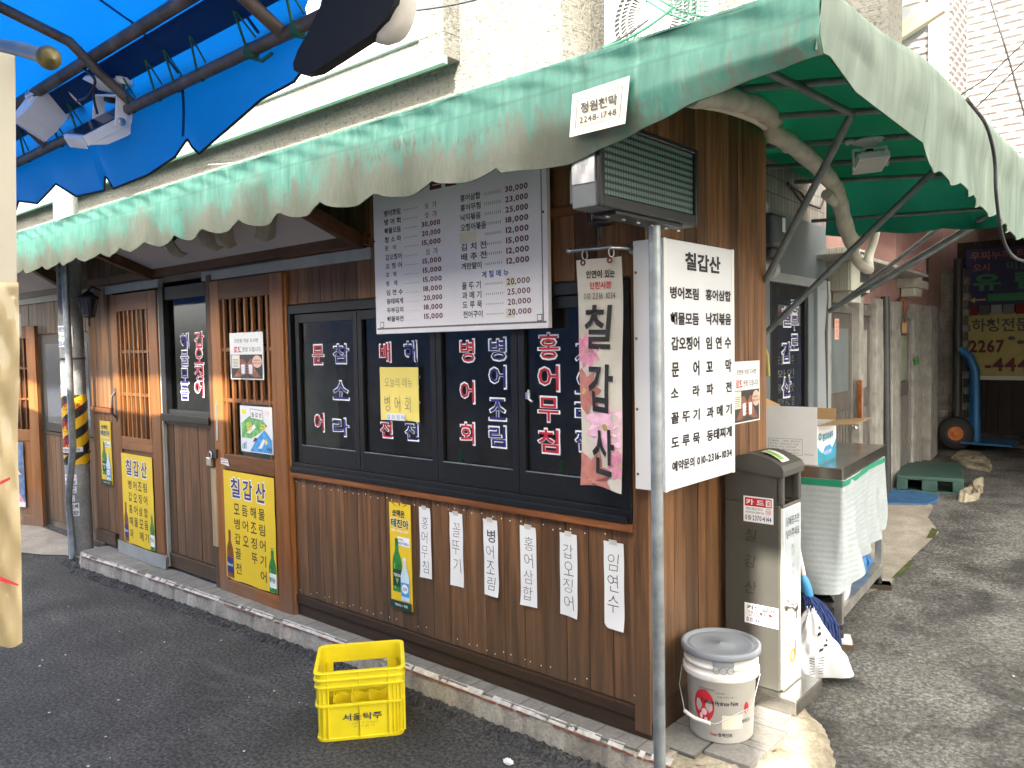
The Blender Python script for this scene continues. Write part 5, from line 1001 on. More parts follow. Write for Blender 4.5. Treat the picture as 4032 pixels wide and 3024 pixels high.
k.grid(lambda u,v:PC(-.1+.2*u,lerp(.885,.925,v),.006),14,1,'white_paper'); k.text(PC,'국번없이 100번',-.085,.893,.075,.917,'ink_black',.02,.0075); k.text(PC,'kt',-.075,.80,-.01,.85,'ink_black',.04,.0075); k.build('hazard_band',UP)
k=MB()
for z in (1.655,.865): k.grid(lambda u,v,z=z:PC(-math.pi*r+2*math.pi*r*u,lerp(z,z+.016,v),.009),48,1,'dark_metal')
k.build('steel_strap',UP)
def psticker(x0,z0,x1,z1,bg,lines,label):
    k=MB(); k.grid(lambda u,v:PC(lerp(x0,x1,u),lerp(z0,z1,v),.003),10,1,bg); n=len(lines)
    for i,(t,m_) in enumerate(lines):
        s=(z1-z0)/n; k.text(PC,t,x0+.008,z1-s*(i+.85),x1-.008,z1-s*(i+.15),m_,.03,.0045)
    tag(k.build('sticker'),label,'sticker')
psticker(-.08,1.76,.06,1.935,'letter_white',[('인종합건축공사','ink_navy'),('방수 누수 설비','bottle_green'),('533-8691','ink_navy')],'purple and green lettered sticker highest on the utility pole')
psticker(-.07,1.375,.02,1.44,'letter_white',[('누수 탐지','bottle_green')],'small white sticker with green letters just above the hazard band')
psticker(-.065,.615,.045,.70,'letter_white',[('카드','ink_red'),('대출 상담','ink_grey')],'white sticker with red heading right under the hazard band')
psticker(-.05,.545,.04,.60,'letter_white',[('여관방','ink_navy'),('447-3534','ink_black')],'narrow sticker ending in 3534 low on the utility pole')
psticker(-.06,.475,.025,.525,'letter_white',[('달세방','ink_navy'),('2237-7775','ink_navy')],'navy sticker ending in 7775 low on the utility pole')
psticker(-.065,.35,.055,.46,'letter_white',[('미소스벽','ink_navy'),('10-5865-1929','ink_navy')],'lowest sticker on the utility pole, boxed in blue')
p=gd(158,1205,.02); k=MB(); q0=fr(139,560,p.y-.05); k.tube([(p.x+.02,p.y-.02,.015),(p.x+.01,p.y+.0,.06),(p.x-.02,p.y-.01,.5),(q0.x,p.y-.05,.95),(q0.x,p.y-.05,2.6)],[.02,.026,.026,.026,.026],'galv',14); tag(k.build('drain_pipe'),'bent grey drain pipe standing before the utility pole','pipe')
# ---------------------------------------------------------------- beige wrapped board in the near left
b=MB()
xb_=.335; Y0=sd(-260,300,xb_).y; Y1=sd(39,300,xb_).y
WB=thing('wrapped_board','beige board wrapped in clear plastic at the near left edge','board',(xb_,Y1-.1,1.9))
zt=sd(20,116,xb_).z; zb=sd(20,610,xb_).z; zl=sd(20,1392,xb_).z
yT=sd(34,116,xb_).y; yM=sd(36,610,xb_).y; yL=sd(44,1392,xb_).y
def ye_(z): return interp([(zl,yL),(zb,yM),(zt,yT)],z)
vs=[V((x,y,z)) for z in (zb-.3,zt) for x in (xb_-.02,xb_) for y in (Y0,ye_(z))]; b.add(vs,[(0,1,3,2),(4,6,7,5),(0,4,5,1),(2,3,7,6),(0,2,6,4),(1,5,7,3)],'board_beige'); b.build('board',WB,.002)
def wr(u,v): z=lerp(zl+.004*math.sin(u*19),zb,v); y=lerp(Y0,ye_(z)+.0012*math.sin(v*9),u); return (xb_+.002+.004*abs(math.sin(v*8+u*5))*u+.002*math.sin(u*14+v*6),y,z)
b=MB(); b.grid(wr,30,40,'kraft_wrap'); b.build('paper_bag',WB)
b=MB(); b.grid(lambda u,v:V(wr(u,v))+V((.003+.003*math.sin(u*23+v*5)*math.sin(v*31),.001*u,-.004)),40,60,'cling_film'); b.build('plastic_film',WB)
b=MB(); 
for q_ in (((0,1040),(22,1030),(22,1036),(0,1048)),((0,1245),(40,1262),(40,1266),(0,1256))): b.add([sd(u,v,xb_+.03) for u,v in q_],[(0,1,2,3)],'ink_red')
b.build('red_tape',WB)
k=MB(); y=-2.22; k.tube([fr(-80,88,y),fr(40,105,y),fr(93,121,y)],.0105,'pipe_grey',12); PR=thing('capped_pipe','grey pipe with a brass ball cap above the beige board','pipe',fr(93,121,y)); k.build('bar',PR); k=MB(); c=fr(106,125,y); d=(fr(106,125,y)-fr(60,112,y)).normalized(); k.lathe(c,[(.0115,-.016),(.014,-.012),(.0165,0),(.0125,.011),(0,.016)],'brass',18,tuple(d)); k.build('ball_cap',PR)
# ---------------------------------------------------------------- yellow crate
fl=V((-1.229,-.706,0)); fr_=V((-1.005,-.437,0)); 
ang=math.atan2(fr_.y-fl.y,fr_.x-fl.x); CX,CY,CH=.385,.335,.305
CR=thing('yellow_crate','yellow plastic bottle crate standing on the black asphalt','crate',(fl.x,fl.y,0)); CR.rotation_euler=(0,0,ang)
def rrect(x0,x1,y0,y1,r,n=5):
    P=[]
    for cx,cy,a0 in ((x1-r,y0+r,-90),(x1-r,y1-r,0),(x0+r,y1-r,90),(x0+r,y0+r,180)): P+=[(cx+r*math.cos(R_(a0+90*i/n)),cy+r*math.sin(R_(a0+90*i/n))) for i in range(n+1)]
    return P
k=MB()
def loop(z,e,r=.035): return [V((x,y,z)) for x,y in rrect(-e,CX+e,-e,CY+e,r)]
def skin(ls,mat,closed=True):
    n=len(ls[0]); vs=[p for l_ in ls for p in l_]; k.add(vs,[(i*n+j,i*n+(j+1)%n,(i+1)*n+(j+1)%n,(i+1)*n+j) for i in range(len(ls)-1) for j in range(n)],mat,False)
Y='crate_yellow'
# lower skirt, middle band, rims (outer then inner skins)
skin([loop(0,-.006),loop(.012,-.004),loop(.012,-.009),loop(.152,-.007),loop(.152,.002),loop(.162,.002),loop(.162,-.006)],Y); skin([loop(.162,-.006),loop(.162,-.013),loop(.0,-.018)],Y)
skin([loop(.236,-.005),loop(.236,.003),loop(.243,.003),loop(.243,-.003),loop(.268,-.003),loop(.268,.005),loop(.275,.005),loop(.275,-.002),loop(CH-.006,-.001),loop(CH-.004,.006),loop(CH,.005),loop(CH,-.012),loop(.225,-.013),loop(.225,-.006),loop(.236,-.005)],Y)
def wallseg(side,a,b_,z0,z1,t=.008,inn=.005):
    """panel of the side wall: 0 front,1 right,2 back,3 left"""
    i=inn
    if side==0: k.box(a,b_,i,i+t,z0,z1,Y)
    elif side==2: k.box(a,b_,CY-i-t,CY-i,z0,z1,Y)
    elif side==1: k.box(CX-i-t,CX-i,a,b_,z0,z1,Y)
    else: k.box(i,i+t,a,b_,z0,z1,Y)
for s,L in ((0,CX),(1,CY),(2,CX),(3,CY)):
    hi=.236
    if s in(0,2): op=(.06,L-.075); 
    else: op=(.08,L-.08)
    wallseg(s,.03,op[0],.162,hi); wallseg(s,op[1],L-.03,.162,hi)
    if s==2: wallseg(s,op[0],op[1],.162,.18)
    if s in (1,3): wallseg(s,op[0],op[1],.162,.20) if s==1 else None
for cx,cy,a0 in ((CX-.035,.035,-90),(CX-.035,CY-.035,0),(.035,CY-.035,90),(.035,.035,180)):
    arc=[(cx+.031*math.cos(R_(a0+15*i)),cy+.031*math.sin(R_(a0+15*i))) for i in range(7)]
    vs=[V((x,y,z)) for x,y in arc for z in (.155,.24)]; k.add(vs,[(2*i,2*i+2,2*i+3,2*i+1) for i in range(6)],Y,True)
# ribs
for x in (.055,.19,CX-.07): 
    for z0,z1 in ((.012,.155),(.238,.30)): k.box(x-.002,x+.002,-.002,.008,z0,z1,Y)
for x in (.055,CX-.07): k.box(x-.002,x+.002,-.002,.008,.155,.238,Y)
for x in (.018,.034,CX-.018,CX-.034,CX-.05): k.box(x-.0015,x+.0015,.0,.008,.012,.236,Y)
for y_ in (.03,.06,.17,CY-.06,CY-.03): k.box(CX-.008,CX+.002,y_-.002,y_+.002,.012,.236,Y)
k.box(CX-.006,CX+.001,.06,CY-.06,.10,.162,Y)
# the raised back grip: top bar above the big back opening
k.build('shell',CR,.0015,local=True)
k=MB(); k.box(.01,CX-.01,.01,CY-.01,.012,.018,Y)
for i in range(1,5):
    x=CX*i/5; n=9; vs=[V((x,lerp(.012,CY-.012,j/n),z)) for j in range(n+1) for z in (.02,.168+.016*(j%2))]; vs2=[v+V((.003,0,0)) for v in vs]; m_=len(vs); k.add(vs+vs2,[(2*j,2*j+2,2*j+3,2*j+1) for j in range(n)]+[(m_+2*j,m_+2*j+1,m_+2*j+3,m_+2*j+2) for j in range(n)]+[(2*j+1,2*j+3,m_+2*j+3,m_+2*j+1) for j in range(n)],Y)
for i in range(1,4):
    y_=CY*i/4; n=11; vs=[V((lerp(.012,CX-.012,j/n),y_,z)) for j in range(n+1) for z in (.02,.168+.016*(j%2))]; vs2=[v+V((0,.003,0)) for v in vs]; m_=len(vs); k.add(vs+vs2,[(2*j,2*j+2,2*j+3,2*j+1) for j in range(n)]+[(m_+2*j,m_+2*j+1,m_+2*j+3,m_+2*j+2) for j in range(n)]+[(2*j+1,2*j+3,m_+2*j+3,m_+2*j+1) for j in range(n)],Y)
k.build('divider',CR,local=True)
k=MB(); F=Fm((0,.0055,0),(1,0,0),(0,0,1)); k.text(F,'서울탁주',.115,.085,.285,.117,'ink_grey',.02,.001); k.text(F,'서울 장수 주식회사',.15,.068,.27,.076,'sign_yellow',0,.001); k.text(F,'생 막 걸 리',.16,.054,.25,.063,'sign_yellow',0,.001); k.build('lettering',CR,local=True)
# ---------------------------------------------------------------- paint bucket
bx,by,bz=.185,.255,.132
BK=thing('paint_bucket','white paint bucket with red emblem and grey lid on the tiled corner','bucket',(bx,by,bz))
k=MB(); k.lathe((bx,by,bz),[(0,0),(.118,0),(.124,.006),(.136,.25),(.149,.252),(.1505,.256),(.1505,.274),(.149,.278),(.138,.28),(.138,.297),(.146,.299),(.146,.309),(.139,.311),(.14,.328),(.147,.33),(.147,.343)],'bucket_white',64); k.build('pail',BK)
k=MB(); k.lathe((bx,by,bz),[(.147,.336),(.155,.338),(.157,.345),(.156,.362),(.15,.366),(.142,.364),(.139,.355),(.128,.353),(.124,.357),(.118,.354),(.01,.356),(.008,.360),(0,.361)],'lid_grey',64)
BC=Cyl(bx,by,.1475,R_(30))
vs=[BC(-.04+.08*i/8,z,.004) for i in range(9) for z in (.315+bz,.345+bz)]; k.add(vs,[(2*i,2*i+2,2*i+3,2*i+1) for i in range(8)],'lid_grey')
for i in (-1,0,1):
    k.tube([BC(.026*i+.0125*math.cos(t*math.pi/8),bz+.303+.0125*math.sin(t*math.pi/8),.004) for t in range(17)],.002,'lid_grey',6)
k.build('lid',BK)
BP=Cyl(bx,by,lambda z:.124+.012*(z-bz-.006)/.244,R_(30))
k=MB(); E_=lambda cx,cz,rx,rz,h,m_:k.add([BP(cx,bz+cz,h)]+[BP(cx+rx*math.cos(2*math.pi*i/32),bz+cz+rz*math.sin(2*math.pi*i/32),h) for i in range(32)],[(0,1+i,1+(i+1)%32) for i in range(32)],m_)
E_(-.078,.145,.044,.065,.0010,'ink_red'); E_(-.075,.12,.012,.014,.0016,'pale_pink'); E_(-.088,.10,.006,.012,.0016,'bucket_white'); E_(-.068,.092,.007,.008,.0016,'bucket_white'); E_(.098,.14,.012,.023,.0010,'ink_red'); E_(.098,.125,.004,.005,.0016,'bucket_white')
k.text(BP,'Premium',-.088,bz+.158,-.035,bz+.176,'ink_black',.02,.002); k.text(BP,'Hydrate Paint',-.03,bz+.152,.058,bz+.174,'ink_black',.02,.002)
k.text(BP,'고객의 가치와',-.03,bz+.202,.005,bz+.209,'ink_grey',0,.0015); k.text(BP,'미래를 추구하는 기업 ――',-.022,bz+.188,.052,bz+.195,'ink_grey',0,.0015); k.text(BP,'KSA9001:2008 인증업체',-.1,bz+.212,-.034,bz+.219,'ink_grey',0,.0015)
k.text(BP,'참페인트',-.02,bz+.03,.034,bz+.046,'ink_grey',.03,.002); k.text(BP,'Chamm',-.05,bz+.032,-.024,bz+.044,'ink_red',.03,.002); k.text(BP,'참페인트',.075,bz+.082,.118,bz+.097,'ink_grey',.02,.002)
vs=[BP(-.005+.085*i/8,bz+z,.0008) for i in range(9) for z in (.062,.118)]; k.add(vs,[(2*i,2*i+2,2*i+3,2*i+1) for i in range(8)],'cream_paper'); k.build('print',BK)
k=MB(); d=lambda a,z,o_: V((bx+o_*math.sin(a),by-o_*math.cos(a),bz+z))
k.tube([d(R_(-62),.258,.153),d(R_(-58),.18,.165),d(R_(-30),.105,.168),d(R_(10),.095,.165),d(R_(20),.098,.163),d(R_(70),.16,.168),d(R_(106),.255,.153)],.0022,'steel',6); k.build('wire_handle',BK)
k=MB(); k.tube([d(R_(-30),.105,.168),d(R_(-10),.099,.169),d(R_(12),.096,.166)],.0075,'bucket_white',10); k.build('grip',BK)
# ---------------------------------------------------------------- cigarette bin
BN=thing('cigarette_bin','tall brown grey cigarette bin with arched hood on a steel base','bin',(.2,.72,.13))
k=MB(); k.box(.03,.378,.552,.852,.131,.192,'steel_satin'); k.build('base_plate',BN,.004)
x0,x1,y0,y1=.035,.299,.603,.815
k=MB(); k.box(x0,x1-.012,y0,y1,.192,1.0,'bin_brown'); k.box(x0,x1-.012,y0,y0+.02,1.0,1.15,'bin_brown'); k.box(x0,x1-.012,y1-.02,y1,1.0,1.15,'bin_brown'); k.box(x0,x0+.02,y0+.02,y1-.02,1.0,1.15,'bin_brown'); k.build('cabinet',BN,.006)
F=Fm((0,y0-.012,0),(1,0,0),(0,0,1)); k=MB(); P=[(x0-.004,1.15),(x1+.008,1.12),(x1+.01,1.15)]+[(lerp(x1,x0,i/10),1.15+.065*math.sin(math.pi*(.12+.88*i/10)*.9)) for i in range(11)]
k.prism(F,P,-(y1-y0+.024),0,'bin_brown',False)
G=FS(x1); k.fbox(G,y0,y0+.028,1.0,1.14,-.03,.002,'bin_brown'); k.fbox(G,y1-.028,y1,1.0,1.14,-.03,.002,'bin_brown'); k.build('hood',BN,.008)
k=MB(); k.box(x0+.03,x1-.002,y0+.022,y1-.022,.985,1.001,'steel_satin')
for i in range(5): k.box(x1-.09+.012*i,x1-.084+.012*i,y0+.05,y1-.05,1.0012,1.003,'hazard_black')
k.build('ash_tray',BN,.001)
k=MB(); k.box(x1-.0115,x1+.001,y0+.012,y1-.012,.20,.985,'white_plastic'); F=FS(x1+.001)
k.quad(F,y0+.02,.57,y1-.02,.978,.001,'panel_pale'); k.text(F,'담배꽁초만',y0+.035,.905,y1-.03,.945,'ink_grey',.01,.002); k.text(F,'넣어주세요',y0+.035,.85,y1-.03,.89,'ink_grey',.01,.002)
for i,ch in enumerate('칠갑산'): k.text(F,ch,y0+.09,.77-.085*i,y0+.125,.82-.085*i,'ink_pencil',-.015,.002)
c=(y0+.105,.325); k.ring(F,c[0],c[1],.016,.032,.001,.002,'ink_orange',24); k.poly(F,[(c[0]+.018,c[1]-.02),(c[0]+.032,c[1]-.01),(c[0]+.036,c[1]+.085),(c[0]+.026,c[1]+.06)],.0026,'ink_red'); k.text(F,'재떨이',y0+.075,.245,y0+.14,.275,'flood_lens',.02,.002)
k.build('door_panel',BN,.002)
k=MB(); p=V((x1+.001,y0+.035,.565)); k.lathe(p,[(.024,0),(.024,.006),(.012,.01),(.010,.035)],'steel',18,(1,0,0)); k.lathe(p+V((.035,0,0)),[(0,0),(.016,0),(.02,.006),(.016,.012),(0,.012)],'steel',18,(1,0,0)); k.tube([p+V((.03,.0,0)),p+V((.04,.01,-.02)),p+V((.04,.012,-.05))],.004,'steel',8); k.build('lock_knob',BN)
F=Fm((0,y0-.001,0),(1,0,0),(0,0,1))
k=MB()
for i,ch in enumerate('칠감산'): k.text(F,ch,.13,.83-.115*i,.185,.885-.115*i,'ink_black',-.012,.0016,.1)
k.build('marker_writing',BN)
def bsticker(a,c,label,fn):
    p0=F.inv(hit(F,*b_(*a))); p1=F.inv(hit(F,*b_(*c))); k=MB(); X0,X1,Z0,Z1=p0[0],p1[0],p1[1],p0[1]; k.prism(F,[(X0,Z0),(X1,Z0),(X1,Z1),(X0,Z1)],-.0005,.001,'letter_white'); fn(k,X0,X1-X0,Z0,Z1-Z0); tag(k.build('sticker'),label,'sticker')
b_=Z(2400,2000,1.62)
def s1(k,x,w,z,h):
    k.quad(F,x+w*.05,z+h*.62,x+w*.95,z+h*.95,.0018,'ink_red'); k.text(F,'카 드',x+w*.09,z+h*.67,x+w*.7,z+h*.9,'letter_white',.03,.0026); k.quad(F,x+w*.76,z+h*.66,x+w*.92,z+h*.91,.0024,'letter_white'); k.text(F,'결',x+w*.79,z+h*.7,x+w*.89,z+h*.88,'ink_red',.02,.003)
    k.text(F,'개인/법인카드',x+w*.07,z+h*.47,x+w*.66,z+h*.57,'ink_grey',.01,.002); k.text(F,'카드한도內 할부가능',x+w*.07,z+h*.34,x+w*.7,z+h*.43,'ink_grey',.01,.002); k.ell(F,x+w*.84,z+h*.46,w*.09,h*.12,.002,'ink_red'); k.ell(F,x+w*.84,z+h*.46,w*.075,h*.1,.0024,'letter_white'); k.text(F,'현금',x+w*.79,z+h*.41,x+w*.89,z+h*.51,'ink_red',.03,.003); k.text(F,'010·2370·4144',x+w*.06,z+h*.07,x+w*.94,z+h*.27,'ink_navy',.015,.002)
def s2(k,x,w,z,h):
    k.text(F,'카드결제',x+w*.07,z+h*.70,x+w*.93,z+h*.92,'ink_navy',.03,.002); k.text(F,'대납',x+w*.13,z+h*.50,x+w*.4,z+h*.65,'ink_red',.02,.002); k.ell(F,x+w*.64,z+h*.57,w*.2,h*.11,.002,'ink_red'); k.text(F,'1%',x+w*.54,z+h*.5,x+w*.74,z+h*.63,'letter_white',.03,.003); k.text(F,'전지역출장가능',x+w*.13,z+h*.36,x+w*.86,z+h*.46,'ink_navy',.01,.002); k.text(F,'010-4402-1803',x+w*.06,z+h*.08,x+w*.94,z+h*.31,'ink_navy',.015,.002)
bsticker((855,-80),(1045,108),'red headed phone number sticker high on the cigarette bin',s1); bsticker((862,600),(1078,775),'blue lettered sticker with a red oval low on the cigarette bin',s2)
k=MB(); P=lambda u,v:V((lerp(.19,.285,u),lerp(.64,.72,v),1.2175-.03*u*u*1.3-.0*v)); k.grid(lambda u,v:P(u,v)+V((0,0,.004)),6,2,'white_plastic'); k.grid(lambda u,v:P(.1+.8*u,.1+.5*v)+V((0,0,.0055)),6,2,'bottle_lime'); k.build('sticker').name='sticker'; o=COL.objects[-1]; tag(o,'yellow green cartoonless sticker on the hood of the cigarette bin'.replace('cartoonless ',''),'sticker')
# ---------------------------------------------------------------- trash bag and mop
b=MB(); cx,cy=.235,1.10
def bg(u,v):
    a=2*math.pi*u; rr=.15*(math.sin(math.pi*min(.97,.2+v*.8))**.7)*(1+.12*math.sin(a*3+v*5)+.05*math.sin(a*9+v*11)+.03*math.sin(a*17-v*19)+.02*math.sin(a*31+v*23)); z=.112+.30*v**1.1+.012*math.sin(a*7)*v
    ex=.10*max(0,math.cos(a-.4))**6*(1-v)**3
    return (cx+(rr*(1-.35*v)+ex)*math.cos(a)*.9,cy+(rr*(1-.35*v)+ex)*math.sin(a),z)
b.grid(bg,48,24,'bag_white')
for i in range(7): 
    for j in range(2):
        u0=.80+.06*j+.09*(i%2)*0; v0=.12+.045*i; vs=[V(bg(u0+du,v0+dv))*1+V((.004,-.004,0)) for du,dv in ((0,0),(.035,0),(.035,.012),(0,.012))]; b.add(vs,[(0,1,2,3)],'ink_pencil')
for i in range(5):
    u0=.86+.03*(i%3); v0=.48+.07*i; b.add([V(bg(u0+du,v0+dv))+V((.005,-.005,0)) for du,dv in ((0,0),(.03,.015),(.035,.05),(.01,.04))],[(0,1,2,3)],'ink_black')
tag(b.build('rubbish_bag'),'white printed plastic bag of rubbish slumped behind the cigarette bin','bag')
MP=thing('mop','blue string mop leaning head down behind the cigarette bin','mop',(.25,1.33,.1))
k=MB(); p0=V((.19,1.16,.50)); k.tube([p0,(.10,1.12,1.0)],.012,'white_plastic',10); k.build('handle',MP)
k=MB(); k.lathe(p0,[(.022,-.05),(.026,-.02),(.024,.03),(.014,.06)],'label_blue',16,(-.25,-.17,1)); k.build('socket',MP)
k=MB()
for i in range(170):
    a=random.uniform(-1.5,1.3); q_=.35+.65*random.random(); e=V((.215+.115*math.cos(a)*q_,1.24+.12*math.sin(a)*q_,.112+.05*(1-q_)*random.random())); s0=p0+V((random.uniform(-.018,.018),random.uniform(-.018,.018),-.045)); w0=random.random()*6
    pts=[]
    for t in range(9):
        f=t/8; p=s0.lerp(e,f); bul=math.sin(math.pi*f); pts.append(p+V((.045*bul*math.cos(a)+.008*math.sin(w0+f*9),.045*bul*math.sin(a)+.008*math.cos(w0+f*8),.05*bul)))
    k.tube(pts,.0042,'mop_blue',5,False)
k.build('mop_strings',MP)
# ---------------------------------------------------------------- steel work table with bubble sheet, carton on top
CT=thing('work_table','stainless steel work table standing on wooden blocks in the alley mouth','table',(.1,1.9,.14))
fc=V((.262,1.475,0)); fd=V((.166,2.56,0)); ang=math.atan2(fd.y-fc.y,fd.x-fc.x)-math.pi/2
X=Matrix.Translation(fc)@Matrix.Rotation(ang,4,'Z'); Lh=(fd-fc).length; Wd=.47; ZTOP=1.045
k=MB(); k.box(-Wd,0,0,Lh,ZTOP-.003,ZTOP,'steel_satin',X=X); 
for q_ in ((-.003,0,0,Lh),(-Wd,-.003,0,.003),(-Wd,-.003,Lh-.003,Lh),(-Wd,-Wd+.003,.003,Lh-.003)): k.box(*q_,ZTOP-.062,ZTOP-.003,'steel_satin',X=X)
k.build('top',CT,.002)
for x,y in ((-.05,.03),(-.05,Lh-.07),(-Wd+.02,.03),(-Wd+.02,Lh-.07)):
    k=MB(); k.box(x,x+.04,y,y+.04,.22,ZTOP-.062,'steel_leg',X=X); o=k.build('leg',CT,.002); k=MB(); k.lathe(X@V((x+.02,y+.02,.15)),[(0,0),(.024,0),(.024,.03),(.018,.034),(.018,.05),(.02,.052),(.02,.07),(0,.07)],'black_rubber',12); k.build('levelling_foot',o)
k=MB(); k.box(-Wd+.02,-.012,.035,Lh-.035,.29,.305,'steel_leg',X=X); k.box(-.012,-.008,.07,Lh-.07,.25,.305,'steel_leg',X=X); k.box(-Wd+.06,-.05,.035,.039,.25,.305,'steel_satin',X=X); k.build('shelf',CT,.002)
b=MB()
def sheet(u,v):
    # wraps the near end and the alley side
    L0=Wd; tot=Wd+Lh*.93; s=u*tot; out=.006+.012*(1-v)+.016*math.sin(s*21+2*math.sin(v*3))*(1-v)**1.3
    if s>L0: 
        t=s-L0; zb=lerp(.40,.50,min(1,t/.35)) if t<.35 else .50+.05*(t-.35)
        out+=.03*math.exp(-((t-.22)/.12)**2)*(1-v)
    else: zb=.345+.05*(s/L0)
    z=lerp(zb,ZTOP-.06,v); r_=.05*(1-v)
    if s<L0-r_: p=(-Wd+s,-out)
    elif s>L0+r_: p=(out,s-L0)
    else:
        a=(s-L0+r_)/(2*r_+1e-6)*math.pi/2; p=(-r_+ (r_+out)*math.sin(a),r_-(r_+out)*math.cos(a))
    return X@V((p[0],p[1],z))
b.grid(sheet,170,40,'bubble_sheet'); tag(b.build('bubble_sheet'),'pale grey bubble wrap sheet skirting the steel work table','cover')
k=MB(); k.grid(lambda u,v:X@V((-Wd*1+u*Wd,-.0075,ZTOP-.097+.036*v)),4,1,'tape_green'); k.grid(lambda u,v:X@V((.009+.002*math.sin(u*30),-.0075+u*Lh*.95,ZTOP-.09+.028*v-.006*math.sin(u*8))),20,1,'tape_green'); tag(k.build('green_tape'),'green tape strip holding the bubble wrap under the table rim','tape')
for i,(x,y,lb) in enumerate(((-.03,.05,'stacked wood and tile block under the near foot of the work table'),(-.03,Lh-.05,'brown wood block under the far foot of the work table'))):
    k=MB(); p=X@V((x,y,0)); g=gh(p.x,p.y); Y_=Matrix.Translation((p.x,p.y,0))@Matrix.Rotation(.4,4,'Z'); k.box(-.07,.07,-.05,.05,g-.01,g+.03,'pallet_wood',X=Y_)
    if i==0: k.box(-.085,.06,-.055,.055,g+.03,.15,'white_plastic',X=Y_); k.box(-.02,.01,-.056,.056,g+.031,.1504,'tape_green',X=Y_)
    else: k.box(-.07,.07,-.05,.05,g+.03,.15,'pallet_wood',X=Y_)
    tag(k.build('foot_block',bevel=.003),lb,'block','blocks under the work table')
def sack(c,r,mat,h,label,cat='bag',seed=0):
    b=MB(); b.grid(lambda u,v:V(c)+V((r[0]*math.sin(math.pi*min(.98,.12+.88*v))**.6*math.cos(6.283*u)*(1+.12*math.sin(18*u+seed+v*6)),r[1]*math.sin(math.pi*min(.98,.12+.88*v))**.6*math.sin(6.283*u)*(1+.1*math.sin(25*u+seed)),h*v)),36,16,mat); return tag(b.build('plastic_bag'),label,cat)
sack(X@V((-.2,.22,.306)),(.17,.16),'bag_black',.2,'black rubbish bag on the lower shelf of the work table',seed=1); sack(X@V((-.06,.20,.306)),(.055,.12),'bag_white',.24,'white plastic bag bulging out under the bubble wrap',seed=2); sack(X@V((-.09,.72,.306)),(.07,.18),'bag_blue',.14,'blue plastic bag at the far end of the table shelf',seed=3)
# carton
CA=thing('carton','open white shrimp carton with blue end print on the work table','carton',(0,1.6,ZTOP))
A=V((.128,1.485,0)); Bk=V((.090,1.885,0)); ang2=math.atan2(Bk.y-A.y,Bk.x-A.x)-math.pi/2; Q=Matrix.Translation((A.x,A.y,ZTOP))@Matrix.Rotation(ang2,4,'Z'); cw,cl,chh=.32,.40,.208; zz=.0008
k=MB(); k.box(-cw,0,0,.004,zz,chh,'carton_white',X=Q); k.box(-cw,0,cl-.004,cl,zz,chh,'carton_white',X=Q); k.box(-.004,0,.004,cl-.004,zz,chh,'carton_white',X=Q); k.box(-cw,-cw+.004,.004,cl-.004,zz,chh,'carton_white',X=Q); k.box(-cw,0,0,cl,zz,zz+.003,'carton_kraft',X=Q); k.build('box',CA)
k=MB(); H=Q@Matrix.Translation((0,0,chh))@Matrix.Rotation(R_(-3),4,'X'); k.box(-cw+.002,-.002,0,.003,0,.10,'carton_white',X=H); H=Q@Matrix.Translation((0,0,chh))@Matrix.Rotation(R_(18),4,'Y'); k.box(-.0,.19,.01,cl*.98,-.004,-.001,'carton_kraft',X=Q@Matrix.Translation((0,0,chh+.003))@Matrix.Rotation(R_(-6),4,'Y')); k.box(-cw,-cw+.003,0,cl,0,.16,'carton_kraft',X=Q@Matrix.Translation((0,0,chh))@Matrix.Rotation(R_(-12),4,'X')); k.box(-cw+.002,-.002,cl-.003,cl,0,.12,'carton_kraft',X=Q@Matrix.Translation((0,0,chh-.0))@Matrix.Rotation(R_(-8),4,'X')); k.build('flap',CA)
F=Fm(Q@V((0,0,0)),Q.to_3x3()@V((0,1,0)),(0,0,1)); k=MB()
k.poly(F,[(0.004,.004)]+[(cl-.004,.004),(cl-.004,.11)]+[(cl-.02-.05*i,.10-.05*math.sin(i*.6)) for i in range(5)]+[(.1,.055),(.06,.07),(.004,.10)],.001,'label_teal'); 
k.poly(F,[(.1,.05),(.15,.085),(.26,.088),(.31,.06),(.33,.03),(.2,.035)],.0018,'label_blue'); k.text(F,'FROZEN SHRIMP',.13,.042,.28,.062,'letter_white',.01,.0028); k.text(F,'흰다리새우',.10,.115,.33,.158,'label_teal',.03,.0018); k.ell(F,.05,.148,.034,.02,.0018,'label_teal'); k.text(F,'수산',.03,.14,.07,.158,'letter_white',.02,.0026)
F=Fm(Q@V((0,0,0)),Q.to_3x3()@V((1,0,0)),(0,0,1)); x0,x1=-.255,-.075
for a_ in ((x0,.05,x1,.0515),(x0,.135,x1,.1365),(x0,.05,x0+.0015,.1365),(x1-.0015,.05,x1,.1365)): k.quad(F,*a_,.001,'ink_blue')
for i,t in enumerate(('제품명 : 새우 흰다리','원산지 : 베트남산 수입','내용량 : 9kg 냉동보관','유통기한 : 별도표기일까지','반품 및 교환 : 구입처')): k.text(F,t,x0+.006,.118-.0155*i,x1-.012-.01*(i%3),.128-.0155*i,'ink_pencil',.0,.001)
k.text(F,'소비자상담실',-.07,.052,-.02,.06,'ink_blue',0,.001); k.build('print',CA)
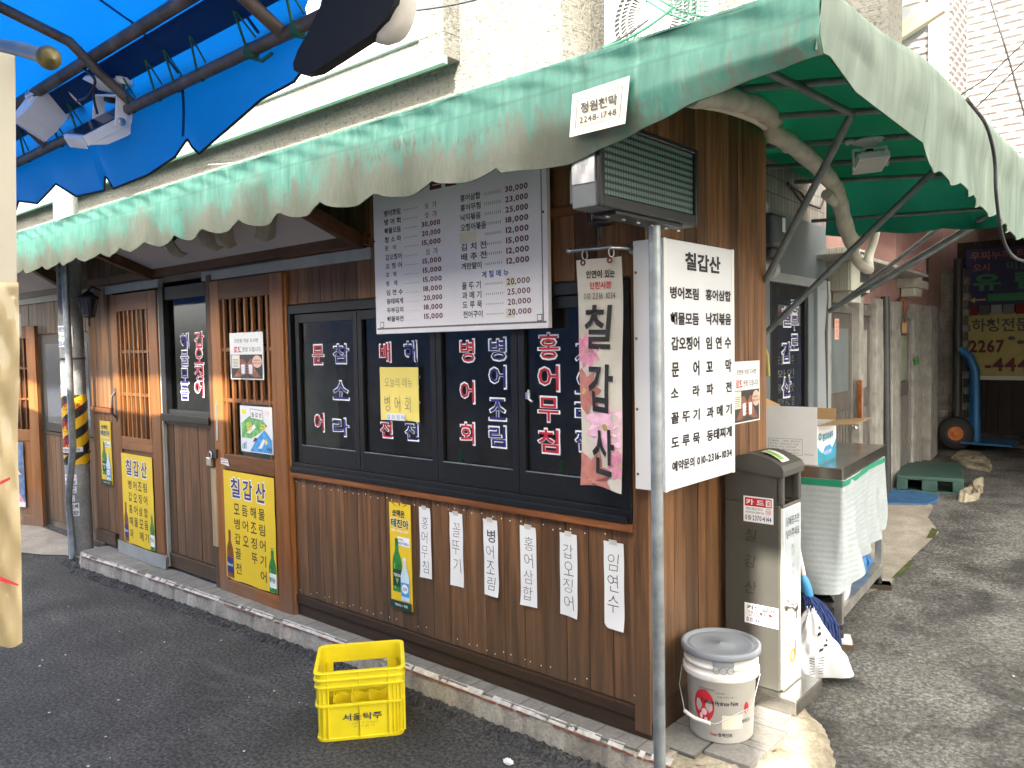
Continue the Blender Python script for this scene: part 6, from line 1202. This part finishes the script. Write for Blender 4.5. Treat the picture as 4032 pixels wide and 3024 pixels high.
# ---------------------------------------------------------------- alley buildings
GS=thing('grey_shop','grey panelled alley shop front with dark lettered window and tiled strip','building',(-.4,2,.1))
def aw(b,y0,y1,z0,z1,o0,o1,mat):   # slab along the alley wall; o = distance in front of it
    b.cur=random.random(); d=V((-AS,1,0)).normalized(); n=V((1,AS,0)).normalized(); P=lambda y,o:V((alx(y),y,0))+n*o
    vs=[P(y,o)+V((0,0,z)) for y in (y0,y1) for o in (o0,o1) for z in (z0,z1)]; b.add(vs,[(0,1,3,2),(4,6,7,5),(0,4,5,1),(2,3,7,6),(0,2,6,4),(1,5,7,3)],mat)
AF=Fm((alx(0),0,0),(-AS,1,0),(0,0,1)); AL=lambda o:Fm(V((alx(0),0,0))+AF.n*o,(-AS,1,0),(0,0,1))
wl_,wr_=al(1664,603).y,al(1743,614).y; wb=.55; wt=2.06; e1=al(1757,700).y; e2=al(1784,700).y
k=MB(); aw(k,1.0,3.12,-.0,3.4,-.12,-.05,'old_wall'); aw(k,1.0,wl_,.1,wt+.08,-.05,0,'shop_grey'); aw(k,wl_,wr_,.1,wb,-.05,0,'shop_grey'); aw(k,wr_+.02,e1,.1,wt,-.05,.005,'shop_grey'); aw(k,e1,e2,.1,wt,-.05,.03,'shop_grey_light'); aw(k,1.0,e2,wt,wt+.06,-.05,.03,'shop_grey_light'); aw(k,1.75,e2-.02,wt+.06,2.5,-.05,.008,'shop_grey'); aw(k,1.0,1.75,wt+.06,2.5,-.05,-.01,'shop_grey'); k.build('panel_wall',GS,.003)
k=MB(); aw(k,1.75,3.1,2.50,3.05,-.05,-.004,'small_tile'); aw(k,1.1,1.75,2.50,3.2,-.05,-.0,'shop_grey'); k.build('tile_strip',GS)
k=MB(); 
for q_ in ((wl_,wl_+.12,wb,wt),(wr_-.05,wr_,wb,wt),(wl_+.12,wr_-.05,wt-.09,wt),(wl_+.12,wr_-.05,wb,wb+.06)): aw(k,*q_,-.04,.004,'black_frame')
wo=k.build('window',GS,.003); k=MB(); k.quad(AL(-.02),wl_+.12,wb+.06,wr_-.05,wt-.09,0,'flood_glass'); k.build('pane',wo)
k=MB(); F=AL(-.018)
for i in range(13): k.quad(F,wl_+.13+.04*i,1.15,wl_+.16+.04*i,1.245,.001,'frost')
for st,u0,u1,v0s,h_ in (('칠갑산',642,697,(335,565,785),120),('충무로',700,745,(278,385,512),92)):
    for ch,v0 in zip(st,v0s):
        pa=F.inv(hit(F,*r6(u0,v0))); pb=F.inv(hit(F,*r6(u1,v0+h_)))
        k.text(F,ch,pa[0]-.012,pb[1]-.008,pb[0]+.012,pa[1]+.008,'letter_white',.06,.002); k.text(F,ch,pa[0],pb[1],pb[0],pa[1],'ink_navy',.01,.004)
k.quad(F,wl_+.14,1.80,wr_-.08,1.93,.001,'ink_grey'); k.text(F,'26',wl_+.2,1.83,wl_+.4,1.89,'ink_maroon',.03,.003)
for i,t in enumerate(('오늘의 안주','와인','위대한 맛','북어 FC 찜','서울 빨리')): k.text(F,t,wl_+.17,1.55-.09*i,wl_+.48,1.61-.09*i,'ink_pencil',-.01,.001)
k.build('lettering',wo)
# gas meters and pipes
for i,(u,v,lb) in enumerate(((1700,452,'dark grey gas meter on the alley wall behind the timber corner'),(1672,440,'gas meter half hidden behind the timber corner post'))):
    y0=1.66 if i==0 else 1.32; x=alx(y0)+.04; GMt=thing('gas_meter',lb,'gas meter',(x,y0,2.4),'gas meters on the alley wall')
    z0,z1=(2.17,2.42) if i==0 else (2.22,2.47)
    k=MB(); k.box(x-.03,x+.11,y0,y0+.2,z0+.06,z1,'meter_grey'); k.box(x,x+.09,y0+.03,y0+.17,z0,z0+.06,'meter_grey'); k.build('case',GMt,.02); k=MB(); k.box(x+.1102,x+.113,y0+.12,y0+.16,z1-.1,z1-.02,'letter_white'); k.build('dial',GMt)
    k=MB(); k.tube([(x+.04,y0+.06,z1-.01),(x+.04,y0+.06,z1+.05),(x+.04,y0-.02,z1+.08),(x-.02,y0-.15,z1+.08)],.022,'galv',12); k.tube([(x+.04,y0+.15,z0+.02),(x+.04,y0+.15,z0-.08)],.018,'galv',12); k.build('pipe_fitting',GMt)
k=MB(); y=1.6; k.tube([(alx(y)+.06,1.45,2.115),(alx(y)+.07,1.75,2.115)],.045,'zinc_sheet',16); k.tube([(alx(y)+.07,1.75,2.115),(alx(y)+.07,1.81,2.115)],.055,'zinc_sheet',16); tag(k.build('flue_pipe'),'short grey flue pipe under the gas meter in the alley','pipe')
k=MB(); k.tube([(alx(1.7)+.03,1.73,1.75),(alx(1.7)+.06,1.78,1.62),(alx(1.7)+.06,1.8,1.5)],.012,'sign_yellow',8); tag(k.build('gas_valve'),'yellow gas valve handle beside the shop window in the alley','valve')
# insulated pipe along the top of the timber wall and down the alley
DP=thing('insulated_pipe','taped beige insulated pipe winding down the alley wall','pipe',(0,1.2,2.7))
pts=[sd(1490,205,.22),sd(1560,212,.22),sd(1620,226,.22),sd(1652,242,.18),al(1668,262,.42),al(1672,288,.42),al(1700,305,.42),al(1745,340,.42),al(1790,385,.42),al(1808,415,.42),al(1818,455,.42),al(1830,500,.42),al(1845,530,.42)]
k=MB(); pts=smooth(pts); k.tube(pts,[.044*(1+.06*math.sin(i*1.1)) for i in range(len(pts))],'duct_tape',14); k.build('main_run',DP)
k=MB(); c=al(1870,520,.36); G=Fm(c,(-AS,1,0),(0,0,1)); k.tube([G(.20*math.cos(t*.33)-.02,.19*math.sin(t*.33),.02*math.sin(t)) for t in range(-9,3)],.03,'duct_tape',12); k.build('coil',DP); k=MB(); k.tube([al(1785,420,.40),al(1805,438,.40),al(1822,448,.40)],.03,'duct_tape',12); k.build('branch',DP); k=MB(); k.tube(smooth([sd(1500,219,.2),sd(1580,236,.2),al(1650,268,.40),al(1700,322,.40)]),.022,'cream_paper',10); k.build('second_hose',DP)
for i,(P,lb) in enumerate((([al(1700,398),al(1730,415),al(1745,440),al(1772,450),al(1785,420)],'black wire looped across the small tiled strip in the alley'),([al(1702,395),al(1735,440),al(1748,430),al(1762,395),al(1770,370)],'black wire rising beside the gas meter to the awning'))): k=MB(); k.tube(P,.008,'wire_black',6); tag(k.build('wire'),lb,'wire')
k=MB(); k.tube([al(1783,590,.02),al(1785,640,.02),al(1783,720,.03),al(1784,900,.02)],.016,'wire_black',8); tag(k.build('cable_bundle'),'dark cable bundle running down between the grey shop and brown door','cable')
# second alley house: doors, posts
AH=thing('alley_house','worn alley house with brown panelled doors and peeling white posts','building',(-.45,4,.2))
dl,dr=al(1791,750).y,al(1849,750).y
k=MB(); aw(k,e2,9.0,.0,2.0,-.14,-.06,'old_wall'); aw(k,e2,9,2.0,3.6,-.14,-.03,'pink_panel'); k.build('wall',AH)
k=MB(); ph=al(1870,520).y
for u0,u1,o in ((1785,1793,.01),(1849,1857,.03),(1888,1904,.02),(1929,1946,.0),(1972,1990,.01),(2003,2018,.04)):
    a_,c_=al(u0,750).y,al(u1,750).y; aw(k,a_,c_,gh(0,a_)-.1,2.05,-.06,o,'peel_white')
k.build('post',AH,.006)
def adoor(ya,yb,z0,z1,label=None,glass_='frost'):
    k=MB(); aw(k,ya,yb,z0,z1,-.06,-.04,'door_brown')
    for q_ in ((ya,ya+.05,z0,z1),(yb-.05,yb,z0,z1),(ya+.05,yb-.05,z1-.05,z1)): aw(k,*q_,-.04,-.015,'door_alu')
    D=k.build('door',AH,.003); k=MB(); zm=1.30; k.quad(AL(-.035),ya+.1,zm,yb-.08,z1-.17,0,glass_); k.build('pane',D)
    k=MB(); n=7
    for i in range(n): aw(k,ya+.08+(yb-ya-.16)*i/n,ya+.105+(yb-ya-.16)*i/n,z0+.05,zm-.16,-.04,-.028,'door_alu')
    aw(k,ya+.08,yb-.06,zm-.14,zm-.02,-.04,-.03,'door_brown'); k.build('slat_panel',D); return D
d_=adoor(dl,dr,.2,1.96); p=al(1846,860)
k=MB(); aw(k,dr-.03,dr-.0,1.06,1.38,.02,.05,'sticker_pink' if 0 else 'bottle_brown'); k.build('pull_handle',d_,.003); k=MB(); k.lathe(AL(-.01)(dr-.05,1.0),[(0,.04),(.02,.035),(.02,.015),(.01,0)],'steel',12,tuple(AF.n)); k.build('knob',d_)
adoor(al(1857,750).y,al(1888,750).y,.22,1.95,glass_='peel_white'); adoor(al(1946,750).y,al(1972,750).y,.3,1.9,glass_='interior_green')
k=MB(); F=AL(.0); pa=F.inv(hit(F,*r6(1012,405))); pb=F.inv(hit(F,*r6(1040,540))); k.quad(AL(-.03),pa[0],pb[1],pb[0],pa[1],0,'sticker_pink'); k.vtext(AL(-.03),'머리조심',pa[0]+.02,pb[1]+.01,pb[0]-.02,pa[1]-.01,'ink_red',0,.002); tag(k.build('sticker'),'pink warning slip with red letters on the first alley door pane','sticker')
k=MB(); k.tube([al(1912,640,.03),al(1916,1062,.03)],.035,'dark_metal',10); tag(k.build('drain_pipe'),'dark vertical pipe between white posts in the alley','pipe')
for i,(u0,v0,u1,v1,lb) in enumerate(((1795,565,1838,652,'beige ribbed heater vent above the first brown alley door'),(1946,560,1972,640,'beige ribbed vent farther down the alley under the pink panel'))):
    F=AL(.0); pa=F.inv(hit(F,u0,v0)); pb=F.inv(hit(F,u1,v1)); VT=thing('vent_box',lb,'vent',AL(0)(pa[0],pa[1]),'vent boxes above the alley doors'); k=MB(); k.fbox(F,pa[0],pb[0],pb[1]+.06,pa[1]+.1,-.05,.14,'vent_beige'); 
    for j in range(9): k.fbox(F,pa[0]-.006,pa[0],pb[1]+.06,pa[1]+.1,-.03+.018*j,-.02+.018*j,'vent_beige')
    k.build('casing',VT,.008); k=MB(); k.fbox(F,pa[0]+(pb[0]-pa[0])*.45,pb[0]-.03,pb[1]+.13,pa[1]+.08,.1402,.146,'dark_metal'); k.build('grille',VT,.004); k=MB(); k.fbox(F,pa[0]+.1,pb[0]-.1,pb[1]-.02,pb[1]+.06,-.02,.1,'vent_beige'); k.build('outlet',VT,.006)
k=MB(); F=AL(.25); pa=F.inv(hit(F,1935,505)); pb=F.inv(hit(F,2001,590)); k.fbox(F,pa[0],pb[0],pb[1],pa[1]+.35,-.28,0,'pink_panel'); k.fbox(F,pa[0]-1.2,pb[0]+.1,pb[1]-.03,pb[1]-.002,-.28,.0,'peel_white'); tag(k.build('canopy_box',bevel=.004),'faded pink canopy box over the alley doors','canopy')
F=AL(.015); p=F.inv(hit(F,*r6(1430,465))); k=MB(); k.fbox(F,p[0]-.06,p[0]+.06,p[1]-.05,p[1]+.05,0,.02,'carton_kraft'); k.tube([F(p[0],p[1]+.04,.015),F(p[0]-.05,p[1]+.25,.015)],.008,'bottle_brown',6); k.fbox(F,p[0]-.12,p[0]+.06,p[1]+.26,p[1]+.29,0,.02,'bottle_brown'); tag(k.build('wooden_tag'),'orange wooden tag hanging on the alley door post','tag')
F=AL(.02); p=F.inv(hit(F,*r6(1508,670))); k=MB(); k.fbox(F,p[0]-.04,p[0]+.04,p[1]-.05,p[1]+.01,0,.03,'bottle_green'); k.tube([F(p[0]-.02,p[1],.015),F(p[0],p[1]+.04,.015),F(p[0]+.02,p[1],.015)],.006,'steel',6); tag(k.build('padlock',bevel=.004),'green padlock on the peeling white post deep in the alley','padlock')
# brick side and end of the alley
EW=thing('alley_end_wall','dark boarded wall closing the far end of the alley','wall',(.5,8.7,.5)); ye=8.7
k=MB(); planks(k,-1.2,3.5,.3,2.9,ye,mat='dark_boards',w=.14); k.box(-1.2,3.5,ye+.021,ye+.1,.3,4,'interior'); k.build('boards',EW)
OW=thing('old_brick_wall','grimy old brick return wall behind the hand truck','wall',(-.9,8,.5)); k=MB(); 
for j in range(22):
    for i in range(5): k.box(-1.05+.125*i+(.06 if j%2 else 0),-.93+.125*i+(.06 if j%2 else 0),7.62+random.uniform(-.006,.006),7.75,.42+.09*j,.5+.09*j,'old_wall')
k.box(-1.2,-.42,7.64,7.9,.3,2.5,'old_wall'); k.build('brickwork',OW,.004)
k=MB(); k.tube([(-.46,7.55,.45),(-.46,7.55,2.6)],.05,'dark_metal',12); tag(k.build('stack_pipe'),'dark vertical pipe beside the hand truck at the alley end','pipe')
def esign(u0,v0,u1,v1,bg,name,label,fn,y=ye-.04):
    F=FF(y); a_=F.inv(hit(F,u0,v0)); c_=F.inv(hit(F,u1,v1)); k=MB(); k.box(a_[0],c_[0],y,y+.03,c_[1],a_[1],bg); fn(k,F,a_[0],c_[0]-a_[0],c_[1],a_[1]-c_[1]); tag(k.build(name),label,'sign')
def e1_(k,F,x,w,z,h):
    k.text(F,'우찌누끼 타공',x+w*.06,z+h*.80,x+w*.95,z+h*.95,'sign_orange',.02,.002); k.text(F,'오시',x+w*.1,z+h*.60,x+w*.32,z+h*.74,'sign_orange',.02,.002); k.text(F,'미싱',x+w*.55,z+h*.60,x+w*.85,z+h*.74,'sign_green',.02,.002); k.text(F,'유 림',x+w*.1,z+h*.26,x+w*.98,z+h*.56,'sign_green',.05,.002); k.quad(F,x+w*.3,z+h*.07,x+w,z+h*.2,.002,'sign_green'); k.poly(F,[(x+w*.05,z+h*.10),(x+w*.13,z+h*.15),(x+w*.13,z+h*.12),(x+w*.28,z+h*.12),(x+w*.28,z+h*.09),(x+w*.13,z+h*.09),(x+w*.13,z+h*.05)],.002,'sign_yellow')
esign(2087,540,2250,655,'sign_navy','shop_sign','navy alley sign with green and orange letters above the yellow banner',e1_)
def e2_(k,F,x,w,z,h):
    k.text(F,'하청전문',x+w*.05,z+h*.72,x+w*.85,z+h*.92,'ink_grey',.02,.002); k.text(F,'2267',x+w*.02,z+h*.41,x+w*.5,z+h*.60,'ink_maroon',.05,.002); k.text(F,'-4440',x+w*.24,z+h*.13,x+w*1.0,z+h*.33,'ink_maroon',.05,.002)
    for i in range(4): k.ell(F,x+w*(.6+.12*i),z+h*(.62-.06*(i%2)),w*.05,h*.03,.002,'ink_grey')
    k.quad(F,x,z,x+w,z+h*.06,.002,'cream_paper')
esign(2092,678,2250,822,'sign_yellow','shop_banner','dull yellow alley banner with big maroon digits',e2_)
F=FF(ye-.05); k=MB(); a_=F.inv(hit(F,2090,656)); 
for i in range(8): k.fbox(F,a_[0]+.13*i,a_[0]+.13*i+.115,a_[1]-.15,a_[1]-.03,0,.02,('red_cloth','ink_grey','shop_grey_light','frost')[i%4])
tag(k.build('notice_row'),'row of small dark notices between the two alley signs','notice')
# pallet, mat, rough step, hand truck
PL=thing('pallet','worn green plastic pallet lying on the alley ground','pallet',(-.2,5.6,.29)); P0=V((-.45,5.10,.295)); P1=V((.075,5.22,.295)); ang=math.atan2(P1.y-P0.y,P1.x-P0.x); X=Matrix.Translation(P0)@Matrix.Rotation(ang,4,'Z'); pw=(P1-P0).length; pd=1.0
k=MB(); k.box(0,pw,0,pd,.12,.155,'pallet_green',X=X); k.box(0,pw,0,pd,.0,.025,'pallet_green',X=X); k.build('deck',PL,.006)
for x in (0,pw*.38,pw-.09):
    for y in (0,pd*.45,pd-.1): k=MB(); k.box(x,x+.09*(1.4 if 0<x<.3 else 1),y,y+.1,.025,.12,'pallet_green',X=X); k.build('block',PL,.006)
k=MB(); P=[V((-.45,4.55,0)),V((-.1,4.7,0)),V((-.06,4.9,0)),V((-.1,5.08,0)),V((-.5,5.15,0))]; vs=[(p.x,p.y,gh(p.x,p.y)+z) for z in (.0,.02) for p in P]; k.add(vs,[(5,6,7,8,9)]+[(i,(i+1)%5,5+(i+1)%5,5+i) for i in range(5)],'mat_blue'); tag(k.build('floor_mat',bevel=.006),'worn blue plastic board lying in front of the green pallet','mat')
k=MB()
for P,h0 in (([(.075,4.98),(.13,4.95),(.20,5.06),(.19,5.3),(.165,5.55),(.11,5.8),(.085,5.3)],.085),([(.03,6.35),(.09,6.3),(.06,6.6),(-.05,7.0),(-.2,7.3),(-.4,7.35),(-.38,6.9),(-.15,6.45)],.03)):
    g=gh(0,P[0][1]); n=len(P); cx=sum(p[0] for p in P)/n; cy=sum(p[1] for p in P)/n
    def st_(u,v,P=P,g=g,h0=h0,cx=cx,cy=cy):
        t=u*len(P); i=int(t)%len(P); f=t-int(t); a,c=P[i],P[(i+1)%len(P)]; x,y=lerp(a[0],c[0],f),lerp(a[1],c[1],f); r=1-v; e=.012*math.sin(u*61+v*7)*math.sin(u*23)
        hh=gh(0,y)+h0*min(1,v*5)*(.85+.25*math.sin(x*37+y*21)*math.sin(y*33))
        return (lerp(cx,x+e,r if v>.2 else 1-.15*v*5*0-.0-v*.4),lerp(cy,y+e,r if v>.2 else 1-v*.4),hh)
    k.grid(st_,64,10,'rock_concrete',False)
o=k.build('rough_step'); tag(o,'pale crumbling concrete step beside the green pallet','step')
HT=thing('hand_truck','blue steel hand truck with fat black tyre and orange rim','hand truck',(-.5,7.4,.5))
F=FF(7.4); q_=lambda u,v,y=7.4: fr(u,v,y)
k=MB(); k.tube([q_(2076,756),q_(2096,772),q_(2107,800),q_(2109,955)],.045,'truck_blue',10); k.build('upright',HT); k=MB(); k.tube([q_(2076,756,7.45),q_(2090,775,7.6),q_(2096,800,7.75),q_(2098,940,7.75)],.03,'truck_blue',8); k.tube([q_(2076,756),q_(2076,756,7.5)],.035,'truck_blue',8); k.build('handle_bar',HT)
a_=q_(2096,957); k=MB(); k.add([a_+V(p) for p in ((-.08,-.1,0),(.42,-.1,-.01),(.42,.4,-.01),(-.08,.4,0),(-.08,-.1,.02),(.40,-.1,.01),(.40,.4,.01),(-.08,.4,.02))],[(0,3,2,1),(4,5,6,7),(0,1,5,4),(1,2,6,5),(2,3,7,6),(3,0,4,7)],'truck_blue'); k.build('toe_plate',HT,.004)
w_=fr(2062,935,7.35); k=MB(); k.lathe(w_+V((0,.04,0)),[(.08,.0),(.165,-.01),(.185,.03),(.185,.07),(.165,.11),(.08,.10)],'black_rubber',32,(.25,-1,0)); wh=k.build('tyre',HT); k=MB(); k.lathe(w_+V((0,.04,0)),[(0,.09),(.025,.11),(.03,.085),(.09,.08),(.10,.105),(.1,.0)],'rim_orange',24,(.25,-1,0)); k.build('rim',wh)
for i,(dx,dy,dz,lx,ly) in enumerate(((-.3,-.1,-.09,.75,.18),(.1,-.35,-.12,.45,.14),(-.05,.4,.0,.5,.5))):
    k=MB(); c=fr(2096,965,7.4); k.box(c.x+dx,c.x+dx+lx,c.y+dy,c.y+dy+ly,c.z+dz-.06,c.z+dz,'pallet_wood'); tag(k.build('wood_plank',bevel=.004),('flat grey plank under the hand truck','short pale timber offcut before the hand truck','wide grey board behind the hand truck plate')[i],'plank')
# red and orange canopies at the far right, hanging lead
k=MB(); k.grid(lambda u,v:(lerp(-.5,3.2,u),3.9+4.9*v,2.62+.5*v+.012*math.sin(u*40)),40,6,'red_cloth'); tag(k.build('red_canopy'),'red canopy low over the dark end of the alley','canopy')  # roof stretched back over the alley to shade its far end
k=MB(); k.grid(lambda u,v:(lerp(.86,2.4,u),3.35+.9*math.sin(v*1.5),2.62+.42*math.cos(v*1.55)-.0*u),20,14,'orange_cloth'); tag(k.build('orange_canopy'),'curved orange canopy beyond the green awning','canopy')
k=MB(); k.tube(smooth([sd(2090,215,.99),sd(2130,270,.99),sd(2148,340,.99),sd(2152,420,.99),sd(2165,510,.99),sd(2190,555,.99),sd(2230,568,.99)]),.007,'wire_black',8); tag(k.build('hanging_lead'),'thick black lead looping down from the green awning edge','cable')
# ---------------------------------------------------------------- tile house and steel bracket
TH=thing('tiled_house','tall pale house clad in embossed white tiles behind the awning','building',(0,6,3))
def tiles(k,F,x0,x1,z0,z1,tw=.2,th=.068):
    r_=0; z=z0
    while z<z1:
        x=x0-(tw/2 if r_%2 else 0)
        while x<x1:
            a_,c_=max(x+.004,x0),min(x+tw-.004,x1)
            if c_-a_>.03:
                zz=z+th-.008; m_=min(.035,(c_-a_)/3); vs=[F(a_,z,0),F(c_,z,0),F(c_,zz,0),F(a_,zz,0),F(a_+m_,z+.018,.02),F(c_-m_,z+.018,.02),F(c_-m_,zz-.018,.02),F(a_+m_,zz-.018,.02)]
                k.add(vs,[(4,5,6,7),(0,1,5,4),(1,2,6,5),(2,3,7,6),(3,0,4,7)],'white_tile')
            x+=tw
        z+=th; r_+=1
y1,y2=5.5,6.2; xs_=fr(2048,100,y1).x
k=MB(); k.box(-1.4,xs_,y1,y1+.1,3.0,8,'white_tile'); k.box(xs_-.1,xs_,y1+.1,y2,3.0,8,'white_tile'); k.box(xs_,4.2,y2,y2+.1,2.9,8,'white_tile'); k.build('wall',TH)
k=MB(); tiles(k,FF(y1-.001),-.75,xs_,3.3,5.4); tiles(k,Fm((xs_+.001,0,0),(0,1,0),(0,0,1)),y1,y2,3.3,5.4); tiles(k,FF(y2-.001),xs_,1.0,2.95,5.6); k.build('tile_cladding',TH)
k=MB(); a_=fr(2022,190,5.4); k.tube([(a_.x,5.42,3.2),(a_.x,5.42,7)],.07,'pvc_white',16); k.build('downpipe',TH)
for P,lb,r_ in (([fr(2140,0,3.5),fr(2180,130,3.5),fr(2225,290,3.5)],'dark red cable slanting across the white tiles',.007),([fr(2060,215,3.6),fr(2130,170,3.6),fr(2225,80,3.6)],'thin black cable rising to the right over the white tiles',.005),([fr(2100,240,3.6),fr(2225,120,3.6)],'lower thin black cable over the white tiles',.005)):
    k=MB(); k.tube(P,r_,'wire_black',6); tag(k.build('cable'),lb,'cable','overhead cables')
BR=thing('sign_bracket','cream steel bracket arm with grey sheet above the green awning','bracket',(.25,2.5,3.4)); y=2.5
k=MB(); a_,c_=fr(1893,-60,y),fr(1925,165,y); k.box(fr(1896,60,y).x,fr(1926,60,y).x,y,y+.08,c_.z-.1,a_.z,'sign_beam'); k.build('post',BR,.004)
k=MB(); p0,p1=fr(1930,75,y-.05),fr(2040,3,y-.05); k.add([p+V((0,dy,dz)) for p in (p0,p1) for dy in (0,.05) for dz in (-.05,.05)],[(0,1,3,2),(4,6,7,5),(0,4,5,1),(2,3,7,6),(0,2,6,4),(1,5,7,3)],'sign_beam'); k.build('arm',BR,.003)
k=MB(); P=[fr(u,v,y+.02) for u,v in ((1930,20),(2010,5),(2005,62),(1932,128))]; k.add(P+[p+V((0,.004,0)) for p in P],[(0,1,2,3),(7,6,5,4),(0,4,5,1),(1,5,6,2),(2,6,7,3),(3,7,4,0)],'zinc_sheet'); k.build('sheet',BR)
# ---------------------------------------------------------------- unseen houses added beyond view, shaped to steer sun and shade
k=MB(); k.box(1.75,4,5.2,10,0,6,'fill_pale'); AHS=thing('alley_shade_house','unseen plain house added beside the alley to darken its far end','building',(2,6,0)); k.build('wall',AHS)  # added out of view to darken the far end of the alley
k=MB()
OH=thing('opposite_shade_house','unseen house across the lane, added and shaped to shade the street','building',(0,-5,0))
k.box(-.42,2.61,-7,-4.6,0,5.75,'fill_pale'); k.box(2.4,3.,-4.68,-4.58,4.95,7,'fill_pale'); k.box(0,6,-4,0,0,9.6,'fill_pale',X=Matrix.Translation((2.80,-4.6,0))@Matrix.Rotation(R_(25),4,'Z')); k.box(-9,-.42,-7,-4.6,0,3.0,'fill_pale'); k.box(-9,-.42,-4.78,-4.6,5.27,6.3,'fill_pale'); k.box(-9,-8.8,-4.78,-4.6,3.0,5.27,'fill_pale'); k.build('wall',OH)  # slit, lintel and floating slab shaped to let in and block the sun
